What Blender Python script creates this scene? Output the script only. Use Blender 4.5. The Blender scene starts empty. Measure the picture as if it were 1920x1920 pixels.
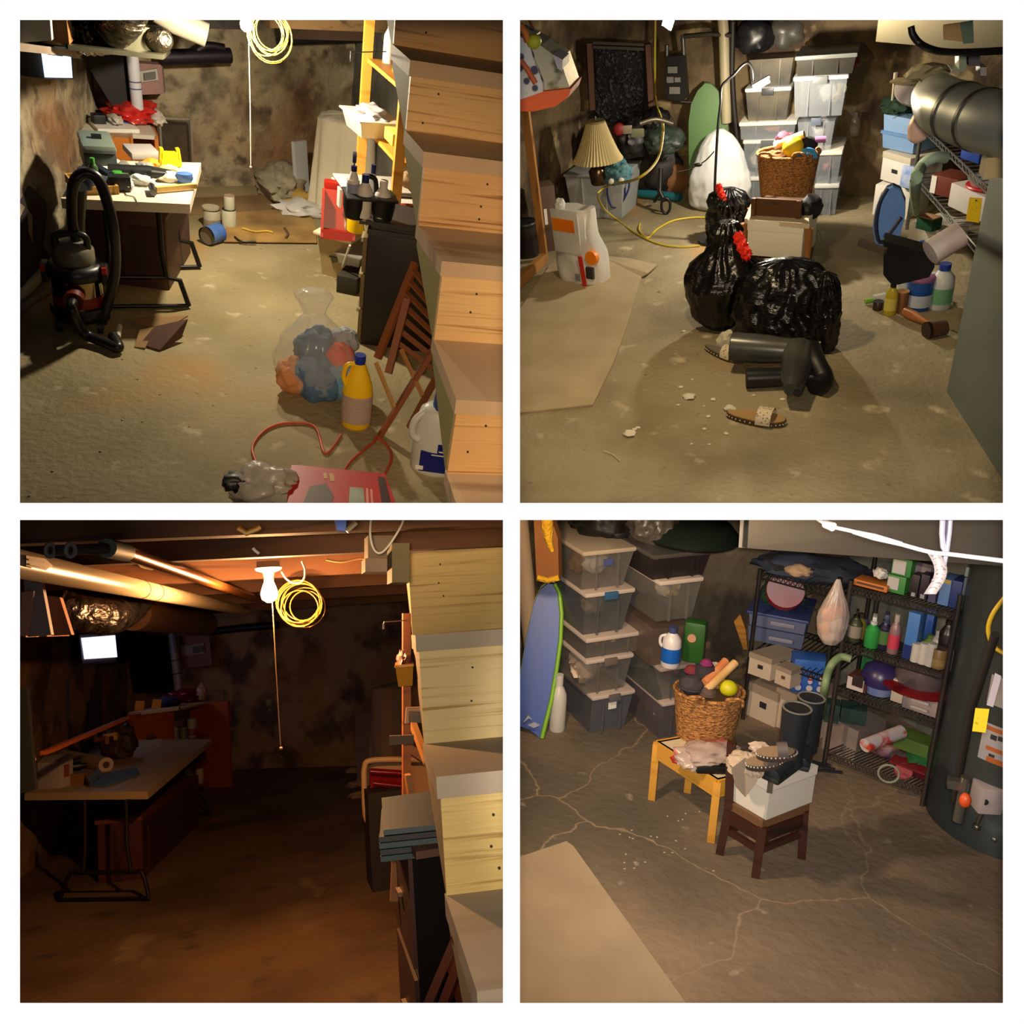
import bpy, bmesh, math, random
from mathutils import Vector, Matrix, Euler, noise
V = Vector; PI = math.pi
random.seed(7)
FPX = 1600.0
SC = bpy.context.scene; COL = SC.collection
def ray(x, y): return V(((x-960)/FPX, -(y-960)/FPX, -1.0)).normalized()
class Room:
    def __init__(s, up, fx, fy, H, rect):
        s.Z = up.normalized(); d = ray(fx, fy)
        s.Y = (d - s.Z*d.dot(s.Z)).normalized(); s.X = s.Y.cross(s.Z)
        s.R = Matrix((s.X, s.Y, s.Z)); s.H = H; s.rect = rect; s.tops = []
ROOMS = {
 'TL': Room(-ray(500, 3162), 490, 490, 2.0, (37.5, 37.5, 943, 943)),
 'TR': Room(-ray(1290, 3162), 1427, 490, 2.2, (975, 37.5, 1880.5, 943)),
 'BL': Room(ray(50, -11193), 490, 1427, 1.6, (37.5, 975, 943, 1880.5)),
 'BR': Room(-ray(735, 6931), 1427, 1427, 2.3, (975, 975, 1880.5, 1880.5)),
}
RM = ROOMS['TL']
def use(k):
    global RM
    RM = ROOMS[k]
# ---- a pixel of the photograph -> a point of the room that is being built
def g(x, y, z=0.0):
    d = RM.R @ ray(x, y); t = (z-RM.H)/d.z
    return V((d.x*t, d.y*t, z))
def pj(p):
    c = RM.R.transposed() @ (V(p)-V((0, 0, RM.H)))
    return (960+FPX*c.x/-c.z, 960-FPX*c.y/-c.z, -c.z)
def onp(x, y, p0, n):          # on a plane through p0 with normal n
    d = RM.R @ ray(x, y); o = V((0, 0, RM.H))
    return o + d*((V(p0)-o).dot(n)/d.dot(n))
def vp(x, y, a, b):            # on the vertical plane through a and b
    n = (b-a).cross(V((0, 0, 1)))
    return onp(x, y, a, n)
def dz(x, y, dist):            # at a horizontal distance
    d = RM.R @ ray(x, y); t = dist/math.hypot(d.x, d.y)
    return V((0, 0, RM.H)) + d*t
class Fr:
    pass
def ztop(p, y):                # height of the point above p that shows at image row y
    lo, hi = p.z-.2, p.z+4
    for _ in range(40):
        m = (lo+hi)/2
        if pj((p.x, p.y, m))[1] > y: lo = m
        else: hi = m
    return lo
def fr(x0, y0, x1, y1, yt, z=0.0):
    a, b = g(x0, y0, z), g(x1, y1, z); f = Fr()
    f.p = (a+b)/2; e = b-a; f.yaw = math.atan2(e.y, e.x); f.w = e.length
    f.h = ztop(f.p, yt)-z; f.z = z; f.s = pj(f.p)[2]/FPX
    return f
def fv(x0, x1, yb, yt, p0, yaw=None):   # upright frame standing at the depth of point p0
    f = Fr(); r = math.hypot(p0.x, p0.y)
    n = V((p0.x, p0.y, 0)).normalized() if yaw is None else V((-math.sin(yaw), math.cos(yaw), 0))
    a, b = onp(x0, yb, p0, n), onp(x1, yb, p0, n); c = onp((x0+x1)/2, yb, p0, n)
    f.p = c; e = b-a; e.z = 0; f.w = e.length; f.yaw = math.atan2(e.y, e.x)
    f.h = ztop(c, yt)-c.z; f.z = c.z; f.s = pj(c)[2]/FPX
    return f
# ---- materials
def lin(c): return tuple((v/255/12.92 if v/255 <= .04045 else ((v/255+.055)/1.055)**2.4) for v in c)
MATS = {}
def M(c, r=.6, m=0., c2=None, sc=6., amt=.5, bump=0., a=1., em=0., kind='n', st=(1, 1, 1), tr=0., co=.5, wid=.25, co_=None):
    key = (c, r, m, c2, sc, amt, bump, a, em, kind, st, tr, co, wid)
    if key in MATS: return MATS[key]
    mt = bpy.data.materials.new('material_%d' % len(MATS)); mt.use_nodes = True
    N, L = mt.node_tree.nodes, mt.node_tree.links; b = N['Principled BSDF']
    A = lin(c)+(1,); B2 = (lin(c2) if c2 else tuple(v*.72 for v in A[:3]))+(1,)
    b.inputs['Roughness'].default_value = r; b.inputs['Metallic'].default_value = m
    b.inputs['Alpha'].default_value = a; b.inputs['Transmission Weight'].default_value = tr
    if em:
        b.inputs['Emission Color'].default_value = A; b.inputs['Emission Strength'].default_value = em
        b.inputs['Base Color'].default_value = A
        MATS[key] = mt; return mt
    tc = N.new('ShaderNodeTexCoord'); mp = N.new('ShaderNodeMapping'); mp.inputs['Scale'].default_value = st
    L.new(tc.outputs['Object'], mp.inputs['Vector'])
    if kind == 'w':
        nz = N.new('ShaderNodeTexNoise'); nz.inputs['Scale'].default_value = sc; nz.inputs['Detail'].default_value = 3
        nz.inputs['Distortion'].default_value = .6
        out = nz.outputs['Fac']
        ml = N.new('ShaderNodeMath'); ml.operation = 'MULTIPLY'; ml.inputs[1].default_value = 9.; L.new(out, ml.inputs[0])
        sn = N.new('ShaderNodeMath'); sn.operation = 'SINE'; L.new(ml.outputs[0], sn.inputs[0])
        mr = N.new('ShaderNodeMapRange'); mr.inputs[1].default_value = -1; mr.inputs[2].default_value = 1; L.new(sn.outputs[0], mr.inputs[0]); out = mr.outputs[0]
    elif kind == 'v':
        nz = N.new('ShaderNodeTexVoronoi'); nz.inputs['Scale'].default_value = sc; out = nz.outputs['Distance']
    else:
        nz = N.new('ShaderNodeTexNoise'); nz.inputs['Scale'].default_value = sc; nz.inputs['Detail'].default_value = 6; out = nz.outputs['Fac']
    L.new(mp.outputs[0], nz.inputs['Vector'])
    rp = N.new('ShaderNodeMapRange'); rp.inputs[1].default_value = co-wid; rp.inputs[2].default_value = co+wid
    rp.inputs[4].default_value = amt if not c2 else 1.
    L.new(out, rp.inputs[0])
    mx = N.new('ShaderNodeMix'); mx.data_type = 'RGBA'; mx.inputs[6].default_value = A; mx.inputs[7].default_value = B2
    L.new(rp.outputs[0], mx.inputs[0]); L.new(mx.outputs[2], b.inputs['Base Color'])
    if bump:
        bp = N.new('ShaderNodeBump'); bp.inputs['Strength'].default_value = bump; bp.inputs['Distance'].default_value = .03
        L.new(out, bp.inputs['Height']); L.new(bp.outputs[0], b.inputs['Normal'])
    MATS[key] = mt; return mt
def rgbmix(N, L, fac, a, b):
    mx = N.new('ShaderNodeMix'); mx.data_type = 'RGBA'
    for s, v in ((6, a), (7, b)):
        if isinstance(v, tuple): mx.inputs[s].default_value = lin(v)+(1,)
        else: L.new(v, mx.inputs[s])
    L.new(fac, mx.inputs[0]); return mx.outputs[2]
def layered(name, base, layers, r=.85, bump=.4, bsc=12.):
    """base colour and layers [(colour, noise scale, low, high, stretch, kind)] of stains laid over it"""
    mt = bpy.data.materials.new(name); mt.use_nodes = True
    N, L = mt.node_tree.nodes, mt.node_tree.links; b = N['Principled BSDF']; b.inputs['Roughness'].default_value = r
    tc = N.new('ShaderNodeTexCoord'); cur = base
    for i, (c, sc, lo, hi, st, kind) in enumerate(layers):
        mp = N.new('ShaderNodeMapping'); mp.inputs['Scale'].default_value = st; mp.inputs['Location'].default_value = (i*3.1, i*1.7, i)
        L.new(tc.outputs['Object'], mp.inputs['Vector'])
        if kind == 'c':
            t = N.new('ShaderNodeTexVoronoi'); t.feature = 'DISTANCE_TO_EDGE'; t.inputs['Scale'].default_value = sc
            nn = N.new('ShaderNodeTexNoise'); nn.inputs['Scale'].default_value = 2.5; nn.inputs['Detail'].default_value = 4
            L.new(mp.outputs[0], nn.inputs['Vector'])
            ad = N.new('ShaderNodeMix'); ad.data_type = 'VECTOR'; ad.inputs[0].default_value = .25
            L.new(mp.outputs[0], ad.inputs[4]); L.new(nn.outputs['Color'], ad.inputs[5]); L.new(ad.outputs[1], t.inputs['Vector'])
            o = t.outputs['Distance']
        else:
            t = N.new('ShaderNodeTexNoise'); t.inputs['Scale'].default_value = sc; t.inputs['Detail'].default_value = 8 if kind == 'n' else 2
            L.new(mp.outputs[0], t.inputs['Vector']); o = t.outputs['Fac']
        rp = N.new('ShaderNodeMapRange'); rp.inputs[1].default_value = lo; rp.inputs[2].default_value = hi
        L.new(o, rp.inputs[0]); cur = rgbmix(N, L, rp.outputs[0], cur, c)
    L.new(cur, b.inputs['Base Color'])
    t = N.new('ShaderNodeTexNoise'); t.inputs['Scale'].default_value = bsc; t.inputs['Detail'].default_value = 8
    L.new(tc.outputs['Object'], t.inputs['Vector'])
    bp = N.new('ShaderNodeBump'); bp.inputs['Strength'].default_value = bump; bp.inputs['Distance'].default_value = .05
    L.new(t.outputs['Fac'], bp.inputs['Height']); L.new(bp.outputs[0], b.inputs['Normal'])
    return mt
# ---- mesh builder
class B:
    def __init__(s): s.bm = bmesh.new()
    def _m(s, geo, mat): bmesh.ops.transform(s.bm, matrix=mat, verts=geo)
    def box(s, c, d, rot=(0, 0, 0), bev=0.):
        r = bmesh.ops.create_cube(s.bm, size=1.)['verts']
        s._m(r, Matrix.Translation(V(c)) @ Euler(rot).to_matrix().to_4x4() @ Matrix.Diagonal((d[0], d[1], d[2], 1)))
        if bev:
            e = list({e for v in r for e in v.link_edges})
            bmesh.ops.bevel(s.bm, geom=e, offset=min(bev, min(d)*.45), segments=2, profile=.6, affect='EDGES')
        return s
    def cyl(s, a, b, r, r2=None, seg=16, cap=True):
        a, b = V(a), V(b); d = b-a
        v = bmesh.ops.create_cone(s.bm, cap_ends=cap, segments=seg, radius1=r, radius2=r if r2 is None else r2, depth=d.length)['verts']
        s._m(v, Matrix.Translation((a+b)/2) @ d.to_track_quat('Z', 'Y').to_matrix().to_4x4()); return s
    def ell(s, c, r, sub=2, rot=(0, 0, 0)):
        v = bmesh.ops.create_icosphere(s.bm, subdivisions=sub, radius=1.)['verts']
        if not hasattr(r, '__len__'): r = (r, r, r)
        s._m(v, Matrix.Translation(V(c)) @ Euler(rot).to_matrix().to_4x4() @ Matrix.Diagonal((r[0], r[1], r[2], 1))); return s
    def surf(s, fn, nu, nv, cu=False, cap=False):
        g_ = [[s.bm.verts.new(fn(i/(nu if cu else nu-1), j/(nv-1))) for i in range(nu)] for j in range(nv)]
        for j in range(nv-1):
            for i in range(nu if cu else nu-1):
                s.bm.faces.new((g_[j][i], g_[j][(i+1) % nu], g_[j+1][(i+1) % nu], g_[j+1][i]))
        if cap:
            s.bm.faces.new(g_[0][::-1]); s.bm.faces.new(g_[-1])
        return s
    def lathe(s, prof, c=(0, 0, 0), seg=24, sx=1., sy=1., cap=True, rot=None):
        n = len(s.bm.verts)
        s.bm.verts.ensure_lookup_table()
        def fn(u, v):
            r, z = prof[round(v*(len(prof)-1))]
            return V((math.cos(u*2*PI)*max(r, 1e-4)*sx, math.sin(u*2*PI)*max(r, 1e-4)*sy, z))
        s.surf(fn, seg, len(prof), True, cap)
        s.bm.verts.ensure_lookup_table()
        vs = s.bm.verts[n:]
        m = Matrix.Translation(V(c))
        if rot: m = m @ Euler(rot).to_matrix().to_4x4()
        s._m(vs, m); return s
    def tube(s, pts, r, seg=8, closed=False):
        pts = [V(p) for p in pts]; n = len(pts); rings = []
        for i, p in enumerate(pts):
            a = pts[i-1] if (i or closed) else p; b = pts[(i+1) % n] if (i < n-1 or closed) else p
            t = (b-a).normalized(); u = t.orthogonal().normalized() if not rings else (u0 - t*u0.dot(t)).normalized()
            u0 = u; w = t.cross(u); rr = r[i] if hasattr(r, '__len__') else r
            rings.append([s.bm.verts.new(p+u*math.cos(k*2*PI/seg)*rr+w*math.sin(k*2*PI/seg)*rr) for k in range(seg)])
        for i in range(n if closed else n-1):
            A, C = rings[i], rings[(i+1) % n]
            for k in range(seg): s.bm.faces.new((A[k], A[(k+1) % seg], C[(k+1) % seg], C[k]))
        if not closed: s.bm.faces.new(rings[0][::-1]); s.bm.faces.new(rings[-1])
        return s
    def prism(s, poly, vec):
        vec = V(vec); a = [s.bm.verts.new(V(p)) for p in poly]; b = [s.bm.verts.new(V(p)+vec) for p in poly]; n = len(a)
        s.bm.faces.new(a); s.bm.faces.new(b[::-1])
        for i in range(n): s.bm.faces.new((a[i], b[i], b[(i+1) % n], a[(i+1) % n]))
        return s
    def frus(s, c, w, d, h, k=.85, kd=None):     # tapered tub, c is the centre of the foot, k the foot against the rim
        kd = k if kd is None else kd; c = V(c)
        P = [c+V((x*w/2*a, y*d/2*b, z)) for z, a, b in ((0, k, kd), (h, 1, 1)) for x, y in ((-1, -1), (1, -1), (1, 1), (-1, 1))]
        v = [s.bm.verts.new(p) for p in P]
        for f in ((3, 2, 1, 0), (4, 5, 6, 7), (0, 1, 5, 4), (1, 2, 6, 5), (2, 3, 7, 6), (3, 0, 4, 7)): s.bm.faces.new([v[i] for i in f])
        return s
    def blob(s, c, r, amp=.2, fq=2., seed=0, sub=4, flat=True, rot=0.):
        v = bmesh.ops.create_icosphere(s.bm, subdivisions=sub, radius=1.)['verts']
        r = V(r); c = V(c); q = Matrix.Rotation(rot, 3, 'Z')
        for x in v:
            p = x.co.copy(); k = 1+amp*noise.noise(p*fq+V((seed, seed*.7, 0)))+amp*.6*(1-2*abs(noise.noise(p*fq*2.3+V((0, seed, 5)))))-amp*.3
            p = V((p.x*r.x, p.y*r.y, p.z*r.z))*k
            if flat and p.z < -r.z*.82: p.z = -r.z*.82
            x.co = q @ p + c
        return s
def fin(b, name, mat, parent=None, loc=None, yaw=0., smooth=True, rot=None):
    bmesh.ops.recalc_face_normals(b.bm, faces=b.bm.faces)
    me = bpy.data.meshes.new(name); b.bm.to_mesh(me); b.bm.free()
    if smooth:
        me.polygons.foreach_set('use_smooth', [True]*len(me.polygons)); me.set_sharp_from_angle(angle=.95)
    me.materials.append(mat)
    o = bpy.data.objects.new(name, me); COL.objects.link(o)
    if loc is not None: o.location = loc
    if rot is not None: o.rotation_euler = rot
    else: o.rotation_euler = (0, 0, yaw)
    if parent is not None: o.parent = parent
    else: RM.tops.append(o)
    return o
def tag(o, label=None, cat=None, group=None, kind=None):
    for k, v in (('label', label), ('category', cat), ('group', group), ('kind', kind)):
        if v: o[k] = v
    return o
def thing(name, label, cat, f=None, group=None, loc=None, yaw=0., rot=None):
    o = bpy.data.objects.new(name, None); COL.objects.link(o); o.empty_display_size = .05
    if f is not None: loc, yaw = f.p, f.yaw
    o.location = loc if loc is not None else (0, 0, 0); o.rotation_euler = rot if rot else (0, 0, yaw)
    RM.tops.append(o); return tag(o, label, cat, group)
def solo(b, name, label, cat, mat, f=None, group=None, loc=None, yaw=0., rot=None, kind=None, smooth=True):
    if f is not None: loc, yaw = f.p, f.yaw
    return tag(fin(b, name, mat, None, loc, yaw, smooth, rot), label, cat, group, kind)
def struct(b, name, mat, parent=None, smooth=False):
    return tag(fin(b, name, mat, parent, smooth=smooth), kind='structure')
def dup(root, loc, yaw, label=None, group=None):
    r = root.copy(); COL.objects.link(r); r.location = loc; r.rotation_euler = (0, 0, yaw); RM.tops.append(r)
    if label: r['label'] = label
    if group: r['group'] = group
    for ch in list(root.children):
        c = ch.copy(); COL.objects.link(c); c.parent = r
        for gch in ch.children:
            d = gch.copy(); COL.objects.link(d); d.parent = c
    return r
# ---- reusable finishes
PL = dict(r=.35)
WHITE = M((225, 222, 214), .5, amt=.1); BLACK = M((18, 18, 20), .45, amt=.3); INK = M((30, 30, 34), .7)
CHROME = M((190, 190, 190), .25, 1., amt=.2); STEEL = M((105, 105, 102), .35, 1., sc=9.)
GALV = M((150, 156, 156), .38, .85, c2=(118, 124, 124), sc=14., amt=1)
BLUE = M((25, 70, 170), .35, amt=.2); RED = M((190, 25, 20), .4, amt=.25); YEL = M((235, 195, 20), .4, amt=.15)
GREEN = M((60, 150, 50), .4, amt=.2); CLOTHW = M((205, 200, 188), .9, sc=9., bump=.3)
CLEAR = M((190, 198, 204), .25, a=.42, amt=.15); CLEARD = M((120, 120, 122), .3, a=.6, amt=.2)
FILM = M((232, 236, 240), .18, a=.34, amt=.1, bump=.4, sc=10.)
BAGBLK = M((14, 14, 15), .24, amt=.4, sc=9., bump=.6, st=(1, 1, 2.5)); CARD = M((150, 118, 76), .85, sc=4., amt=.4)
def smooth_pts(P, n=8, closed=False):
    P = [V(p) for p in P]; out = []; m = len(P)
    for i in range(m if closed else m-1):
        a, b, c, d = (P[(i-1) % m], P[i], P[(i+1) % m], P[(i+2) % m]) if closed else (P[max(i-1, 0)], P[i], P[i+1], P[min(i+2, m-1)])
        for k in range(n):
            t = k/n
            out.append(.5*((2*b)+(c-a)*t+(2*a-5*b+4*c-d)*t*t+(-a+3*b-3*c+d)*t**3))
    if not closed: out.append(P[-1])
    return out
def gl(pix, z=0.): return [g(x, y, z) for x, y in pix]
def cable(name, label, pix, r, mat, z=.006, cat='cable', closed=False, group=None, n=8):
    P = [g(q[0], q[1], q[2] if len(q) > 2 else z) for q in pix]
    return solo(B().tube(smooth_pts(P, n, closed), r, 8, closed), name, label, cat, mat, group=group)
def lines(b, x0, x1, z0, z1, n, y, t=.0015, th=.35):
    """rows of unreadable print on a front face"""
    h = (z1-z0)/n
    for i in range(n):
        w = (x1-x0)*(.72+.28*random.random()); b.box((x0+w/2, y-t/2, z0+h*(i+.5)), (w, t, h*th))
    return b
def carton(name, label, f, d, mat, cat='box', lid=None, group=None, print_=None, hole=None, lidh=.22, over=.02, lock=None):
    t = thing(name, label, cat, f, group); w, h = f.w, f.h
    if lid:
        fin(B().box((0, d/2, h*(1-lidh)/2), (w, d, h*(1-lidh)), bev=.004), 'box_body', mat, t)
        fin(B().box((0, d/2, h*(1-lidh/2)), (w*(1+over), d*(1+over), h*lidh), bev=.004), 'lid', lid, t)
    else:
        fin(B().box((0, d/2, h/2), (w, d, h), bev=.003), 'box_body', mat, t)
    if hole: fin(B().box((0, -.003, h*.42), (w*.2, .006, h*.13), bev=.003), 'handle_slot', hole, t)
    if lock: fin(B().box((-w*.5, 0, h*.8), (.014, .014, h*.3)), 'corner_clip', lock, t)
    if print_: fin(B().box((print_[1]*w, -.002, print_[2]*h), (print_[3]*w, .004, print_[4]*h)), 'printed_panel', print_[0], t)
    return t
def tub(name, label, f, d, body, lid=None, group=None, latch=None, k=.86, lidt=.03, cat='storage bin', panel=None):
    t = thing(name, label, cat, f, group); w, h = f.w, f.h
    b = B(); hb = h-lidt
    b.frus((0, d/2, 0), w*.95, d*.95, hb, k)
    o = fin(b, 'tub_body', body, t)
    for sx in (-1, 1): fin(B().box((sx*w*.2, d*.035, hb*.5), (.008, .012, hb*.92)), 'rib', body, t)
    if lid:
        fin(B().box((0, d/2, h-lidt/2), (w, d, lidt), bev=lidt*.4), 'lid', lid, t)
    if latch:
        fin(B().box((w*.0, -.006, h-lidt*.9), (w*.26, .014, lidt*1.6), bev=.004), 'latch', latch, t)
    if panel: fin(B().box((0, .012, h*.68), (w*.18, .004, h*.16)), 'paper_label', panel, t)
    return t
def bottle(name, label, p, r, h, body, cap, lab=None, style='plain', cat='bottle', group=None, sy=1., yaw=None, rot=None):
    if yaw is None: yaw = -math.atan2(p.x, p.y)
    t = thing(name, label, cat, None, group, loc=p, yaw=yaw, rot=rot)
    nk = r*.38
    if style == 'can':
        fin(B().lathe([(r*.95, 0), (r, .01*h), (r, h*.97), (r*.95, h)], seg=24), 'can_body', body, t)
        fin(B().lathe([(r*.9, h), (r*.97, h*1.005), (r*.97, h*1.03), (r*.8, h*1.02)]), 'can_lid', cap, t)
    elif style == 'tubcan':
        fin(B().lathe([(r*.86, 0), (r*.9, h*.03), (r*.97, h*.88), (r*.97, h*.9)], seg=28), 'bucket_body', body, t)
        fin(B().lathe([(r, h*.88), (r*1.03, h*.92), (r*1.0, h*.97), (r*.9, h), (r*.5, h)], seg=28), 'lid', cap, t)
    else:
        top = {'plain': .82, 'spray': .68, 'pump': .74, 'jug': .86}[style]
        fin(B().lathe([(r*.92, 0), (r, .03*h), (r, h*.55), (r*.93, h*(top-.16)), (r*.62, h*(top-.06)), (nk, h*top), (nk, h*top+.02*h)], seg=20, sy=sy), 'bottle_body', body, t)
        z = h*top
        if style in ('plain', 'jug'): fin(B().cyl((0, 0, z), (0, 0, h), nk*1.25), 'cap', cap, t)
        if style == 'spray':
            fin(B().cyl((0, 0, z), (0, 0, z+.08*h), nk*1.2).box((0, -r*.35, h*.9), (r*.6, r*1.9, h*.13), bev=.004).box((0, -r*.9, h*.8), (r*.18, r*.2, h*.14), rot=(.4, 0, 0)), 'spray_trigger', cap, t)
        if style == 'pump':
            fin(B().cyl((0, 0, z), (0, 0, z+.07*h), nk*1.3).cyl((0, 0, z), (0, 0, h), nk*.35).box((0, -r*.45, h*.985), (r*.3, r*1.2, h*.04)), 'pump_head', cap, t)
        if style == 'jug':
            fin(B().tube(smooth_pts([(-r*.6, 0, h*.78), (-r*1.15, 0, h*.72), (-r*1.2, 0, h*.56), (-r*.9, 0, h*.46)]), r*.16), 'handle', body, t)
    if lab: fin(B().lathe([(r*1.015, h*.14), (r*1.015, h*.5)], seg=20, sy=sy, cap=False), 'wrap_label', lab, t)
    return t
def pile(name, label, c, r, cols, seed=0, cat='clothes', group=None, amp=.3):
    """a heap of soft things"""
    t = thing(name, label, cat, None, group, loc=c); rnd = random.Random(seed)
    for i, m in enumerate(cols):
        a = rnd.random()*6.28; q = .45 if len(cols) > 1 else 0
        fin(B().blob((math.cos(a)*r[0]*q, math.sin(a)*r[1]*q, r[2]*(.5+.45*rnd.random())), (r[0]*.7, r[1]*.7, r[2]*.55), amp, 2.2, seed+i, 3), 'fabric', m, t)
    return t
def slab(name, label, cat, pix, z, th, mat, group=None):
    return solo(B().prism(gl(pix, z), (0, 0, -th)), name, label, cat, mat, group=group, smooth=False)
def wallplane(a, b, h, th, mat, name, amp=.06, away=1, z0=0.):
    """a rough wall between two floor points, its back turned away from the camera"""
    e = b-a; n = V((-e.y, e.x, 0)).normalized()
    if n.dot(a) < 0: n = -n
    nu, nv = max(8, int(e.length/.12)), max(8, int(h/.12)); bb = B()
    def fn(u, v):
        p = a+e*u+V((0, 0, z0+(h-z0)*v)); k = noise.noise(p*2.1)+.5*noise.noise(p*6.3)
        return p+n*(k*amp)
    bb.surf(fn, nu, nv); bb.box(((a+b)/2+n*(amp*1.5+th/2)+V((0, 0, (z0+h)/2))), (e.length, th, h-z0), rot=(0, 0, math.atan2(e.y, e.x)))
    return struct(bb, name, mat, smooth=True)
def point(name, p, w, col, r=.03):
    d = bpy.data.lights.new(name, 'POINT'); d.energy = w; d.color = lin(col); d.shadow_soft_size = r
    o = bpy.data.objects.new(name, d); COL.objects.link(o); o.location = p; RM.tops.append(o); return o
def spot(name, p, to, w, col, ang, blend=.5, r=.04):
    d = bpy.data.lights.new(name, 'SPOT'); d.energy = w; d.color = lin(col); d.shadow_soft_size = r; d.spot_size = ang; d.spot_blend = blend
    o = bpy.data.objects.new(name, d); COL.objects.link(o); o.location = p
    o.rotation_euler = (V(to)-V(p)).to_track_quat('-Z', 'Y').to_euler(); RM.tops.append(o); return o
MOUTH = {'TL': 1.55, 'TR': 1.7, 'BL': 1.2, 'BR': 1.9}; DEEP = {'TL': 14., 'TR': 12., 'BL': 26., 'BR': 11.}
def Lc(f, p): return Matrix.Rotation(-f.yaw, 3, 'Z') @ (V(p)-f.p)
def bar(b, p, q, w, t=None, up=None):
    """a square bar from p to q"""
    p, q = V(p), V(q); d = q-p; t = t or w
    z = d.normalized(); x = (V(up) if up is not None else V((1, 0, 0))).cross(z).normalized(); y = z.cross(x)
    r = bmesh.ops.create_cube(b.bm, size=1.)['verts']
    m = Matrix((x*w, y*t, d)).transposed().to_4x4(); m.translation = (p+q)/2
    b._m(r, m); return b
def drape(b, w, d, h, folds=11, amp=.05, seed=0, c=(0, 0, 0)):
    c = V(c)
    def fn(u, v):
        a = u*2*PI; n = 3.4; cx, sy = math.cos(a), math.sin(a)
        k = (abs(cx)**n+abs(sy)**n)**(-1/n)
        dn = (1-v)
        f = 1+amp*(.2+1.6*dn)*math.sin(a*folds+3*noise.noise(V((cx*2, sy*2, seed))))
        if v < .8: z = h*.95*v/.8; s = 1.06-.16*(v/.8)
        else: q = (v-.8)/.2; z = h*(.95+.05*math.sin(q*PI/2)); s = .9*math.cos(q*PI/2)+.02
        z += .02*noise.noise(V((cx*3, sy*3, seed+1)))
        return c+V((cx*k*w/2*s*f, d/2+sy*k*d/2*s*f, max(z, 0)))
    return b.surf(fn, 96, 34, True, True)
WOODY = M((196, 160, 96), .6, c2=(160, 118, 58), sc=2.2, kind='w', st=(.6, .6, 7), amt=1)
def stair_wood(base, dark, key): return M(base, .62, c2=dark, sc=1.8, kind='w', st=(.6, .6, 22+key*.1), amt=1, bump=.12)
CONC_WALL = layered('stone_wall_material', (156, 144, 118), [((96, 86, 70), 5., .44, .6, (1, 1, 1), 'n'), ((172, 158, 124), 6.5, .56, .7, (1, 1, 1), 'n'), ((128, 86, 44), 1.1, .5, .72, (1, 1, 1), 'n'), ((84, 72, 56), 9., .6, .75, (1, 1, 1), 'n')], .92, .9, 9.)
FLOOR_TL = layered('concrete_floor_material', (158, 144, 108), [((132, 120, 84), 1.6, .4, .65, (1, 1, 1), 'n'), ((172, 128, 60), .9, .56, .72, (1, 1, 1), 'n'), ((188, 176, 142), 7., .62, .74, (1, 1, 1), 'n'), ((104, 92, 62), 22., .66, .76, (1, 1, 1), 'n')], .8, .25, 30.)
use('TL')
struct(B().box((0, 6, -.06), (14, 14, .12)), 'floor', FLOOR_TL)
c1, c2_ = g(205, 352), g(652, 345)
wallplane(c1+(c1-c2_)*.15, c2_, 2.4, .2, CONC_WALL, 'wall_back', .05)
wl0 = g(38, 552); wl = (c1-wl0).normalized()
wallplane(wl0-wl*1.2, c1+wl*.1, 2.4, .2, CONC_WALL, 'wall_left', .09)
RWALL = layered('grey_wall_material', (96, 94, 84), [((66, 62, 54), 2., .45, .65, (1, 1, 1), 'n'), ((122, 118, 100), 5., .6, .7, (1, 1, 1), 'n')], .92, .5, 8.)
rw1 = g(860, 640)
wallplane(c2_, rw1, 2.4, .15, RWALL, 'wall_right', .03)
def bw(x, y, off):
    e = (c2_-c1).normalized(); n = V((-e.y, e.x, 0)); n = n if n.dot(c1) > 0 else -n
    return vp(x, y, c1-n*off, c2_-n*off)
# window in the left wall
def wq(pix, off=0.):
    n = V((-wl.y, wl.x, 0)); n = n if n.dot(wl0) < 0 else -n
    return [vp(x, y, wl0+n*off, c1+n*off) for x, y in pix], n
w_, n_ = wq([(75, 84), (135, 89), (138, 149), (83, 148)], .13)
w = struct(B().prism(w_, n_*-.3), 'window_1', M((70, 60, 48), .9), smooth=False)
w_, _ = wq([(78, 88), (132, 92), (136, 146), (86, 145)], .145)
fin(B().prism(w_, n_*-.005), 'pane', M((190, 222, 255), .4, em=2.2), w)
w_, _ = wq([(91, 92), (117, 96), (118, 106), (92, 103)], .16)
fin(B().prism(w_, n_*-.006), 'vent_flap', M((40, 46, 56), .6), w)
# things under the ceiling
D0 = 4.6
b = B().prism([dz(30, 80, D0-.3), dz(130, 92, D0), dz(150, 98, D0+.5), dz(30, 74, D0+.5)], (0, 0, -.03))
solo(b, 'ledge_board', 'worn whitish board ledge above the small bright window', 'board', M((170, 158, 140), .8, c2=(120, 92, 70), sc=5., amt=1), smooth=False)
solo(B().prism([dz(36, 30, D0-.1), dz(93, 30, D0-.1), dz(97, 76, D0-.1), dz(36, 80, D0-.1)], (0, .04, 0)), 'foam_board', 'pale grey foam panel standing on the ledge over the upper window', 'panel', M((205, 208, 200), .7, amt=.1), smooth=False)
solo(B().prism([dz(99, 30, D0), dz(124, 30, D0), dz(130, 84, D0), dz(98, 78, D0)], (0, .1, 0)), 'wood_block', 'short brown wood block beside the pale foam panel above the bright window', 'wood block', M((150, 100, 48), .6, c2=(110, 66, 28), sc=4., kind='w', amt=1), smooth=False)
FOIL = M((170, 160, 140), .22, .95, c2=(96, 84, 66), sc=22., amt=1, bump=.9)
P = smooth_pts([dz(120, 55, D0+.35), dz(160, 60, D0+.35), dz(196, 56, D0+.3), dz(222, 36, D0+.15), dz(236, 10, D0+.1)], 10)
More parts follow.
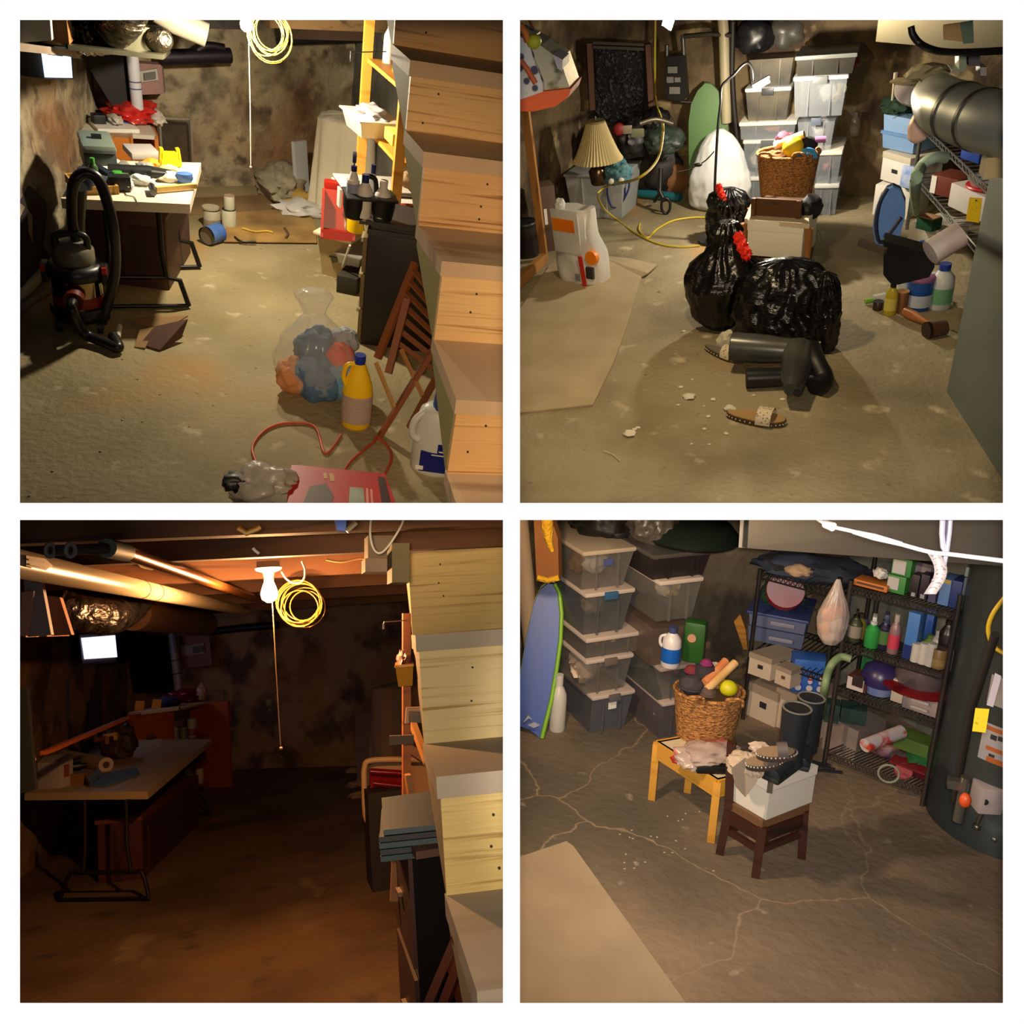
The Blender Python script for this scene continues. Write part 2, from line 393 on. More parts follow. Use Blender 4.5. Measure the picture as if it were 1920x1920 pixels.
solo(B().tube(P, [.098+.005*math.sin(i*2.2) for i in range(len(P))], 20), 'foil_duct', 'crinkled silver foil duct elbow hanging near the white drain pipe', 'duct', FOIL)
b = B().prism([dz(128, 94, D0-.1), dz(306, 112, D0+.1), dz(320, 100, D0+.8), dz(130, 80, D0+.7)], (0, 0, .02)).prism([dz(214, 96, D0+.2), dz(306, 108, D0+.3), dz(318, 100, D0+.9), dz(230, 84, D0+.9)], (0, 0, .12))
solo(b, 'sheet_metal_duct', 'flat galvanized duct running behind the foil elbow', 'duct', M((120, 118, 96), .35, .7, c2=(84, 82, 66), sc=6., amt=1), smooth=False)
solo(B().ell(dz(296, 74, D0+.3), (.07, .07, .06), 3), 'foil_wad', 'shiny crumpled foil wad on the galvanized duct', 'foil', FOIL)
t = thing('drain_pipe', 'white plastic drain pipe with blue grey bands beside the pinkish wall panel', 'pipe')
pa, pb = bw(247, 95, .25), bw(258, 205, .25)
fin(B().cyl(pa, pb, .035), 'pipe_body', M((196, 196, 205), .4, amt=.1), t)
for k in (.5, .62): fin(B().cyl(pa.lerp(pb, k), pa.lerp(pb, k+.02), .0365), 'band', M((70, 80, 120)), t)
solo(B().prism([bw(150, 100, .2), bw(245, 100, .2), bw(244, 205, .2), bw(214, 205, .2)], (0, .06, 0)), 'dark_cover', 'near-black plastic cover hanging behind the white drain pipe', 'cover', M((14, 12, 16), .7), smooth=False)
t = thing('wall_vent', 'pinkish foam wall panel with a framed grey vent, upper stair room', 'vent panel')
PNK = M((150, 112, 108), .8, c2=(120, 92, 90), sc=8., amt=1)
fin(B().prism([bw(253, 118, .2), bw(303, 122, .2), bw(308, 176, .2), bw(258, 178, .2)], (0, .08, 0)), 'foam_board', PNK, t, smooth=False)
fin(B().prism([bw(252, 135, .22), bw(294, 129, .22), bw(297, 150, .22), bw(254, 156, .22)], (0, .02, 0)), 'frame', M((160, 156, 150), .6), t, smooth=False)
fin(B().prism([bw(270, 138, .235), bw(291, 135, .235), bw(292, 148, .235), bw(271, 151, .235)], (0, .02, 0)), 'grille', M((84, 84, 80), .6), t, smooth=False)
P = [dz(x, y, 5.6) for x, y in ((296, 20), (330, 42), (388, 66))]
t = thing('ceiling_pipe', 'cream plastic pipe slanting under the ceiling toward the bulb', 'pipe')
fin(B().tube(P, .062, 18), 'pipe_body', M((214, 208, 184), .4, amt=.1), t)
P = [bw(x, y, .2) for x, y in ((300, 108), (360, 106), (432, 104))]
solo(B().tube(P, .045, 12).tube(smooth_pts([bw(366, 104, .2), bw(374, 92, .2), bw(392, 86, .2), bw(420, 90, .2)]), .025, 10), 'iron_pipe', 'dark iron pipe low on the far stone wall', 'pipe', M((30, 26, 34), .5, .5))
for a_, b_, d_, c_ in (((500, 36), (720, 46), .9, (120, 92, 56)), ((520, 58), (700, 64), .4, (76, 56, 42)), ((300, 36), (460, 40), .5, (44, 36, 34))):
    b = B(); bar(b, bw(*a_, d_), bw(*b_, d_), .09, .07, (0, 0, 1)); o = solo(b, 'ceiling_joist', None, None, M(c_, .8, c2=tuple(int(v*.6) for v in c_), sc=3., kind='w', st=(1, 6, 6), amt=1), kind='structure', smooth=False); o.name = 'trim_1'
solo(B().tube([bw(x, y, .2) for x, y in ((520, 76), (640, 72), (700, 70))], .03, 8), 'black_pipe', 'thin black pipe under the far joists, upper stair room', 'pipe', M((20, 18, 22), .6))
# bulb, its string and the coiled cable
pbulb = dz(462, 46, 4.8)
t = thing('light_bulb', 'glowing bare ceiling bulb blown out to white', 'light bulb', loc=pbulb)
fin(B().lathe([(.012, .07), (.014, .05), (.024, .025), (.03, 0), (.024, -.02), (.01, -.031)], seg=20), 'glass', M((255, 246, 225), em=60.), t)
fin(B().cyl((0, 0, .06), (0, 0, .12), .02), 'socket', M((225, 225, 215)), t)
solo(B().tube([dz(466, 66, 5.1), dz(469, 200, 5.1), dz(470, 310, 5.1)], .0028, 6).ell(dz(470, 313, 5.1), .007, 2), 'pull_string', 'white pull string hanging below the blown out bulb', 'string', M((210, 200, 190), .7))
b = B(); rnd = random.Random(3); cc = dz(500, 66, 4.9)
for k in range(9):
    pts = []; ox, oz, rr = rnd.uniform(-.02, .025), rnd.uniform(-.025, .02), rnd.uniform(.07, .105)
    for i in range(28):
        a = i/28*2*PI; pts.append(cc+V((ox+math.cos(a)*rr, k*.006+rnd.uniform(-.003, .003), oz+math.sin(a)*rr*1.12)))
    b.tube(pts, .0024, 6, True)
solo(b, 'cable_coil', 'coil of bright yellow cable hanging beside the blown out bulb', 'cable', M((235, 205, 60), .4, amt=.1))
# folding table and what lies on it
TT = ztop(g(352, 592), 383)
ta, tb, tc_, td = gl([(114, 372), (356, 383), (377, 305), (160, 300)], TT)
t = thing('folding_table', 'white folding table crowded with tools beside the wet vacuum', 'table')
fin(B().prism([ta, tb, tc_, td], (0, 0, -.045)), 'table_top', M((226, 216, 190), .45, amt=.08), t, smooth=False)
LEGM = M((40, 38, 40), .35, .6)
def uleg(a, b2, nm='leg'):
    k_ = TT/.74
    a = V((a.x, a.y, 0)); b2 = V((b2.x, b2.y, 0)); d = b2-a; P = []
    for k, z in ((.25, .7), (.25, .4), (.22, .22), (.08, .2), (.0, .02), (1.02, .02), (.94, .2), (.8, .22), (.77, .4), (.77, .7)): P.append(a+d*k+V((0, 0, z*k_)))
    fin(B().tube([P[0], P[1], P[2], P[3], P[4]], .013, 8).tube([P[9], P[8], P[7], P[6], P[5]], .013, 8).tube([P[4], P[5]], .011, 8).tube([P[2], P[7]], .012, 8), nm, LEGM, t)
uleg(ta.lerp(tb, .1).lerp(td, .12), ta.lerp(tb, .9).lerp(tc_, .12)); uleg(td.lerp(tc_, .1).lerp(ta, .1), td.lerp(tc_, .93).lerp(tb, .1))
sol = lambda f, h, d=None: (B().box((0, (d or f.w)/2, h/2), (f.w, d or f.w, h), bev=.006))
f = fr(146, 367, 222, 365, 350, TT)
t = thing('wood_tray', 'shallow yellowish wooden tray at the front edge of the crowded table', 'tray', f)
fin(B().box((0, .1, .006), (f.w, .2, .012)), 'tray_base', M((196, 150, 70), .6, kind='w', c2=(150, 100, 40), amt=1, st=(4, 1, 1)), t)
for s_ in ((0, .005, f.w, .01), (0, .195, f.w, .01), (-f.w/2, .1, .01, .2), (f.w/2, .1, .01, .2)): fin(B().box((s_[0], s_[1], f.h/2), (s_[2], s_[3], f.h)), 'tray_side', M((196, 150, 70), .6, kind='w', c2=(150, 100, 40), amt=1, st=(4, 1, 1)), t)
def drill(name, label, p, yaw, s=1., c=BLACK, c2=GREEN):
    t = thing(name, label, 'power tool', None, None, p, yaw)
    fin(B().cyl((-.09*s, 0, .03*s), (.07*s, 0, .03*s), .03*s).cyl((.07*s, 0, .03*s), (.13*s, 0, .03*s), .018*s, .01*s), 'motor_housing', c, t)
    fin(B().box((-.06*s, -.06*s, .025*s), (.04*s, .12*s, .04*s), bev=.01*s), 'grip', c2, t)
    fin(B().box((-.06*s, -.13*s, .03*s), (.08*s, .05*s, .055*s), bev=.006*s), 'battery', c, t); return t
drill('power_drill', 'black cordless drill lying mid table, upper stair room', g(250, 338, TT), .2, 1.2)
drill('power_saw', 'black and green tool lying beside the white board on the table', g(192, 336, TT), 2.2, 1., M((24, 26, 34), .4), M((70, 110, 50), .5))
drill('impact_driver', 'small black tool near the yellow bracket stand', g(300, 333, TT), -.3, .8, M((40, 44, 40), .5), M((60, 70, 60), .5))
b = B(); bar(b, g(292, 355, TT+.02), g(368, 348, TT+.02), .022, .022)
t = thing('hammer', 'hammer with a pale wooden handle lying across the table', 'hammer'); fin(b, 'handle', M((214, 176, 96), .5), t)
fin(B().cyl(g(284, 349, TT+.02), g(288, 361, TT+.02), .016), 'head', STEEL, t)
b = B().prism(gl([(168, 321), (220, 298), (236, 307), (244, 320), (190, 330)], TT+.03), (0, 0, -.02))
solo(b, 'foam_board', 'tilted white board among the tools on the crowded table', 'board', WHITE, smooth=False)
t = thing('yellow_stand', 'bright yellow two-armed plastic stand upright on the table', 'stand'); YB = M((245, 212, 20), .4, amt=.08)
f = fr(303, 314, 340, 315, 282, TT)
t.location = f.p; t.rotation_euler = (0, 0, f.yaw)
fin(B().box((0, .04, .02), (f.w, .09, .03), bev=.006).box((0, .02, .05), (f.w*.9, .02, .05)), 'base', YB, t)
for sx in (-1, 1): fin(B().box((sx*f.w*.45, .03, f.h*.55), (.018, .04, f.h), rot=(0, -.1*sx, 0), bev=.004), 'arm', YB, t)
f = fr(331, 342, 361, 342, 330, TT)
solo(B().lathe([(f.w*.4, 0), (f.w*.55, .02), (f.w*.5, .045), (f.w*.2, .05)], seg=24, sy=.8), 'masking_tape', 'blue oval roll at the table edge near the hammer', 'tape', M((70, 110, 180), .5), f)
bottle('black_bottle', 'squat black bottle on the wood tray end of the table', g(160, 352, TT+.02), .05, .09, M((34, 40, 62), .3), BLACK, None, 'plain')
bottle('green_bottle', 'small dark green bottle on the crowded table', g(178, 345, TT), .022, .12, M((50, 90, 40), .3), GREEN, None, 'plain')
rnd = random.Random(5)
for i, (x, y, c_, lb) in enumerate(((275, 322, (150, 150, 140), 'grey'), (262, 345, (210, 210, 205), 'white'), (318, 328, (236, 224, 150), 'pale yellow'), (284, 314, (235, 150, 40), 'orange'), (236, 352, (190, 190, 190), 'silver'), (322, 340, (235, 232, 210), 'cream'), (208, 345, (60, 70, 90), 'slate blue'), (232, 322, (120, 118, 108), 'stone grey'))):
    solo(B().blob((0, 0, .02), (.05+.02*rnd.random(), .035, .024), .35, 2.4, i, 3), 'rag', lb+' crumpled rag among the tools, upper stair room', 'rag', M(c_, .8), loc=g(x, y, TT), yaw=rnd.random()*3)
solo(B().tube(smooth_pts(gl([(234, 360), (238, 366), (252, 370), (258, 384)], TT+.004)), .002, 6), 'safety_glasses', 'thin wire glasses frame near the table edge', 'glasses', INK)
f = fr(160, 322, 222, 324, 266, TT)
t = thing('toolbox', 'grey green plastic toolbox with a folding handle', 'toolbox', f); TBX = M((104, 116, 106), .5, amt=.15)
fin(B().box((0, .13, f.h*.3), (f.w, .26, f.h*.6), bev=.01), 'box_body', M((62, 70, 64), .5), t); fin(B().box((0, .13, f.h*.74), (f.w*1.04, .28, f.h*.3), bev=.02), 'lid', TBX, t)
fin(B().box((0, .12, f.h*.94), (f.w*.3, .03, .02)), 'handle', BLACK, t)
f = fr(248, 300, 303, 300, 288, TT)
solo(sol(f, f.h, .18), 'book', 'grey papers and book stack beside the toolbox', 'book', M((176, 170, 164), .7), f)
# orange cabinet behind the table with the things on its top
f = fr(166, 392, 303, 396, 250)
t = thing('bookcase', 'orange veneered open bookcase behind the crowded table', 'bookcase', f); OW = M((196, 116, 42), .5, c2=(164, 88, 28), sc=2., kind='w', st=(1, 1, 5), amt=1)
d = .42; h = f.h
for x in (-f.w/2, f.w*.16, f.w/2): fin(B().box((x, d/2, h/2), (.022, d, h)), 'side_panel', OW, t)
fin(B().box((0, d/2, h-.012), (f.w, d, .024)), 'top_panel', M((208, 200, 184), .5), t); fin(B().box((0, d-.01, h/2), (f.w, .015, h)), 'back_panel', OW, t)
fin(B().box((-f.w*.17, .01, h*.8), (f.w*.66, .02, h*.4)), 'front_panel', OW, t)
for z in (.3, .62): fin(B().box((f.w*.33, d/2, h*z), (f.w*.33, d, .02)), 'shelf', OW, t)
ZC = f.h; CF = f
f = fr(178, 247, 258, 250, 238, ZC)
solo(B().box((0, .15, .01), (f.w, .3, .02), rot=(0, 0, .1)), 'paper_stack', 'white paper stack on the orange bookcase, upper stair room', 'paper', WHITE, f)
solo(B().blob((0, .1, .02), (.09, .07, .035), .4, 2.2, 2, 3), 'cloth', 'blue folded cloth under the red bag on the bookcase', 'cloth', M((44, 70, 140), .8), fr(225, 240, 255, 240, 228, ZC))
solo(B().box((0, .04, .035), (.07, .07, .07), bev=.006), 'small_box', 'small black cube on the orange bookcase top', 'box', BLACK, fr(184, 240, 196, 240, 228, ZC))
f = fr(209, 236, 308, 238, 200, ZC)
t = thing('plastic_bag', 'crumpled red and white plastic bag on top of the orange bookcase', 'bag', f)
fin(B().blob((0, .12, f.h*.5), (f.w*.5, .16, f.h*.62), .35, 2.6, 9, 4), 'bag_body', M((176, 18, 20), .3, c2=(205, 60, 50), sc=5., amt=1, bump=.3), t)
fin(B().blob((f.w*.38, .02, f.h*.4), (f.w*.14, .1, f.h*.36), .4, 2.6, 4, 3).blob((-f.w*.42, .0, f.h*.35), (f.w*.12, .1, f.h*.2), .4, 2.6, 5, 3), 'white_print', M((214, 206, 196), .35), t)
f = fr(308, 360, 364, 360, 222)
t = thing('window_screen', 'pale thin metal screen frame leaning on the far wall behind the table', 'screen frame', f); SF = M((150, 148, 134), .4, .5)
for q in (((0, 0, f.h), (f.w, .015, .014)), ((0, 0, .01), (f.w, .015, .014)), ((-f.w/2, 0, f.h/2), (.014, .015, f.h)), ((f.w/2, 0, f.h/2), (.014, .015, f.h))): fin(B().box(*q), 'rail', SF, t)
fin(B().box((0, 0, f.h/2), (f.w, .003, f.h)), 'mesh', M((60, 54, 44), .9, a=.35), t)
# dark things under and behind the table
f = fr(172, 528, 318, 545, 398)
t = thing('wood_chest', 'dark brown wooden chest pushed under the folding table', 'chest', f); CH = M((74, 44, 30), .6, c2=(48, 28, 20), sc=2., kind='w', st=(4, 1, 1), amt=1)
fin(B().box((0, .28, f.h*.47), (f.w, .56, f.h*.94), bev=.006), 'chest_body', CH, t); fin(B().box((0, .28, f.h*.97), (f.w*1.03, .58, f.h*.06)), 'lid', CH, t)
for x in (-.25, .25): fin(B().box((f.w*x, -.004, f.h*.5), (f.w*.4, .01, f.h*.7)), 'panel', M((58, 32, 24), .6), t)
p0_, p1_ = g(45, 560), g(112, 470)
e_ = V((p1_.x-p0_.x, p1_.y-p0_.y, 0)).normalized(); nn = V((-e_.y, e_.x, 0))
def hz(p, y): return V((p.x, p.y, ztop(p, y)))
pm = p0_.lerp(p1_, .55)
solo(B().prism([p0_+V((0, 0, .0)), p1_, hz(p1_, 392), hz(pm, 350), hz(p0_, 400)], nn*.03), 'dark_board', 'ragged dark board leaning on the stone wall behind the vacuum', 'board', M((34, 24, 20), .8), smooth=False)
solo(B().tube([g(20, 572, .03), g(60, 532, .03), g(92, 500, .03)], .028, 12), 'floor_pipe', 'pale pipe lying along the stone wall behind the vacuum', 'pipe', M((176, 172, 160), .5))
solo(B().tube([g(20, 600, .02), g(50, 570, .02), g(88, 545, .02)], .02, 10), 'metal_rod', 'thin dull rod on the floor beside the pale pipe', 'rod', M((110, 108, 90), .5))
# wet and dry vacuum
f = fr(92, 628, 206, 632, 455)
r = f.w/2
t = thing('shop_vacuum', 'chrome and black wet vacuum with a long black hose', 'vacuum cleaner', f); h = f.h; yc = r
DK = M((26, 25, 27), .35, amt=.2); GR = M((112, 108, 92), .4, amt=.15)
fin(B().lathe([(r*.9, .05), (r*1.02, .08), (r*.98, h*.26)], (0, yc, 0), 32), 'base', DK, t)
fin(B().lathe([(r*.86, h*.24), (r*.86, h*.58)], (0, yc, 0), 32), 'tank', M((150, 138, 112), .12, 1., amt=.1), t)
fin(B().lathe([(r*.872, h*.27), (r*.872, h*.38)], (0, yc, 0), 32, cap=False), 'red_band', M((150, 22, 18), .35), t)
fin(B().lathe([(r*.95, h*.56), (r*1.0, h*.6), (r*.96, h*.66), (r*.8, h*.7)], (0, yc, 0), 32), 'tank_lid', DK, t)
fin(B().lathe([(r*.66, h*.68), (r*.7, h*.72), (r*.68, h*.84), (r*.5, h*.9), (r*.3, h*.92)], (0, yc, 0), 32), 'motor_head', GR, t)
fin(B().tube(smooth_pts([(-r*.5, yc-.02, h*.86), (-r*.42, yc-.03, h*1.0), (r*.42, yc-.03, h*1.0), (r*.5, yc-.02, h*.86)]), .016, 10), 'carry_handle', DK, t)
for sx in (-1, 1):
    la = fin(B().box((sx*r*.96, yc-.02, h*.6), (.03, .06, .09), bev=.006), 'latch', DK, t); fin(B().box((sx*r*.98, yc-.05, h*.66), (.02, .02, .03)), 'latch_tip', RED, la)
for a in (.6, 2.5, 3.9, 5.5): fin(B().cyl((math.cos(a)*r*.95-.012, yc+math.sin(a)*r*.95, .03), (math.cos(a)*r*.95+.012, yc+math.sin(a)*r*.95, .03), .03), 'caster', BLACK, t)
fin(B().cyl((0, .03, h*.45), (0, -.05, h*.43), .045), 'hose_port', M((96, 22, 20), .4), t)
hd = math.hypot(f.p.x, f.p.y)
P = [f.p+Matrix.Rotation(f.yaw, 3, 'Z') @ V(q) for q in ((0, -.04, h*.44),)]+[dz(136, 585, hd-.12), g(160, 625, .05), g(196, 642, .03), g(222, 652, .03), g(212, 630, .04)]
fin(B().tube([Lc(f, p) for p in smooth_pts(P, 10)], .024, 12), 'front_hose', DK, t)
P = [dz(150, 470, hd+.15), dz(137, 420, hd+.1), dz(137, 350, hd), dz(156, 326, hd), dz(182, 334, hd), dz(200, 375, hd), dz(214, 440, hd), dz(214, 520, hd+.05), g(190, 605, .04)]
fin(B().tube([Lc(f, p) for p in smooth_pts(P, 10)], .024, 12), 'hose', DK, t)
fin(B().tube([Lc(f, p) for p in [dz(150, 350, hd+.03), dz(143, 470, hd+.2)]], .03, 12), 'wand', DK, t)
# floor litter, paint cans, cardboard
def flap(pix, zs): return [g(x, y, z) for (x, y), z in zip(pix, zs)]
t = thing('cardboard_scrap', 'torn cardboard scrap beside the vacuum hose on the floor', 'cardboard')
fin(B().prism(flap([(232, 596), (262, 596), (330, 588), (352, 592), (318, 612), (286, 612)], (.02, .02, .05, .09, .05, .03)), (0, 0, -.006)), 'top_flap', CARD, t, smooth=False)
fin(B().prism(flap([(262, 645), (290, 612), (352, 598), (340, 632), (300, 656)], (.01, .06, .1, .03, .01)), (0, 0, -.006)), 'folded_flap', M((84, 56, 44), .8), t, smooth=False)
fin(B().prism(flap([(252, 650), (262, 618), (292, 612), (272, 652)], (.005, .04, .05, .01)), (0, 0, -.006)), 'side_flap', CARD, t, smooth=False)
solo(B().cyl(g(224, 612, .02), g(221, 632, .02), .013), 'white_tube', 'short white plastic tube lying near the cardboard scrap', 'tube', WHITE)
PWH = M((184, 178, 158), .6, c2=(140, 134, 116), sc=9., amt=1)
f = fr(381, 430, 413, 430, 398); bottle('paint_can', 'dirty grey paint can with a drippy label, standing beside the clean can', f.p+V((0, f.w/2, 0)), f.w/2, f.h, PWH, STEEL, M((160, 154, 136), .6, c2=(96, 92, 80), sc=14., amt=1), 'can', 'paint can', 'paint cans on the floor')
f2 = fr(385, 430, 414, 430, 387, 0); solo(B().cyl((0, 0, 0), (0, 0, .012), f.w*.5, seg=24), 'can_lid', 'dusty round paint lid lying on the grey paint can', 'lid', M((178, 168, 140), .6), loc=f.p+V((-.005, f.w/2, f.h*1.03+.003)), group=None)
f = fr(416, 431, 443, 431, 397); bottle('paint_can', 'clean pale green grey paint can under a smaller can', f.p+V((0, f.w/2, 0)), f.w/2, f.h, M((196, 196, 174), .5), STEEL, None, 'can', 'paint can', 'paint cans on the floor')
zt = f.h*1.03; f3 = fr(422, 396, 441, 396, 370, zt); bottle('paint_can', 'small pale paint can stacked on another can', f.p+V((.004, f.w/2, zt)), f.w*.36, f3.h*.95, M((190, 190, 168), .5), M((170, 140, 120), .5), None, 'can', 'paint can', 'paint cans on the floor')
pA, pB_ = g(386, 460), g(418, 450)
ax = (pB_-pA).normalized(); rr = .085
t = thing('paint_can', 'open empty paint can with a blue label lying on its side', 'paint can', group='paint cans on the floor')
rr = 17*pj(pA)[2]/FPX; cA, cB = pA+V((0, 0, rr)), pA+ax*rr*2.2+V((0, 0, rr))
fin(B().cyl(cA, cB, rr, seg=28, cap=False).cyl(cB-ax*.004, cB, rr*.98, seg=28), 'can_body', STEEL, t); fin(B().cyl(cA.lerp(cB, .14), cB, rr*1.012, seg=28, cap=False), 'wrap_label', M((24, 70, 170), .4, c2=(120, 160, 215), sc=5., co=.6, amt=1), t)
fin(B().cyl(cA+ax*.01, cA+ax*.018, rr*.96, seg=28), 'inner_wall', M((130, 122, 100), .6), t)
for i, (pix, z) in enumerate((([(418, 400), (575, 388), (592, 425), (420, 424)], .012), ([(424, 424), (592, 424), (594, 454), (420, 452)], .018), ([(330, 372), (560, 362), (572, 386), (400, 402), (330, 398)], .008))):
    slab('cardboard_sheet', ('flattened cardboard sheet on the floor beside the stacked paint cans', 'flattened cardboard sheet with torn edge, under the pale yellow cord', 'thin cardboard sheet on the floor along the far stone wall')[i], 'cardboard', pix, z, .006, M(((186, 152, 96), (196, 156, 88), (150, 122, 84))[i], .85, sc=3., c2=(108, 82, 48), amt=1), 'flattened cardboard sheets')
cable('yellow_rope', 'short bit of pale yellow cord on the flattened cardboard', [(455, 428), (478, 434), (500, 433), (512, 436)], .006, M((225, 190, 80), .5), .026)
cable('curved_strip', 'curved dark strip lying on the cardboard sheet', [(534, 428), (540, 438), (536, 446)], .008, M((90, 78, 54), .6), .024)
solo(B().tube(smooth_pts(gl([(440, 444), (452, 452), (480, 453)], .026)), .006, 6), 'black_wire', 'short black wire at the torn cardboard edge', 'wire', BLACK)
f = fr(484, 376, 572, 384, 328)
solo(B().blob((0, .2, f.h*.42), (f.w*.52, .3, f.h*.62), .3, 2., 3, 4), 'drop_cloth', 'crumpled off-white drop cloth heap beside the covered chair', 'cloth', M((150, 142, 120), .9, bump=.4), f)
solo(B().blob((0, .0, .04), (.12, .1, .06), .4, 2.5, 8, 3), 'paper_scrap', 'yellow brown scrap at the hem of the white sheet', 'paper', M((170, 140, 66), .8), loc=g(558, 384))
f = fr(568, 392, 592, 392, 282)
solo(B().box((0, .2, f.h/2), (f.w*1.3, .03, f.h), rot=(-.12, 0, .5)), 'foam_board', 'plain bluish white board standing beside the covered chair, upper stair room', 'board', M((176, 180, 184), .7, amt=.06), f)
f = fr(578, 398, 690, 420, 226)
solo(drape(B(), f.w*1.02, .36, f.h, 9, .055, 2), 'covered_chair', 'tall chair covered with an ivory sheet, upper stair room', 'covered furniture', M((206, 198, 174), .9, sc=5., amt=.15, bump=.2), f)
solo(B().blob((0, 0, .03), (.16, .12, .05), .5, 2.6, 5, 3), 'plastic_film', 'white plastic film trailing on the floor under the ivory sheet', 'plastic', M((205, 205, 200), .4), loc=g(566, 400))
# red paint tray in a cream bin
f = fr(598, 512, 660, 530, 440)
t = thing('cream_bin', 'cream plastic wash bin holding a red paint tray, upper stair room', 'bin', f); CRM = M((216, 202, 168), .5, amt=.1)
fin(B().frus((0, .16, 0), f.w, .4, f.h, .8), 'bin_body', M((170, 150, 104), .6), t); fin(B().box((0, .16, f.h), (f.w*1.12, .46, .02), bev=.008), 'rim', CRM, t)
zr = f.h+.015; q = fr(606, 446, 660, 452, 358, zr)
t = thing('paint_tray', 'red plastic paint roller tray smeared with white paint, upper stair room', 'paint tray', q); RD = M((150, 22, 12), .35, c2=(176, 40, 22), sc=4., amt=1)
fin(B().box((0, .09, q.h*.45), (q.w*1.1, .012, q.h*.95), rot=(-.35, 0, 0)), 'tray_back', RD, t)
for sx in (-1, 1): fin(B().box((sx*q.w*.55, .05, q.h*.45), (.015, .09, q.h*.95), rot=(-.35, 0, 0)), 'tray_rim', M((176, 40, 26), .4), t)
fin(B().box((0, .15, q.h*.92), (q.w*1.1, .05, .06), bev=.01), 'tray_lip', RD, t); fin(B().box((0, .0, q.h*.1), (q.w*1.15, .06, .05), rot=(-.2, 0, 0)), 'tray_well', RD, t)
fin(B().blob((q.w*.36, .06, q.h*.4), (q.w*.16, .012, q.h*.3), .6, 3., 4, 3, False), 'paint_smear', M((205, 190, 160), .6), t)
f = fr(622, 520, 662, 530, 496, .0)
for i in range(2):
    solo(B().frus((0, .08, 0), f.w*1.1, .2, .06, .8).box((0, .08, .062), (f.w*1.2, .22, .006)), 'foil_pan', ('aluminium foil pan lying below the cream bin', 'upper aluminium foil pan with a white inside, below the cream bin')[i], 'pan', (STEEL, M((190, 190, 184), .4, .6))[i], loc=f.p+V((i*.02, -.12*i, .07+.07*i)), yaw=f.yaw, group='foil pans')
f = fr(630, 548, 668, 556, 520)
solo(sol(f, f.h, .2), 'dark_crate', 'dark low crate carrying the foil pans', 'crate', M((44, 38, 26), .8), f)
solo(B().cyl(g(642, 500, .12), g(656, 460, .3), .006), 'white_stick', 'thin white stick leaning on the cream bin', 'stick', WHITE)
# file cabinet, tile stack, caddy
f = fr(676, 645, 806, 662, 449)
dd = (g(676, 645)-g(654, 592)).length
t = thing('file_cabinet', 'very dark brown file cabinet beside the staircase, upper stair room', 'file cabinet', f); FC = M((30, 20, 16), .45, amt=.2)
fin(B().box((0, dd/2, f.h/2), (f.w, dd, f.h), bev=.004), 'cabinet_body', FC, t)
for i in range(3):
    z = f.h*(.17+.32*i); o = fin(B().box((-f.w/2-.012, dd/2, z), (.02, dd*.94, f.h*.3), bev=.003), 'drawer', M((122, 104, 66), .5, .2), t)
    fin(B().box((-f.w/2-.03, dd*.5, z+f.h*.06), (.02, dd*.3, .02)), 'handle', M((200, 190, 160), .3, .6), o)
ZF = f.h; FF = f
rnd = random.Random(1)
TL_ = M((66, 62, 58), .5, c2=(46, 44, 44), sc=4., amt=1)
q = fr(648, 432, 752, 436, 420, ZF+.0)
for i in range(5):
    fin_ = solo(B().box((0, .12, 0), (q.w*1.0, .32, .012)), 'floor_tile', 'dark grey floor tile in the stack on the dark file cabinet', 'tile', TL_, loc=FF.p+Matrix.Rotation(FF.yaw, 3, 'Z') @ V((-.07+rnd.uniform(-.02, .02)+.035*(i < 3), .02+.02*rnd.random(), ZF+.008+.0135*i)), yaw=FF.yaw+rnd.uniform(-.05, .05), group='tiles stacked on the upper cabinet')
ZT = ZF+.008+.0135*5
f = fr(649, 418, 744, 424, 376, ZT)
t = thing('cleaning_caddy', 'black plastic caddy full of cleaning bottles', 'caddy', f)
for sx in (-.27, .27): fin(B().lathe([(f.w*.2, 0), (f.w*.245, f.h*.5), (f.w*.25, f.h)], (sx*f.w, .09, 0), 24, cap=False).lathe([(f.w*.2, 0), (f.w*.2, .004)], (sx*f.w, .09, 0), 24), 'cup', BLACK, t)
fin(B().box((0, .09, f.h*.96), (f.w, .17, .012), bev=.004), 'rim', BLACK, t)
fin(B().tube(smooth_pts([(0, .09, f.h*.4), (-.03, .09, f.h*1.3), (-.02, .09, f.h*1.7), (.02, .09, f.h*1.6), (.03, .09, f.h*.9)]), .012, 10), 'handle', BLACK, t)
cb = lambda x, y: f.p+Matrix.Rotation(f.yaw, 3, 'Z') @ V((x*f.w, y, .01))
bottle('spray_bottle', 'white spray bottle with a dark blue nozzle standing in the black caddy', cb(-.33, .1), .03, f.h*2.6, WHITE, M((24, 34, 90), .4), M((150, 160, 185), .5), 'spray', group='bottles in the caddy')
bottle('cleaner_bottle', 'plump white bottle with a blue dot in the black caddy', cb(-.12, .07), .036, f.h*1.75, WHITE, M((30, 40, 110), .4), None, 'plain', group='bottles in the caddy')
bottle('cleaner_bottle', 'white upside bottle at the stair side of the black caddy', cb(.25, .08), .04, f.h*1.55, WHITE, WHITE, None, 'plain', group='bottles in the caddy')
bottle('cleaner_bottle', 'slim pale bottle in the middle of the black caddy', cb(.08, .14), .024, f.h*2.0, M((215, 220, 225), .4), M((30, 40, 100), .4), None, 'plain', group='bottles in the caddy')
solo(B().box((0, .03, 0), (.1, .02, .012)).box((0, .07, 0), (.1, .02, .012)).box((-.05, .05, 0), (.012, .05, .012)), 'metal_buckle', 'small metal bracket on the dark tiles beside the caddy', 'bracket', M((150, 148, 140), .3, .8), loc=g(772, 380, ZT)+V((0, .02, .01)), yaw=.1)
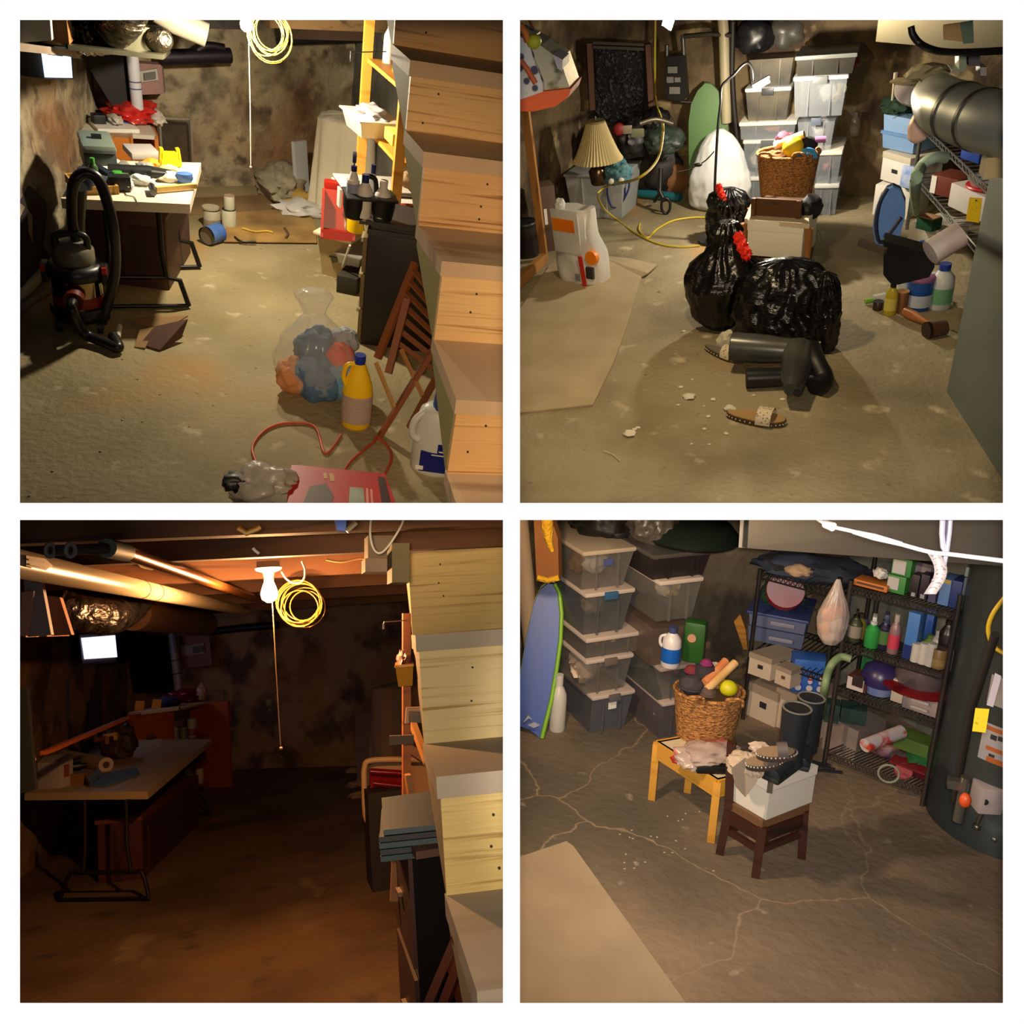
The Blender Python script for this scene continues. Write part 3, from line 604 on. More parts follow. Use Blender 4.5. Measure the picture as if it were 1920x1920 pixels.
solo(B().blob((0, 0, .03), (.08, .05, .04), .4, 2.4, 5, 3), 'brown_cloth', 'tan crumpled cloth between the shelf and the stairs', 'cloth', M((150, 130, 92), .9), loc=g(772, 362, ZT)+V((0, .05, .02)))
# open wooden shelf with cleaning stuff
A0, B0 = g(664, 505), g(722, 600)
f = Fr(); f.p = A0; e = B0-A0; f.yaw = math.atan2(e.y, e.x); f.w = e.length
SH = M((222, 160, 62), .5, c2=(190, 124, 40), sc=2., kind='w', st=(1, 1, 6), amt=1); SHD = M((126, 70, 30), .6)
t = thing('wooden_shelf', 'open honey coloured wooden shelf unit between the far wall and the stairs', 'shelf', f); htop = ztop(A0, 20); ds = .3
for x in (0, f.w):
    for y in (0, ds): fin(B().box((x, y, htop/2), (.03, .05, htop)), 'post', SH, t)
ZS = [ztop(A0, y) for y in (108, 232, 372)]
for z in ZS: fin(B().box((f.w/2, ds/2, z-.01), (f.w, ds, .02)), 'shelf_board', SH, t)
def sp(x, y, z): return f.p+Matrix.Rotation(f.yaw, 3, 'Z') @ V((x*f.w, y*ds, z))
sf = f
bottle('white_bottle', 'tall white bottle on the highest board of the honey shelf', sp(.12, .3, ZS[0]), .03, .2, WHITE, WHITE, None, 'plain', group='things on the honey shelf')
bottle('yellow_bottle', 'yellow bottle with an orange label on the highest board of the honey shelf', sp(.42, .3, ZS[0]), .036, .17, M((240, 205, 60), .4), WHITE, M((235, 110, 50), .4), 'plain', group='things on the honey shelf')
bottle('red_can', 'orange and white can behind the yellow bottle', sp(.7, .5, ZS[0]), .03, .15, M((225, 120, 70), .4), WHITE, None, 'can', group='things on the honey shelf')
fA = Fr(); fA.p = sp(.25, .1, ZS[1]+.002); fA.yaw = f.yaw+.1; fA.w = f.w*.42; fA.h = .085
def openbin(name, label, F_, d, m, rim, group=None, inner=None):
    t = thing(name, label, 'bin', F_, group)
    fin(B().frus((0, d/2-.15, 0), F_.w, d, F_.h, .8), 'bin_body', m, t); fin(B().box((0, d/2-.15, F_.h), (F_.w*1.1, d*1.1, .01), bev=.004), 'rim', rim, t)
    if inner: fin(B().blob((0, d/2-.15, F_.h+.01), (F_.w*.4, d*.35, .04), .5, 3., 2, 3), 'contents', inner, t)
    return t
openbin('cream_bin', 'cream wash basin sticking out of the honey shelf', fA, .22, M((222, 214, 178), .4, amt=.08), M((236, 230, 205), .4), None, M((190, 190, 196), .6))
solo(B().box((0, 0, .05), (.05, .09, .1)), 'blue_box', 'small navy box on the middle board of the honey shelf', 'box', M((30, 50, 110), .4), loc=sp(.78, .5, ZS[1]+.11), yaw=f.yaw)
solo(B().blob((0, 0, .06), (.05, .06, .1), .4, 3., 3, 3), 'plastic_wrap', 'bunched clear wrap leaning above the cream basin', 'plastic', M((205, 206, 204), .3), loc=sp(.8, .4, ZS[1]+.2))
solo(B().box((0, 0, .03), (.16, .1, .06), bev=.008), 'sponge_pack', 'yellow ended sponge pack under the cream basin', 'sponge', M((230, 205, 90), .7), loc=sp(.65, .2, ZS[1]+.03), yaw=f.yaw)
fA = Fr(); fA.p = sp(.5, .1, ZS[2]+.002); fA.yaw = f.yaw; fA.w = f.w*.9; fA.h = .13
t = thing('wire_basket', 'white rimmed clear basket with white boxes on the lowest board of the honey shelf', 'basket', fA)
fin(B().frus((0, .0, 0), fA.w, .34, fA.h, .85), 'basket_body', M((196, 196, 180), .5, a=.55), t); fin(B().box((0, 0, fA.h), (fA.w*1.08, .38, .012), bev=.004), 'rim', WHITE, t)
for i, (x, w_) in enumerate(((.08, .05), (.3, .06))): solo(B().box((0, 0, .05), (w_, .012, .1)), 'card', ('white price card clipped on the clear basket', 'white card with black print on the clear basket')[i], 'card', WHITE, loc=sp(x, -.55, ZS[2]+.02), yaw=f.yaw, group='cards on the clear basket')
bottle('yellow_container', 'bright yellow plastic container beside the clear basket', sp(.75, -.45, ZS[2]), .06, .19, M((238, 196, 10), .35), M((238, 196, 10), .35), None, 'can', group=None)
solo(B().box((0, 0, .05), (.05, .1, .1)), 'red_box', 'small dark red box behind the honey shelf post', 'box', M((150, 40, 24), .5), loc=sp(.98, .3, ZS[2]+.1), yaw=f.yaw)
solo(B().tube([dz(658, 98, 3.3), dz(725, 97, 3.3)], .002, 6).box(dz(659, 105, 3.3), (.008, .002, .035)), 'wire_hook', 'thin wire with a white tag by the honey shelf', 'hook', M((120, 116, 104), .4))
# staircase of fresh pine
def stairs(steps, width, cols, label, name='staircase', tread_th=.045, nail=None, side=None):
    """steps: (front corner of the nosing) points going up; every tread runs back to the next riser"""
    e = steps[-1]-steps[0]; e.z = 0; e.normalize(); vd = V((steps[2].x, steps[2].y, 0)).normalized(); e = (e*.65+vd*.35).normalized(); yaw = math.atan2(-e.x, e.y); p0 = steps[0]
    t = thing(name, label, 'stairs', loc=V((p0.x, p0.y, 0)), yaw=yaw)
    sv = V((e.y, -e.x, 0)); q = [((p-p0).dot(e), p.z, (p-p0).dot(sv)) for p in steps]
    for k in range(len(q)):
        y, z, xo = q[k]; yn = q[k+1][0] if k+1 < len(q) else y+(y-q[k-1][0]); zl = q[k-1][1] if k else z-(q[1][1]-z)
        m = cols[k % len(cols)]; lead = .012
        xn = q[k+1][2] if k+1 < len(q) else 2*xo-q[k-1][2]
        fin(B().prism([(xo-.008, y, z), (xo+width, y, z), (xn+width, yn+.03, z), (xn-.004, yn+.03, z)], (0, 0, -tread_th)), 'tread', m[0], t, smooth=False)
        fin(B().box((xo+width/2, y+lead+.015, (z-tread_th+zl)/2), (width, .03, z-tread_th-zl)), 'riser', m[1], t)
        fin(B().prism([(xo+.001, y+lead+.031, z-tread_th), (xn+.001, yn+lead, z-tread_th), (xn+.001, yn+lead, z-tread_th-.02), (xo+.001, y+lead+.031, zl-.02)], (.03, 0, 0)), 'stringer', m[2], t, smooth=False)
        if nail is not None:
            for xx, zz in nail[k % len(nail)]: fin(B().cyl((xo+xx, y+lead+.002, z-tread_th+zz), (xo+xx, y+lead-.003, z-tread_th+zz), .0035, seg=8), 'nail', INK, t)
    return t
def fitsteps(first, rest, z0):
    """first: nosing pixel of the lowest fitted step; rest: (foot of next riser, its nosing) pixels"""
    P = [g(first[0], first[1], z0)]
    for (bx, by), (nx, ny) in rest:
        b_ = g(bx, by, P[-1].z); P.append(V((b_.x, b_.y, ztop(b_, ny))))
    d = P[1]-P[0]; P.insert(0, P[0]-d); P.insert(0, P[0]-d); P.append(P[-1]+(P[-1]-P[-2])); P.append(P[-1]+(P[-1]-P[-2]))
    return P
z0 = 2.0-1.14
G1 = stair_wood((198, 156, 102), (142, 96, 48), 0); G2 = stair_wood((206, 168, 112), (150, 104, 52), 30); TRD = M((176, 150, 118), .7, c2=(140, 112, 82), sc=1.5, kind='w', st=(.4, 4, 4), amt=1)
STG = M((150, 150, 96), .7, c2=(126, 116, 70), sc=2., amt=1)
STP = fitsteps((861, 750), [((815, 640), (815, 490)), ((785, 425), (785, 285)), ((762, 247), (762, 113))], z0)
print('STEPS TL', [tuple(round(c, 2) for c in p) for p in STP])
stairs(STP, 1.1, [(TRD, G1, STG), (TRD, G2, STG)], 'raw pine staircase seen from the front, upper stair room', nail=[((.11, -.05), (.1, -.11)), ((.2, -.03), (.19, -.1), (.19, -.14)), ((.09, -.04), (.05, -.13))])
# folding slatted chair leaning between cabinet and stairs
CHW = M((132, 76, 42), .5, c2=(96, 50, 26), sc=2., kind='w', st=(1, 1, 5), amt=1)
t = thing('folding_chair', 'brown slatted wooden folding chair leaning against the dark cabinet', 'chair')
def rod(px0, d0, px1, d1, w, th, nm, m=CHW):
    p = g(*px0) if d0 is None else dz(*px0, d0); q = dz(*px1, d1)
    b = B(); bar(b, p, q, w, th, (0, 0, 1)); fin(b, nm, m, t, smooth=False)
dq = math.hypot(*g(712, 815)[:2])
rod((712, 818), None, (822, 640), dq+.02, .032, .02, 'leg'); rod((768, 800), None, (838, 672), dq-.08, .028, .018, 'leg')
rod((708, 672), dq+.15, (779, 492), dq+.3, .032, .02, 'back_stile'); rod((728, 700), dq+.05, (764, 560), dq+.2, .03, .018, 'back_stile')
for i in range(7): rod((774-i*6.0, 505+i*22), dq+.27-i*.015, (816-i*.6, 560+i*22), dq+.2-i*.015, .03, .008, 'slat')
rod((705, 680), dq+.1, (739, 764), dq-.02, .014, .014, 'rung', M((196, 150, 90), .5)); rod((752, 655), dq+.08, (792, 742), dq-.04, .014, .014, 'rung', M((180, 130, 76), .5))
# clear bag, jugs, cord, red package
f = fr(522, 752, 672, 762, 568)
t = thing('clear_bag', 'knotted clear plastic bag stuffed with coloured clothes', 'bag', f); w, h = f.w, f.h
prof = [(.30, 0), (.49, .08), (.53, .25), (.5, .42), (.42, .55), (.24, .68), (.12, .78), (.17, .88), (.24, .95), (.14, 1.0)]
def bagf(u, v, W_=w, H_=h, D_=None, sd=1., off=.0, prof=prof, fold=.06, crk=.0):
    i = v*(len(prof)-1); k = min(int(i), len(prof)-2); q = i-k; r = prof[k][0]*(1-q)+prof[k+1][0]*q; z = prof[k][1]*(1-q)+prof[k+1][1]*q
    a = u*2*PI; n_ = noise.noise(V((math.cos(a)*1.6+sd, math.sin(a)*1.6, z*3)))
    r *= 1+.14*n_+fold*math.sin(a*13+6*n_)*(0.2+z)+.04*noise.noise(V((math.cos(a)*6, math.sin(a)*6+sd, z*12)))+crk*(1-2.5*abs(noise.noise(V((math.cos(a)*3+z, math.sin(a)*3+sd, z*4)))))
    return V((math.cos(a)*r*W_+off*z*W_, (D_ or W_*.7)/2+math.sin(a)*r*(D_ or W_*.7), z*H_))
fin(B().surf(lambda u, v: bagf(u, v, off=-.12), 72, 40, True, True), 'film', M((232, 236, 240), .18, a=.22, amt=.1, bump=.3, sc=5.), t)
for i, (x, y, z, r_, c_) in enumerate(((-.3, .25, .15, .2, (190, 130, 84)), (0, .2, .12, .24, (74, 104, 140)), (.25, .22, .13, .2, (96, 140, 176)), (-.05, .4, .36, .24, (70, 96, 124)), (.22, .3, .32, .17, (196, 74, 40)), (-.14, .12, .25, .14, (84, 116, 150)), (.28, .5, .42, .16, (150, 158, 164)))):
    fin(B().blob((x*w, y*w, z*h+.02), (r_*w*1.18, r_*w*.95, r_*h*.95), .22, 2.0, i, 4), 'clothing', M(tuple(min(255, int(v*1.12)) for v in c_), .85), t)
f = fr(637, 806, 692, 812, 676)
t = thing('detergent_jug', 'bright yellow jug with a blue cap in front of the clear bag', 'jug', f); w, h = f.w, f.h; YJ = M((246, 200, 24), .35, amt=.08)
fin(B().lathe([(w*.44, 0), (w*.5, h*.03), (w*.51, h*.5), (w*.46, h*.62), (w*.28, h*.8), (w*.2, h*.88), (w*.2, h*.91)], (0, w*.42, 0), 28, sy=.78), 'jug_body', YJ, t)
fin(B().lathe([(w*.52, h*.09), (w*.52, h*.47)], (0, w*.42, 0), 28, sy=.78, cap=False), 'wrap_label', M((196, 176, 160), .6, c2=(150, 130, 130), sc=30., st=(.1, .1, 8), amt=1), t)
fin(B().cyl((0, w*.42, h*.89), (0, w*.42, h), w*.19), 'cap', M((24, 50, 160), .35), t)
fin(B().tube(smooth_pts([(-w*.16, w*.36, h*.88), (-w*.4, w*.3, h*.86), (-w*.5, w*.28, h*.72), (-w*.4, w*.3, h*.6)]), w*.08, 10), 'handle', YJ, t)
f = fr(768, 890, 856, 902, 754)
t = thing('bleach_jug', 'large translucent white jug with a wide blue cap and navy label', 'jug', f); w, h = f.w, f.h; WJ = M((196, 198, 190), .4, amt=.06)
fin(B().lathe([(w*.5, 0), (w*.54, h*.03), (w*.54, h*.4), (w*.52, h*.62), (w*.44, h*.78), (w*.3, h*.84)], (0, w*.4, 0), 32, sy=.72), 'jug_body', WJ, t)
fin(B().cyl((w*.12, w*.4, h*.83), (w*.12, w*.4, h), w*.33, w*.3, seg=28), 'cap', M((28, 66, 140), .35), t)
lb_ = fin(B().box((w*.1, .008, h*.2), (w*.86, .012, h*.26)).box((w*.26, .006, h*.38), (w*.5, .012, h*.14)), 'front_label', M((14, 26, 110), .35), t)
fin(B().box((w*.27, -.002, h*.36), (w*.46, .003, h*.012)).box((w*.2, -.002, h*.31), (w*.6, .003, h*.01)).box((-.32*w, -.001, h*.12), (w*.16, .003, h*.05)), 'print_line', WHITE, lb_)
fin(B().tube(smooth_pts([(-w*.3, w*.3, h*.78), (-w*.52, w*.2, h*.66), (-w*.54, w*.16, h*.5), (-w*.4, w*.14, h*.44)]), w*.08, 10), 'handle', WJ, t)
cable('extension_cord', 'orange red extension cord looping over the concrete by the yellow jug', [(640, 815), (610, 850), (590, 800), (540, 793), (500, 805), (474, 835), (480, 865), (500, 890), (540, 898), (570, 885)], .006, M((196, 84, 50), .45), .008)
cable('extension_cord', 'second loop of orange red cord near the red package', [(642, 888), (660, 862), (700, 830), (706, 820), (728, 838), (734, 862), (722, 888)], .006, M((186, 74, 46), .45), .008)
f = fr(535, 950, 745, 962, 905)
t = thing('tool_package', 'red cardboard tool package with a printed label lying on the floor', 'package'); RP = M((190, 34, 20), .45, c2=(160, 26, 18), sc=3., amt=1)
Pq = gl([(546, 872), (560, 872), (722, 888), (748, 960), (535, 960)], .09)
fin(B().prism(Pq, (0, 0, -.09)), 'package_body', RP, t, smooth=False)
fin(B().prism(gl([(656, 913), (682, 915), (684, 945), (654, 945)], .0915), (0, 0, -.002)), 'picture', M((60, 84, 56), .5, c2=(190, 196, 180), sc=8., amt=1), t, smooth=False)
fin(B().prism(gl([(686, 915), (690, 915), (692, 945), (687, 945)], .0915), (0, 0, -.002)).prism(gl([(694, 917), (698, 917), (700, 945), (696, 945)], .0915), (0, 0, -.002)), 'print_line', M((225, 150, 130), .5), t, smooth=False)
fin(B().prism(gl([(708, 893), (722, 895), (734, 945), (716, 945)], .0915), (0, 0, -.002)), 'stripe', M((60, 22, 20), .5), t, smooth=False)
fin(B().prism(gl([(580, 912), (612, 906), (626, 930), (620, 950), (566, 950)], .0915), (0, 0, -.002)), 'dark_print', M((84, 60, 40), .5), t, smooth=False)
fin(B().prism(gl([(606, 886), (612, 886), (614, 897), (607, 897)], .0915), (0, 0, -.002)).prism(gl([(617, 887), (625, 888), (628, 902), (620, 902)], .0915), (0, 0, -.002)), 'yellow_mark', M((190, 150, 80), .5), t, smooth=False)
t = thing('shopping_bag', 'crumpled white and black shopping bag beside the red package', 'bag', fr(430, 955, 530, 955, 893))
fin(B().blob((.03, .06, .06), (.12, .1, .09), .25, 1.6, 5, 4), 'bag_body', M((176, 170, 156), .35, bump=.5), t); fin(B().blob((-.06, .05, .09), (.06, .05, .035), .4, 2.4, 6, 3, rot=.4), 'dark_print', BLACK, t)
for i, (x, y) in enumerate(((258, 711), (229, 788), (267, 791), (188, 847), (98, 884), (55, 930), (230, 674), (400, 760), (355, 800), (480, 690), (520, 520), (300, 740))):
    solo(B().ell((0, 0, .002), (.006, .005, .003), 1), 'floor_crumb', 'tiny pale crumb on the concrete floor, upper stair room', 'crumb', M((190, 176, 130), .8), loc=g(x, y), group='crumbs on the upper stair room floor')
LT = point('bulb_light', dz(462, 64, 4.7), 95, (255, 238, 206), .03)
spot('front_fill', g(600, 300, 1.3)*0+V((-.03, -.02, 2.03)), g(780, 620, .5), 215, (255, 214, 162), .75, .9)  # added fill spot beside the camera, brightens the stair fronts
use('TR')
FLOOR_TR = layered('storage_floor_material', (150, 138, 108), [((118, 106, 78), 1.4, .42, .65, (1, 1, 1), 'n'), ((176, 128, 62), .8, .62, .74, (1, 1, 1), 'n'), ((186, 172, 140), 6., .62, .74, (1, 1, 1), 'n'), ((100, 88, 64), 20., .66, .76, (1, 1, 1), 'n')], .8, .25, 30.)
SWALL = layered('storage_wall_material', (104, 88, 62), [((62, 48, 34), 3.2, .45, .6, (1, 1, 1), 'n'), ((148, 132, 92), 6., .6, .7, (1, 1, 1), 'n')], .92, .8, 9.)
struct(B().box((0, 6, -.06), (14, 14, .12)), 'floor', FLOOR_TR)
w1, w2 = g(1100, 368), g(1660, 368)
wallplane(w1, w2+(w2-w1)*.3, 2.4, .2, SWALL, 'wall_back', .05)
wL = g(975, 470)
wallplane(w1, wL+(wL-w1)*.8, 2.4, .2, SWALL, 'wall_left', .05)
def bk(x, y, off=0.):
    e = (w2-w1).normalized(); n = V((-e.y, e.x, 0)); n = n if n.dot(w1) > 0 else -n
    return vp(x, y, w1-n*off, w2-n*off)
# rug
RUG = M((172, 156, 124), .95, c2=(150, 134, 104), sc=4., amt=1, bump=.2)
b = B(); b.prism([g(x, y, .012) for x, y in ((960, 775), (1112, 758), (1150, 680), (1176, 610), (1203, 518), (1140, 484), (1062, 478), (1030, 498), (960, 600))], (0, 0, -.01))
b.prism([g(1203, 518, .013), g(1214, 512, .03), g(1233, 496, .012), g(1180, 484, .013), g(1140, 480, .013), g(1138, 486, .012)], (0, 0, -.008))
solo(b, 'area_rug', 'beige rug with a turned corner beside the dog food bag', 'rug', RUG, smooth=False)
# far wall: dark window with film, posts, meter box, pipes
t = struct(B().prism([bk(1100, 80, .0), bk(1222, 82, .0), bk(1224, 236, .0), bk(1108, 236, .0)], (0, -.03, 0)), 'window_1', M((26, 22, 22), .8))
NF = M((10, 12, 18), .12, c2=(60, 66, 80), sc=34., amt=1, bump=1., co=.62, wid=.06)
fin(B().prism([bk(1116, 90, .05), bk(1208, 92, .05), bk(1208, 232, .05), bk(1118, 226, .05)], (0, -.01, 0)), 'pane', NF, t)
PW = M((92, 62, 46), .8, c2=(62, 40, 30), sc=3., kind='w', st=(6, 6, 1), amt=1)
for q in (((1106, 80), (1112, 205)), ((1216, 82), (1222, 204))):
    b = B(); bar(b, bk(*q[0], .06), bk(*q[1], .06), .07, .04); fin(b, 'window_frame', PW, t, smooth=False)
for y in (80, 88):
    b = B(); bar(b, bk(1112, y, .08), bk(1208, y+4, .08), .014, .02, (0, 0, 1)); fin(b, 'sill', M((74, 66, 60), .7), t, smooth=False)
t = thing('meter_box', 'black electric meter cabinet with grey labels on the far wall', 'meter box')
fin(B().prism([bk(x, y, .16) for x, y in ((1249, 106), (1284, 104), (1290, 182), (1278, 190), (1252, 186), (1246, 176))], (0, .12, 0)), 'cabinet_body', M((26, 26, 26), .4), t, smooth=False)
for q in ((1252, 125, 1270, 137), (1250, 144, 1263, 155), (1265, 145, 1276, 154), (1255, 163, 1275, 176)):
    fin(B().prism([bk(q[0], q[1], .165), bk(q[2], q[1], .165), bk(q[2], q[3], .165), bk(q[0], q[3], .165)], (0, -.004, 0)), 'label_plate', M((120, 120, 116), .5), t, smooth=False)
for a_, b_ in (((1250, 84), (1250, 108)), ((1280, 66), (1282, 108))): fin(B().cyl(bk(*a_, .13), bk(*b_, .13), .016), 'conduit', M((90, 90, 86), .4, .6), t)
solo(B().tube([bk(1282, 68, .14), bk(1330, 64, .14), bk(1372, 66, .14)], .016, 8), 'conduit_pipe', 'thin dark conduit crossing above the meter cabinet', 'pipe', M((70, 66, 58), .4, .5))
solo(B().tube([bk(1276, 190, .12), bk(1298, 191, .12)], .012, 8), 'metal_stub', 'bright metal stub pipe below the meter cabinet', 'pipe', CHROME)
solo(B().tube([bk(1354, 26, .12), bk(1357, 60, .12), bk(1360, 170, .12), bk(1362, 230, .12)], .038, 14), 'drain_pipe', 'ivory vertical drain pipe behind the green board', 'pipe', M((168, 158, 128), .5))
solo(B().tube([bk(1374, 40, .12), bk(1372, 130, .12), bk(1376, 200, .12), bk(1386, 300, .12)], .02, 8), 'black_conduit', 'thin black conduit running down beside the ivory pipe', 'pipe', M((22, 18, 16), .6))
solo(B().prism([dz(1246, 30, 4.), dz(1266, 33, 4.), dz(1258, 58, 4.), dz(1241, 47, 4.)], (0, .004, 0)), 'paper_tag', 'white paper tag hanging above the meter cabinet', 'tag', WHITE, smooth=False)
wbot = bk(1588, 205, .1)
bottle('wall_bottle', 'small clear bottle standing on the dark ledge at the far wall', bk(1602, 253, .12), .04, .16, M((120, 112, 100), .3, a=.6), M((90, 86, 76), .5), None, 'plain')
# yellow cord
P = [bk(1229, 20, .1), bk(1228, 120, .1), bk(1230, 190, .14), dz(1240, 222, 5.6), dz(1243, 250, 5.5), dz(1232, 300, 5.3), dz(1195, 335, 5.0), g(1150, 345, .34), g(1122, 362, .34), g(1130, 388, .12), g(1157, 412, .006), g(1190, 436, .006), g(1230, 456, .006), g(1270, 463, .006), g(1312, 461, .006)]
solo(B().tube(smooth_pts(P, 8), .008, 6), 'yellow_rope', 'long yellow cord dropping from the ceiling past the grey tote onto the floor', 'cord', M((190, 170, 60), .5))
cable('yellow_rope', 'second loop of yellow cord on the floor behind the white sack', [(1200, 420), (1199, 432), (1214, 446), (1232, 430), (1262, 414), (1300, 408), (1330, 408)], .008, M((205, 180, 60), .5), .008)
# tote bag hanging at the picture edge
t = thing('tote_bag', 'hanging blueberry print tote bag with an orange base', 'bag')
hD = 2.75
def tq(pix, o=0., th=.1): return [dz(x, y, hD+o) for x, y in pix]
TB = M((34, 52, 92), .6, c2=(196, 204, 214), sc=34., amt=1, kind='v', co=.42, wid=.05)
TG = M((176, 178, 160), .6, c2=(74, 92, 60), sc=12., amt=1, co=.6, wid=.05)
fin(B().prism(tq([(955, 60), (990, 76), (1000, 110), (1018, 158), (1018, 172), (960, 192)]), (0, .16, 0)), 'front_panel', TB, t, smooth=False)
fin(B().prism(tq([(988, 74), (1014, 86), (1050, 112), (1069, 166), (1018, 174), (1000, 112)], .02), (0, .15, 0)), 'side_panel', TG, t, smooth=False)
fin(B().prism(tq([(1036, 102), (1055, 112), (1054, 134), (1045, 128)], .01), (0, .1, 0)), 'white_flower', M((190, 190, 205), .7), t, smooth=False)
fin(B().prism(tq([(960, 190), (1016, 172), (1071, 166), (1066, 182), (1040, 200), (1000, 209), (960, 208)]), (0, .17, 0)), 'base_panel', M((212, 88, 30), .6, amt=.2), t, smooth=False)
fin(B().tube(tq([(975, 46), (985, 62), (990, 78)]), .011, 8), 'strap', M((205, 120, 50), .6), t)
fin(B().tube(tq([(975, 112), (990, 132), (1004, 156)], -.02), .008, 8), 'strap', M((190, 96, 60), .6), t)
solo(B().ell(dz(1001, 78, hD), (.022, .02, .02), 2), 'tag', 'small yellow green tag on the tote bag rim', 'tag', M((190, 200, 60), .6))
solo(B().tube([dz(990, 30, hD+.3), dz(1008, 72, hD+.3)], .006, 6), 'thin_rod', 'thin brown rod above the blueberry tote bag', 'rod', M((150, 96, 60), .6))
# wooden frame on the left with the slatted crib side and what is around
PO = M((160, 112, 58), .5, c2=(126, 84, 40), sc=2., kind='w', st=(5, 5, 1), amt=1)
t = thing('wooden_rack', 'pale brown wooden rack post and base beside the rug', 'rack')
pf = g(1021, 488); d_ = math.hypot(pf.x, pf.y)
b = B(); bar(b, pf, dz(985, 205, d_-.12), .05, .05); fin(b, 'post', PO, t, smooth=False)
b = B(); bar(b, g(1020, 484, .05), g(955, 545, .05), .04, .07, (0, 0, 1)); fin(b, 'base_rail', PO, t, smooth=False)
RBR = M((84, 44, 34), .6, c2=(56, 28, 24), sc=3., amt=1)
f = fr(1008, 398, 1066, 388, 262)
t = thing('crib_side', 'dark red brown slatted crib side standing by the grey tote', 'slatted frame', f)
for z in (.02, f.h*.96): fin(B().box((0, 0, z), (f.w, .03, .04)), 'rail', RBR, t)
for i in range(9): fin(B().box((-f.w/2+f.w*i/8, 0, f.h/2), (.018, .018, f.h)), 'slat', RBR, t)
f = fr(1016, 474, 1050, 468, 350)
t = thing('tall_carton', 'narrow brown box standing between the wooden rack and the grey tote', 'box', f); fin(B().box((0, .08, f.h/2), (f.w, .16, f.h), bev=.005), 'box_body', M((92, 70, 60), .7), t)
fin(B().box((-f.w*.1, -.003, f.h*.55), (f.w*.16, .006, f.h*.24)), 'paper_label', WHITE, t)
bottle('dark_bucket', 'black bucket under the wooden rack', g(985, 488)+V((0, .1, 0)), .09, .26, M((40, 34, 34), .4), BLACK, None, 'tubcan', cat='bucket')
bottle('grey_bottle', 'grey bottle with a blue top behind the wooden rack', g(982, 420)+V((0, .05, 0)), .055, .34, M((120, 122, 124), .4), M((50, 70, 110), .4))
# grey tote with the lamp on it, teal bag
f = fr(1062, 408, 1172, 412, 328)
t = tub('storage_tote', 'grey lidded tote with a pleated lamp on it', f, .42, M((150, 154, 154), .5, amt=.1), M((160, 164, 166), .5), None, None, .88, .02); ZG = f.h
f = fr(1102, 350, 1134, 350, 222, ZG)
t = thing('table_lamp', 'brass table lamp with a pleated cream shade', 'lamp', f); r = f.w/2; hl = f.h
fin(B().lathe([(r*.8, 0), (r*.9, hl*.02), (r*1.0, hl*.12), (r*1.1, hl*.2), (r*.6, hl*.3), (r*.2, hl*.36), (r*.16, hl*.5)], (0, r, 0), 28), 'base', M((96, 78, 60), .25, .8, amt=.2), t)
R1, R0 = r*2.75, r*1.0
def shade(u, v):
    a = u*2*PI; rr = R1+(R0-R1)*(v**.8); rr *= 1+.025*math.sin(a*44); return V((math.cos(a)*rr, r+math.sin(a)*rr, hl*(.36+.56*v)))
fin(B().surf(shade, 176, 8, True), 'lamp_shade', M((186, 170, 122), .8, amt=.1), t)
fin(B().lathe([(R0*1.0, hl*.9), (R0*1.05, hl*.92), (R0*1.0, hl*.94)], (0, r, 0)), 'shade_rim', M((150, 134, 96), .7), t)
fin(B().cyl((0, r, hl*.9), (0, r, hl), .008), 'finial', CHROME, t)
f = fr(1130, 352, 1180, 350, 306, ZG)
t = thing('gift_bag', 'teal printed bag with navy straps leaning on the grey tote', 'bag', f)
fin(B().blob((0, .1, f.h*.45), (f.w*.5, .09, f.h*.55), .3, 2.2, 3, 4), 'bag_body', M((84, 140, 142), .6, c2=(40, 60, 96), sc=12., amt=1), t)
for i, (x, y) in enumerate(((1146, 340), (1165, 338), (1156, 330))): fin(B().ell(Lc(f, g(x, y, ZG+.05)), (.022, .012, .022), 2), 'white_flower', WHITE, t)
NAV = M((26, 34, 96), .6)
P = [g(1142, 346, ZG), g(1138, 352, ZG-.05), dz(1144, 376, 3.95), dz(1152, 388, 3.92), dz(1172, 372, 3.92), dz(1180, 345, 4.0)]
dd_ = math.hypot(*g(1140, 408)[:2])-.03
P = [dz(x, y, dd_) for x, y in ((1140, 340), (1139, 362), (1144, 382), (1152, 389), (1166, 380), (1178, 356), (1180, 340))]
fin(B().tube([Lc(f, p) for p in smooth_pts(P, 6)], .008, 6), 'strap', NAV, t)
P = [dz(x, y, dd_) for x, y in ((1154, 345), (1160, 362), (1170, 374), (1172, 352))]
fin(B().tube([Lc(f, p) for p in smooth_pts(P, 6)], .007, 6), 'strap', NAV, t)
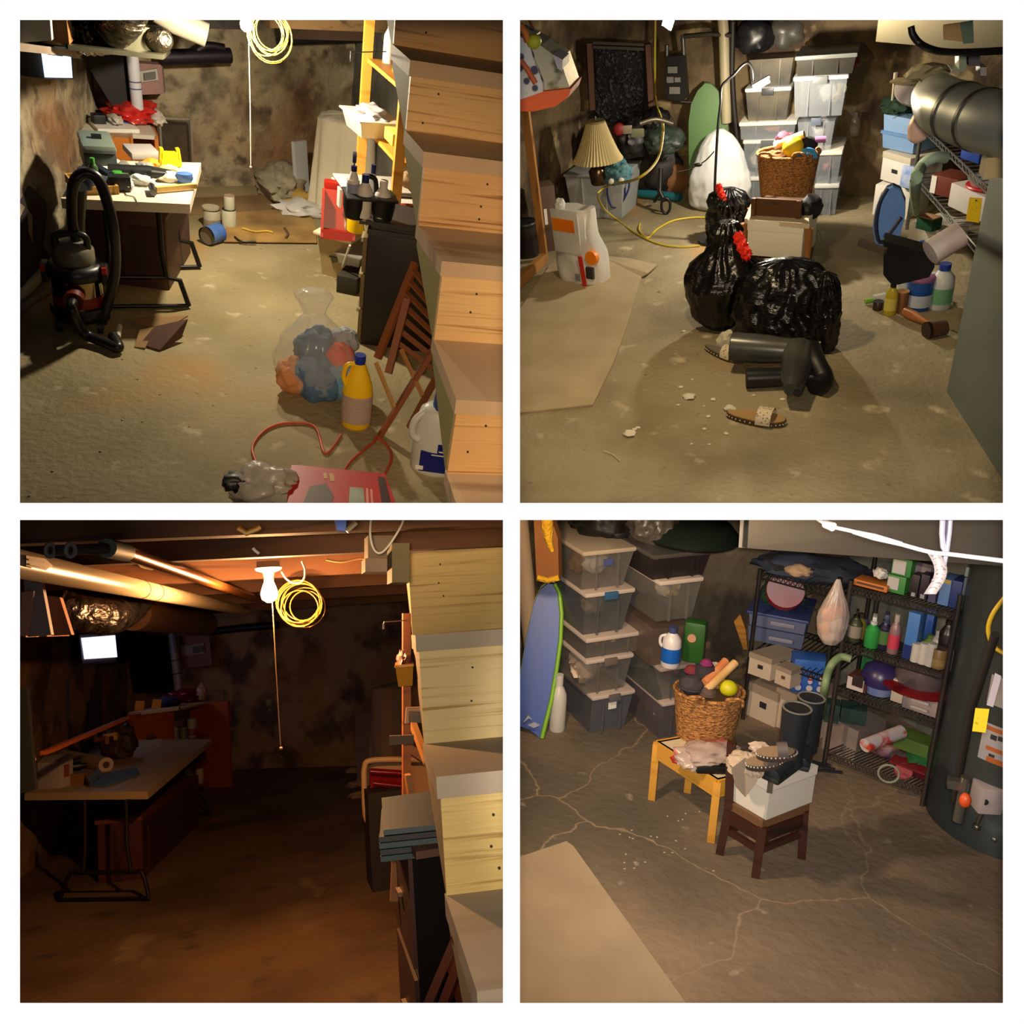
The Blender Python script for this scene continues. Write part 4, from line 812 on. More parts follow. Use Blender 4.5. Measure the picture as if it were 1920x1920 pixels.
# dark luggage heap
LG = M((22, 20, 22), .5, c2=(40, 36, 36), sc=5., amt=1)
f = fr(1168, 372, 1280, 372, 268)
solo(B().blob((0, .2, f.h*.45), (f.w*.52, .25, f.h*.6), .16, 2., 6, 4), 'black_suitcase', 'large soft black suitcase in the luggage heap', 'luggage', M((26, 22, 20), .6, amt=.3), f, 'luggage heap')
zl = f.h
for i, (x0, x1, y, yt, c_, lb) in enumerate(((1150, 1206, 300, 222, (20, 18, 20), 'black bag with a red patch on the luggage heap'), (1196, 1272, 292, 238, (46, 58, 50), 'dark green duffel on the luggage heap'), (1196, 1242, 252, 204, (14, 12, 14), 'round black bag topping the luggage heap'))):
    f = fr(x0, y, x1, y, yt, zl*(.95, 1., 1.3)[i]); solo(B().blob((0, .12, f.h*.4), (f.w*.5, .14, f.h*.5), .2, 2., 3+i, 4), 'duffel_bag', lb, 'luggage', M(c_, .5, amt=.3), f, 'luggage heap')
    if i == 0: solo(B().ell((0, 0, 0), (.05, .03, .05), 2), 'red_patch', 'dark red round patch among the black luggage', 'patch', M((130, 26, 24), .6), loc=g(1162, 240, zl*1.45)+V((0, -.05, 0)))
for i, (x, y, c_) in enumerate(((1177, 250, (96, 92, 84)), (1196, 256, (84, 90, 74)))):
    solo(B().box((0, 0, .03), (.045+.02*i, .01, .04), bev=.004), 'luggage_tag', ('square pale tag on the luggage heap', 'oval green grey tag on the luggage heap')[i], 'tag', M(c_, .6), loc=dz(x, y+5, 4.6), yaw=-.1*i, group='luggage tags')
solo(B().tube(smooth_pts([dz(1200, 232, 4.9), dz(1230, 224, 4.9), dz(1262, 232, 4.9)]), .012, 8), 'metal_bar', 'thin grey bar on top of the luggage heap', 'bar', M((110, 112, 108), .4, .6))
f = fr(1222, 404, 1256, 402, 322)
t = thing('golf_trolley', 'dark wheeled trolley standing behind the grey tote', 'trolley', f)
fin(B().tube([(0, .1, f.h), (-.01, .06, f.h*.5), (.03, .02, f.h*.3)], .018, 8).tube([(0, .06, f.h*.5), (-.06, .2, .05)], .014, 8), 'frame', BLACK, t)
fin(B().tube([(.04+math.cos(a/16*6.283)*.035, 0, .07+math.sin(a/16*6.283)*.06) for a in range(16)], .011, 8, True), 'wheel', BLACK, t)
solo(B().cyl(g(1196, 362, .04), g(1276, 370, .04), .035, seg=12), 'teal_tube', 'teal roll lying on the floor against the far wall', 'roll', M((28, 104, 118), .5))
solo(B().blob((0, .1, .12), (.16, .1, .14), .25, 2., 8, 3), 'brown_box', 'crumpled brown carton behind the white sack', 'box', M((124, 84, 50), .8), loc=g(1262, 372))
# boogie board and the white sack
def outline(name, label, cat, pix, dist_b, dist_t, th, mat, mat2=None, group=None, lean=True, rim=None):
    ys = [p[1] for p in pix]; y0, y1 = min(ys), max(ys)
    P = [dz(x, y, dist_b+(dist_t-dist_b)*(y1-y)/(y1-y0)) for x, y in pix]
    c = sum(P, V())/len(P); n = V((c.x, c.y, 0)).normalized()
    t = thing(name, label, cat, group=group)
    fin(B().prism(P, n*th*.5), 'board_face', mat, t, smooth=False); fin(B().prism([c+(p-c)*1.012+n*th*.5 for p in P], n*th*.5), 'board_back', mat2 or mat, t, smooth=False); return t, n
wd = math.hypot(*bk(1325, 300, .1)[:2])
outline('boogie_board', 'green boogie board standing against the far wall', 'board', [(1292, 330), (1291, 230), (1296, 195), (1308, 170), (1322, 156), (1334, 158), (1348, 172), (1358, 200), (1365, 235), (1368, 330)], wd-.12, wd, .05, M((64, 112, 30), .5, c2=(40, 84, 22), sc=3., st=(1, 1, .1), amt=1), M((34, 84, 20), .5))
f = fr(1284, 400, 1392, 402, 252)
solo(B().surf(lambda u, v: bagf(u, v, f.w, f.h, f.w*.7, 4., .0, [(.36, 0), (.48, .06), (.52, .22), (.5, .42), (.43, .62), (.33, .8), (.2, .93), (.06, 1.)], .012), 80, 40, True, True), 'white_sack', 'huge stuffed white plastic sack before the green board', 'sack', M((214, 218, 220), .3, amt=.05, bump=.25, sc=5.), f)
# gooseneck floor lamp
BP = g(1340, 452); dp = math.hypot(BP.x, BP.y)
t = thing('floor_lamp', 'thin black gooseneck floor lamp with a glowing head', 'lamp'); LB = M((14, 14, 14), .4)
P = [dz(1340, 380, dp), dz(1341, 330, dp), dz(1346, 240, dp), dz(1351, 196, dp), dz(1353, 164, dp), dz(1364, 150, dp), dz(1376, 140, dp), dz(1390, 124, dp), dz(1402, 118, dp), dz(1410, 130, dp), dz(1412, 152, dp)]
fin(B().tube([BP, P[0]], .01, 8).tube(smooth_pts(P, 8), .009, 8), 'pole', LB, t)
fin(B().cyl(BP, BP+V((0, 0, .02)), .12), 'foot', LB, t)
h0, h1 = dz(1411, 168, dp-.02), dz(1443, 150, dp-.02)
b = B(); bar(b, h0+V((0, 0, .02)), h1+V((0, 0, .02)), .035, .02); fin(b, 'lamp_head', LB, t)
fin(B().cyl(h0-V((0, .02, 0)), h1-V((0, .02, 0)), .011), 'led_strip', M((255, 246, 232), em=14.), t)
solo(B().tube(smooth_pts([dz(1339, 284, dp-.02), dz(1324, 300, dp), dz(1308, 310, dp), dz(1290, 318, dp), dz(1270, 322, dp)]), .004, 6).ell(dz(1309, 309, dp), (.03, .01, .014), 2), 'inline_switch', 'thin black lamp cable with an inline switch over the white sack', 'cable', LB)
# stacks of clear storage bins
RIM = M((205, 208, 206), .45, amt=.05); LIDW = M((226, 222, 208), .5, amt=.05)
CB = M((150, 158, 166), .25, a=.5, amt=.15); CBD = M((84, 84, 82), .3, a=.85, amt=.25, c2=(150, 140, 112), sc=4., co=.6)
def stackbins(spec, yb_, z, xs=None, group=None, dp_=.45):
    """spec from the floor up: (x0, x1, row of the top, label, body, lid, latch, contents)"""
    base = None; zz = z
    for i, (x0, x1, yt, lab, body, lid, latch, cont, kk) in enumerate(spec):
        if base is None: f = fr(x0, yb_, x1, yb_, yt, zz); base = f.p.copy()
        else:
            a, b_ = vp(x0, yl, base, base+n), vp(x1, yl, base, base+n); f = Fr(); f.p = (a+b_)/2; f.p.z = zz; f.yaw = f0.yaw; f.w = (b_-a).length; f.h = ztop(f.p, yt)-zz
        if i == 0:
            f0 = f; n = V((math.cos(f.yaw), math.sin(f.yaw), 0))
        yl = yt
        t = tub('storage_bin', lab, f, dp_, body, lid, group, latch, kk)
        if cont:
            pile('bin_contents', cont[1], f.p+Matrix.Rotation(f.yaw, 3, 'Z') @ V((cont[2]*f.w, dp_*.42, f.h*.05)), (f.w*.3, dp_*.3, f.h*.55), cont[0], i, 'contents')
        zz += f.h
    return zz, f
T_ = (226, 220, 205)
za, fa = stackbins([
 (1392, 1455, 332, 'bluish bin at the floor of the stack behind the basket, upper storage room', CB, RIM, None, None, .92),
 (1390, 1482, 262, 'bin with white things second from the floor behind the basket, upper storage room', CB, RIM, M((90, 96, 100), .4), ([M(T_, .8)]*2, 'white folded things in the bin behind the basket', -.2), .9),
 (1384, 1492, 228, 'wide shallow bin with orange and cream things inside, upper storage room', CB, LIDW, None, ([M((190, 120, 66), .8), M((214, 200, 168), .8), M((190, 120, 66), .8)], 'orange and cream things in the wide shallow bin, upper storage room', 0), .95),
 (1394, 1480, 164, 'smoky clear bin below the gooseneck lamp head', CBD, RIM, M((60, 62, 66), .4), ([M((150, 134, 104), .8)], 'tan folded thing in the smoky bin, upper storage room', .1), .86),
 (1400, 1486, 102, 'open topped smoky bin highest behind the gooseneck lamp', CBD, None, None, ([M((150, 140, 104), .8), M((120, 84, 50), .8)], 'mixed tan things in the highest smoky bin, upper storage room', .0), .86)], 384, 0, group='bins stacked behind the basket', dp_=.4)
zb_, fb = stackbins([
 (1522, 1568, 346, 'pale bin with papers at the floor beside the basket, upper storage room', CB, RIM, None, ([M((200, 190, 170), .8)], 'pale papers in the floor bin beside the basket, upper storage room', 0), .88),
 (1504, 1574, 284, 'bin with a pink thing inside beside the basket, upper storage room', CB, LIDW, None, ([M((222, 130, 130), .8)], 'pink thing in the bin beside the basket, upper storage room', .1), .9),
 (1490, 1562, 220, 'bin with white cloth inside under the large bright bin, upper storage room', CB, None, M((90, 100, 120), .4), ([M((225, 224, 228), .8)]*3, 'white cloth in the bin under the large bright bin', 0), .86),
 (1482, 1584, 142, 'large bright bin with white lid edges, upper storage room', CB, RIM, M((110, 116, 118), .4), ([M((200, 190, 150), .8), M((205, 205, 205), .8)], 'cream and white things in the large bright bin', .25), .9),
 (1488, 1604, 102, 'dark topmost bin with a red thing inside, upper storage room', M((52, 52, 46), .3, a=.85), M((120, 124, 120), .3), None, ([M((150, 60, 44), .8)], 'red thing in the dark topmost bin, upper storage room', .3), .92)], 406, 0, group='bins stacked beside the basket', dp_=.4)
for i, (p_, c_, lb) in enumerate(((fa.p+V((-.12, .2, fa.h)), (26, 26, 30), 'black rubbish bag lying on the highest smoky bin'), (fa.p+V((.1, .25, fa.h)), (74, 72, 66), 'greyish bag beside the black bag on the highest smoky bin'))):
    solo(B().blob((0, 0, .1), (.15, .12, .13), .25, 2., 4+i, 3), 'bag', lb, 'bag', M(c_, .35, amt=.3), loc=p_)
# table, box, brown drawer and the wicker basket
WB = M((170, 104, 46), .6)
t = thing('side_table', 'honey wood side table under the wicker basket, upper storage room', 'table')
q4 = [(1396, 410), (1518, 420), (1512, 386), (1408, 382)]
zt = ztop(g(1522, 512), 414)
Pt = gl(q4, zt); fin(B().prism(Pt, (0, 0, -.03)), 'table_top', M((205, 190, 160), .5), t, smooth=False)
for p in Pt: fin(B().cyl((p.x, p.y, 0), (p.x, p.y, zt-.03), .02, .024), 'leg', M((150, 96, 44), .5), t)
f = fr(1399, 480, 1502, 488, 412, .0)
pb = f.p; zs = ztop(g(1490, 515), 486)
f = fr(1400, 478, 1502, 487, 415, zs)
t = thing('stool', 'dark wooden stool carrying the white box, upper storage room', 'stool', f)
fin(B().box((0, f.w*.4, -.03), (f.w*.98, f.w*.85, .04), bev=.008), 'seat', M((74, 44, 26), .5), t)
for x in (-.42, .42):
    for y in (.04, .76): fin(B().cyl((x*f.w, y*f.w, -zs), (x*f.w, y*f.w, -.04), .018, .024), 'leg', M((66, 38, 22), .5), t)
bx = carton('white_box', 'white lidded cardboard box on the dark stool, upper storage room', f, f.w*.8, M((226, 220, 206), .6, amt=.05), 'box', M((232, 226, 214), .6, amt=.05), lidh=.3)
zx = zs+f.h
f = fr(1410, 404, 1500, 410, 374, zx)
t = thing('wooden_tray', 'small brown wooden tray box lying on the white lidded box', 'tray', f); BR_ = M((84, 54, 30), .45, c2=(62, 38, 22), sc=3., kind='w', st=(1, 6, 6), amt=1)
fin(B().box((0, .01, f.h/2), (f.w, .02, f.h)), 'front_panel', BR_, t); fin(B().box((0, f.w*.35, f.h*.3), (f.w*.9, f.w*.65, f.h*.6)), 'tray_body', BR_, t)
for sx in (-1, 1): fin(B().box((sx*f.w*.47, 0, f.h*.5), (.03, .03, f.h*1.05), bev=.004), 'corner_post', BR_, t)
solo(B().blob((0, .05, .05), (.07, .08, .08), .3, 2., 4, 3), 'black_shoe', 'black bag spilling over the stool beside the wooden tray', 'bag', M((12, 12, 14), .6), fr(1500, 408, 1524, 410, 378, zx*.93))
solo(B().tube([(math.cos(a/20*6.283)*.05, 0, .1+math.sin(a/20*6.283)*.07) for a in range(20)], .004, 6, True).tube([(math.cos(a/20*6.283)*.03, .01, .1+math.sin(a/20*6.283)*.05) for a in range(20)], .004, 6, True), 'wire_coil', 'small coil of green wire hanging beside the stool', 'wire', M((120, 120, 90), .5), loc=g(1522, 478))
# wicker basket
f = fr(1406, 378, 1518, 382, 298, zx)
WK = M((204, 144, 78), .75, c2=(132, 82, 40), sc=60., amt=1, bump=.8, st=(1, 1, 2.2), co=.5, wid=.12)
def basket(f, label, fillers, W2=None):
    t = thing('wicker_basket', label, 'basket', f); r = f.w/2; h = f.h
    def wv(u, v):
        a = u*2*PI; rr = r*(.84+.18*v)*(1+.014*math.sin(a*46+(round(v*26) % 2)*PI)); return V((math.cos(a)*rr, r*.8+math.sin(a)*rr*.8, v*h))
    fin(B().surf(wv, 184, 27, True).lathe([(r*.8, .005), (r*.1, .005)], (0, r*.8, 0), sy=.8), 'basket_body', WK, t)
    fin(B().tube([(math.cos(a/40*6.283)*r*1.02, r*.8+math.sin(a/40*6.283)*r*.82, h) for a in range(40)], r*.05, 8, True), 'rim', WK, t)
    for sx in (-1, 1): fin(B().tube(smooth_pts([(sx*r*.55-.04, -.02+r*.1, h*.95), (sx*r*.55-.03, r*.1-.03, h*1.12), (sx*r*.55+.03, r*.1-.03, h*1.12), (sx*r*.55+.04, -.02+r*.1, h*.95)]), r*.045, 8), 'handle', WK, t)
    fin(B().lathe([(r*.9, h*.82), (r*.1, h*.84)], (0, r*.8, 0), sy=.8), 'lining', M((110, 76, 44), .9), t)
    return t, r, h
t, r, h = basket(f, 'round wicker basket heaped with yarn, upper storage room', None)
def bp(x, y, z): return f.p+Matrix.Rotation(f.yaw, 3, 'Z') @ V((x*r, r*.8+y*r, z*h))
solo(B().ell((0, 0, 0), (r*.34, r*.28, r*.32), 3), 'yellow_ball', 'yellow ball at the rim of the basket, upper storage room', 'ball', M((226, 196, 16), .6), loc=bp(.25, -.45, 1.2))
b = B(); [b.tube(smooth_pts([(math.cos(a)*q_, 0, math.sin(a)*q_) for a in (0, .8, 1.6, 2.4, 3.14)]), r*.045, 8) for q_ in (r*.12, r*.22, r*.3)]
solo(b, 'blue_yarn', 'blue rainbow shaped yarn loops in the basket, upper storage room', 'yarn', M((60, 150, 220), .7), loc=bp(.72, -.45, .95))
solo(B().blob((0, 0, 0), (r*.3, r*.25, r*.25), .25, 3., 3, 3), 'dark_yarn', 'black yarn ball in the basket, upper storage room', 'yarn', M((20, 20, 26), .8), loc=bp(.6, .1, 1.15))
solo(B().blob((0, 0, 0), (r*.28, r*.24, r*.2), .3, 3., 5, 3), 'purple_yarn', 'dark purple yarn ball on the basket, upper storage room', 'yarn', M((96, 30, 60), .8, c2=(40, 20, 30), sc=20., amt=1), loc=bp(-.2, .1, 1.3))
b = B(); b.cyl(bp(-.35, -.1, 1.2), bp(.5, -.1, 1.42), r*.12); solo(b, 'fabric_roll', 'orange patterned fabric roll across the basket, upper storage room', 'roll', M((206, 160, 90), .8, c2=(226, 200, 150), sc=12., amt=1))
b = B(); b.cyl(bp(-.5, .1, 1.12), bp(.4, .15, 1.32), r*.13); solo(b, 'fabric_roll', 'white speckled fabric roll behind the orange roll, upper storage room', 'roll', M((222, 212, 190), .8, c2=(120, 90, 50), sc=14., co=.62, wid=.05, amt=1))
solo(B().blob((0, 0, 0), (r*.42, r*.2, r*.14), .5, 3.2, 5, 3), 'brown_yarn', 'tangled brown yarn at the front of the basket, upper storage room', 'yarn', M((120, 74, 40), .9, bump=.6), loc=bp(-.35, -.4, 1.0))
solo(B().cyl((-.03, 0, 0), (.035, 0, 0), .02), 'pink_roll', 'pink tube roll behind the basket, upper storage room', 'roll', M((196, 120, 190), .6), loc=bp(.95, .2, 1.25))
# black trash bags
def trash(name, label, f, D_, prof, sd, off=0., fold=.05, tie=None, m=BAGBLK):
    t = thing(name, label, 'trash bag', f, 'black trash bags')
    fin(B().surf(lambda u, v: bagf(u, v, f.w, f.h, D_, sd, off, prof, fold, .12), 128, 64, True, True), 'bag_body', m, t)
    if tie:
        b = B(); x, z, s_ = tie
        for k in range(3): b.blob((x*f.w+(k-1)*s_*.35, D_*.2-k*.01, z*f.h+s_*(.5-.6*k)), (s_*.45, s_*.25, s_*.6), .6, 3., k, 3, False)
        fin(b, 'red_tie', M((214, 40, 24), .4), t)
    return t
f = fr(1318, 458, 1392, 462, 362); trash('trash_bag', 'small black trash bag with red tie beside the lamp pole', f, f.w*.8, [(.4, 0), (.52, .15), (.5, .4), (.46, .6), (.5, .75), (.4, .9), (.15, 1.)], 2., 0, .07, (-.1, .97, .05))
f = fr(1290, 628, 1392, 634, 430); trash('trash_bag', 'tall black trash bag knotted with red ribbon', f, f.w*.8, [(.2, 0), (.44, .1), (.6, .3), (.66, .45), (.58, .6), (.34, .72), (.26, .82), (.28, .92), (.16, 1.)], 5., .1, .04, (.42, .84, .06))
f = fr(1380, 668, 1546, 672, 506); trash('trash_bag', 'widest black trash bag slumped behind the boots', f, f.w*.7, [(.42, 0), (.5, .1), (.52, .35), (.48, .6), (.42, .8), (.3, .94), (.05, 1.)], 9., .0, .05)
f = fr(1500, 665, 1566, 668, 520); trash('trash_bag', 'dark trash bag side lump beside the widest bag', f, f.w*.9, [(.42, 0), (.5, .1), (.52, .35), (.48, .6), (.42, .8), (.3, .94), (.05, 1.)], 12., .0, .05)
solo(B().blob((0, 0, .03), (.05, .03, .07), .5, 2.5, 4, 3), 'paper_scrap', 'white torn scraps poking out beside the widest trash bag', 'paper', M((190, 184, 160), .8), loc=g(1362, 655))
solo(B().blob((0, 0, .05), (.16, .04, .05), .6, 3.5, 6, 3), 'plastic_scrap', 'pinkish white plastic under the widest trash bag near the boots', 'plastic', M((186, 170, 150), .5), loc=g(1478, 668)+V((0, -.02, 0)))
# boots and slippers
RB_ = M((46, 47, 44), .3, c2=(84, 85, 80), sc=4., amt=1, co=.6)
def boot_lying(label, a, b_, toe, r, m, zz=.0):
    t = thing('rubber_boot', label, 'boot', group='rubber boots on the floor'); A, C, T2 = g(*a), g(*b_), g(*toe)
    A.z = C.z = r+zz; T2.z = r*.8+zz
    fin(B().tube([A, A.lerp(C, .5), C.lerp(A, .15), C, C.lerp(T2, .35), C.lerp(T2, .75), T2], [r*1.05, r*1.0, r*.85, r*1.05, r*.9, r*.75, r*.45], 20), 'boot_shaft', m, t)
    ax = (A-C).normalized(); fin(B().cyl(A-ax*.002, A+ax*.004, r*1.02, seg=20), 'boot_opening', M((34, 22, 16), .8), t)
    side = (C-A).normalized()*r*.9
    fin(B().tube([C+side*.9-V((0, 0, r*.2)), C.lerp(T2, .4)+side*.75-V((0, 0, r*.2)), T2+side*.5-V((0, 0, r*.2))], [r*.35, r*.4, r*.3], 10), 'sole', INK, t)
boot_lying('worn grey green rubber boot lying on its side with the toe toward the camera', (1372, 690), (1492, 700), (1480, 768), .075, RB_, .05)
boot_lying('black rubber boot lying behind the worn boot', (1400, 726), (1512, 722), (1540, 700), .05, M((22, 24, 24), .35), 0)
solo(B().tube(smooth_pts([g(1520, 652, .12), g(1530, 680, .1), g(1544, 712, .05), g(1530, 728, .04)]), [.05]*25, 14), 'shoe', 'black shoe heap behind the boots', 'shoe', M((12, 12, 14), .5))
def slipper(label, heel, toe, wd_, m_bed, z=0, grp='beaded slippers, upper storage room'):
    A, C = g(*heel, z), g(*toe, z); d = C-A; L_ = d.length; yaw = math.atan2(d.y, d.x)
    t = thing('beaded_slipper', label, 'slipper', loc=A, yaw=yaw, group=grp)
    def out(k, w_): return [(L_*(.5-.5*math.cos(a)), w_*math.sin(a)*(.9+.18*(math.cos(a)*-1)), k) for a in [i/28*2*PI for i in range(28)]]
    fin(B().prism([V(p) for p in out(0, wd_)], (0, 0, .024)), 'sole', M((74, 52, 34), .7), t, smooth=False)
    fin(B().prism([V((p[0]*.96+L_*.02, p[1]*.9, .0245)) for p in out(0, wd_)], (0, 0, .004)), 'footbed', m_bed, t, smooth=False)
    def st(u, v):
        a = PI*u; return V((L_*(.54+.24*v), math.cos(a)*wd_*1.03, .02+math.sin(a)*.055))
    fin(B().surf(st, 18, 8).surf(lambda u, v: st(u, v)-V((0, 0, .006)), 18, 8), 'strap', M((120, 104, 84), .6, c2=(205, 190, 160), sc=70., amt=1, kind='v', co=.3, wid=.05), t)
    b = B()
    for i in range(34):
        a = i/34*2*PI; b.ell((L_*(.5-.5*math.cos(a)), wd_*math.sin(a)*(.9-.18*math.cos(a)), .014), .0055, 1)
    fin(b, 'beading', M((196, 186, 160), .3, .6), t)
slipper('beaded slipper lying alone in front of the boots, upper storage room', (1362, 780), (1474, 797), .06, M((168, 132, 82), .7))
slipper('beaded slipper tucked beside the worn boot, upper storage room', (1322, 654), (1392, 682), .042, M((110, 104, 92), .7))
# chips and crumbs
rnd = random.Random(9)
for i, (x, y, s_) in enumerate(((1292, 746, .035), (1180, 815, .032), (1337, 750, .016), (1328, 782, .014), (1368, 768, .03), (1282, 622, .012), (1321, 805, .01), (1361, 814, .012), (1277, 727, .014), (1468, 750, .014), (1414, 742, .01), (1196, 803, .012), (1190, 806, .012), (1272, 760, .01), (1320, 762, .008), (1297, 833, .008), (1298, 712, .008), (1330, 834, .008))):
    solo(B().blob((0, 0, s_*.3), (s_, s_*.7, s_*.4), .5, 2.2, i, 2), 'plaster_chip', ('larger white plaster chip pile near the slippers' if i == 0 else 'white plaster chip near the rug edge' if i == 1 else 'small white plaster chip scattered near the slippers'), 'debris', M((214, 206, 184), .8), loc=g(x, y), group='plaster chips' if i > 1 else None)
solo(B().tube(smooth_pts(gl([(1132, 846), (1148, 852), (1162, 864)], .004)), .003, 6), 'thread', 'thin pale thread on the floor below the rug', 'thread', M((190, 180, 150), .8))
# food bag
f = fr(1040, 524, 1118, 540, 398)
t = thing('dog_food_bag', 'folded silver white pet food bag standing on the rug', 'bag', f); w, h = f.w, f.h; FB = M((196, 194, 188), .3, amt=.1, bump=.2, sc=3.)
def fb_(u, v):
    a = u*2*PI; n_ = 3.; cx, sy = math.cos(a), math.sin(a); k = (abs(cx)**n_+abs(sy)**n_)**(-1/n_); pin = 1-.5*v**2; W2 = .5+.04*math.sin(v*6)-.1*v
    return V((cx*k*w*W2-.04*v, .11+sy*k*.12*pin+.02*noise.noise(V((cx*2, v*4, 1))), v*h))
fin(B().surf(fb_, 64, 24, True, True), 'bag_body', FB, t)
fin(B().box((-.03, -.015, h*.74), (w*.62, .012, h*.6), rot=(.06, 0, 0), bev=.004), 'folded_top', M((205, 204, 198), .35), t)
fin(B().box((-.04, -.026, h*.83), (w*.5, .006, h*.17), rot=(.06, 0, 0)), 'orange_label', M((232, 124, 14), .5), t)
fin(B().box((w*.27, -.03, h*.22), (w*.08, .012, h*.44), rot=(0, -.12, 0)), 'red_stripe', M((184, 40, 30), .5), t)
fin(B().cyl((w*.44, -.012, h*.42), (w*.44, .02, h*.42), w*.13, seg=24), 'orange_disc', M((232, 130, 20), .5), t)
fin(B().box((w*.38, -.0, h*.2), (w*.16, .02, h*.16)), 'dark_print', M((50, 46, 48), .5), t)
fin(B().box((w*.12, -.02, h*.12), (w*.1, .006, h*.1)), 'print_lines', M((120, 120, 130), .5), t)
solo(B().blob((0, 0, .04), (.035, .03, .05), .3, 2., 2, 3), 'plastic_twist', 'clear plastic twist rising from the pet food bag', 'plastic', M((200, 204, 206), .3), loc=f.p+V((-.07, .05, h*.98)))
# ducts and furnace
t = thing('round_duct', 'large round galvanized duct elbow above the wire shelf', 'duct'); q = 2.7
P = smooth_pts([dz(1752, 180, q+.75), dz(1760, 190, q+.4), dz(1770, 200, q+.12), dz(1790, 208, q), dz(1830, 222, q-.1), dz(1870, 232, q-.18), dz(1930, 240, q-.26)], 8)
R_ = 52*(pj(P[24])[2]/FPX)
fin(B().tube(P, R_, 32), 'duct_body', M((150, 156, 150), .42, .6, c2=(128, 134, 128), sc=3., amt=1), t)
for k in (26, 34): fin(B().tube([P[k], P[k+1]], R_*1.03, 32), 'seam_ring', M((60, 60, 56), .4, .8), t)
b = B().prism([dz(1642, 78, 3.4), dz(1930, 104, 2.8), dz(1930, 94, 3.4), dz(1646, 68, 3.9)], (0, 0, .3))
solo(b, 'sheet_metal_duct', 'boxy grey metal duct crossing above the round duct elbow', 'duct', M((104, 98, 84), .4, .6, c2=(84, 92, 76), sc=3., amt=1), smooth=False)
solo(B().prism([dz(1768, 46, 2.7), dz(1800, 42, 2.7), dz(1806, 78, 2.7), dz(1768, 74, 2.7)], (0, -.004, 0)), 'yellow_reflection', 'painted amber reflection on the boxy metal duct', 'label', M((170, 130, 50), .5), smooth=False)  # amber reflection in the metal, put in as a coloured patch
solo(B().prism([dz(1800, 42, 2.69), dz(1824, 38, 2.69), dz(1826, 80, 2.69), dz(1806, 82, 2.69)], (0, -.004, 0)), 'green_label', 'green label patch on the boxy metal duct', 'label', M((70, 100, 70), .5), smooth=False)
solo(B().tube(smooth_pts([dz(1708, 50, 2.8), dz(1712, 66, 2.8), dz(1728, 84, 2.8), dz(1760, 96, 2.75), dz(1810, 98, 2.7), dz(1900, 94, 2.6)]), .009, 8), 'black_cable', 'black cable curving across the boxy metal duct', 'cable', BLACK)
FU = M((118, 130, 126), .5, .2, c2=(100, 112, 108), sc=2.5, amt=1)
fa_, fb2 = g(1775, 735), g(1900, 932)
yt_ = lambda p, y: V((p.x, p.y, ztop(p, y)))
pt, pb2 = fa_, fb2
e_ = (fb2-fa_).normalized(); nn = V((-e_.y, e_.x, 0)); nn = nn if nn.dot(V((1, .3, 0))) > 0 else -nn
H0 = ztop(fa_, 318)
solo(B().prism([fa_, fb2, fb2+V((0, 0, H0)), fa_+V((0, 0, H0))], nn*.5), 'furnace_cabinet', 'tall plain grey green furnace cabinet beside the wire shelf', 'furnace', FU, smooth=False)
solo(B().box(dz(1872, 308, 2.5), (.07, .06, .05)), 'insulation_block', 'tan insulation block above the grey green cabinet', 'insulation', M((150, 134, 96), .8))
# wire shelf unit
WIRE = M((112, 112, 110), .3, .9); DW = M((50, 42, 38), .5, .4)
def shelfunit(label, corners, zs, tops, m=WIRE, grp=None, poster=.012, wires=22, name='wire_shelf'):
    """corners: four floor points (front near, front far, back far, back near)"""
    t = thing(name, label, 'shelf')
    for i, (p, z_) in enumerate(zip(corners, tops)): fin(B().cyl(p, p+V((0, 0, z_)), poster, seg=10), 'post', m, t)
    for z in zs:
        q = [c+V((0, 0, z)) for c in corners]; b = B()
        for i in range(4): b.tube([q[i], q[(i+1) % 4]], .005, 6).tube([q[i]-V((0, 0, .03)), q[(i+1) % 4]-V((0, 0, .03))], .005, 6)
        for i in range(wires+1):
            k = i/wires; b.tube([q[0].lerp(q[1], k), q[3].lerp(q[2], k)], .0028, 5)
        n_ = wires*2
        for s_ in ((0, 1), (3, 2)):
            for i in range(n_): b.tube([q[s_[0]].lerp(q[s_[1]], i/n_)-V((0, 0, .03*(i % 2))), q[s_[0]].lerp(q[s_[1]], (i+1)/n_)-V((0, 0, .03*((i+1) % 2)))], .0025, 5)
        fin(b, 'wire_deck', m, t)
    return t
s1, s2 = g(1798, 570), g(1700, 430)
ed = (s2-s1).normalized(); sn = V((ed.y, -ed.x, 0)); sn = sn if sn.x > 0 else -sn
s0 = s1-ed*.25; cs = [s0, s2, s2+sn*.42, s0+sn*.42]
def shp(x, y):      # height of the shelf line under pixel on the front edge plane
    return vp(x, y, s1, s2).z
z2, z1 = shp(1790, 292), shp(1770, 392)
shelfunit('chrome wire shelf packed with bottles behind the furnace cabinet', cs, [z1, z2], [ztop(s0, 200), ztop(s2, 190), ztop(s2+sn*.42, 190), ztop(s0+sn*.42, 200)], M((150, 150, 146), .3, .9))
def onsh(x, y, z, back=.08): return g(x, y, z)+sn*back
grp = 'things on the upper storage room wire shelf'
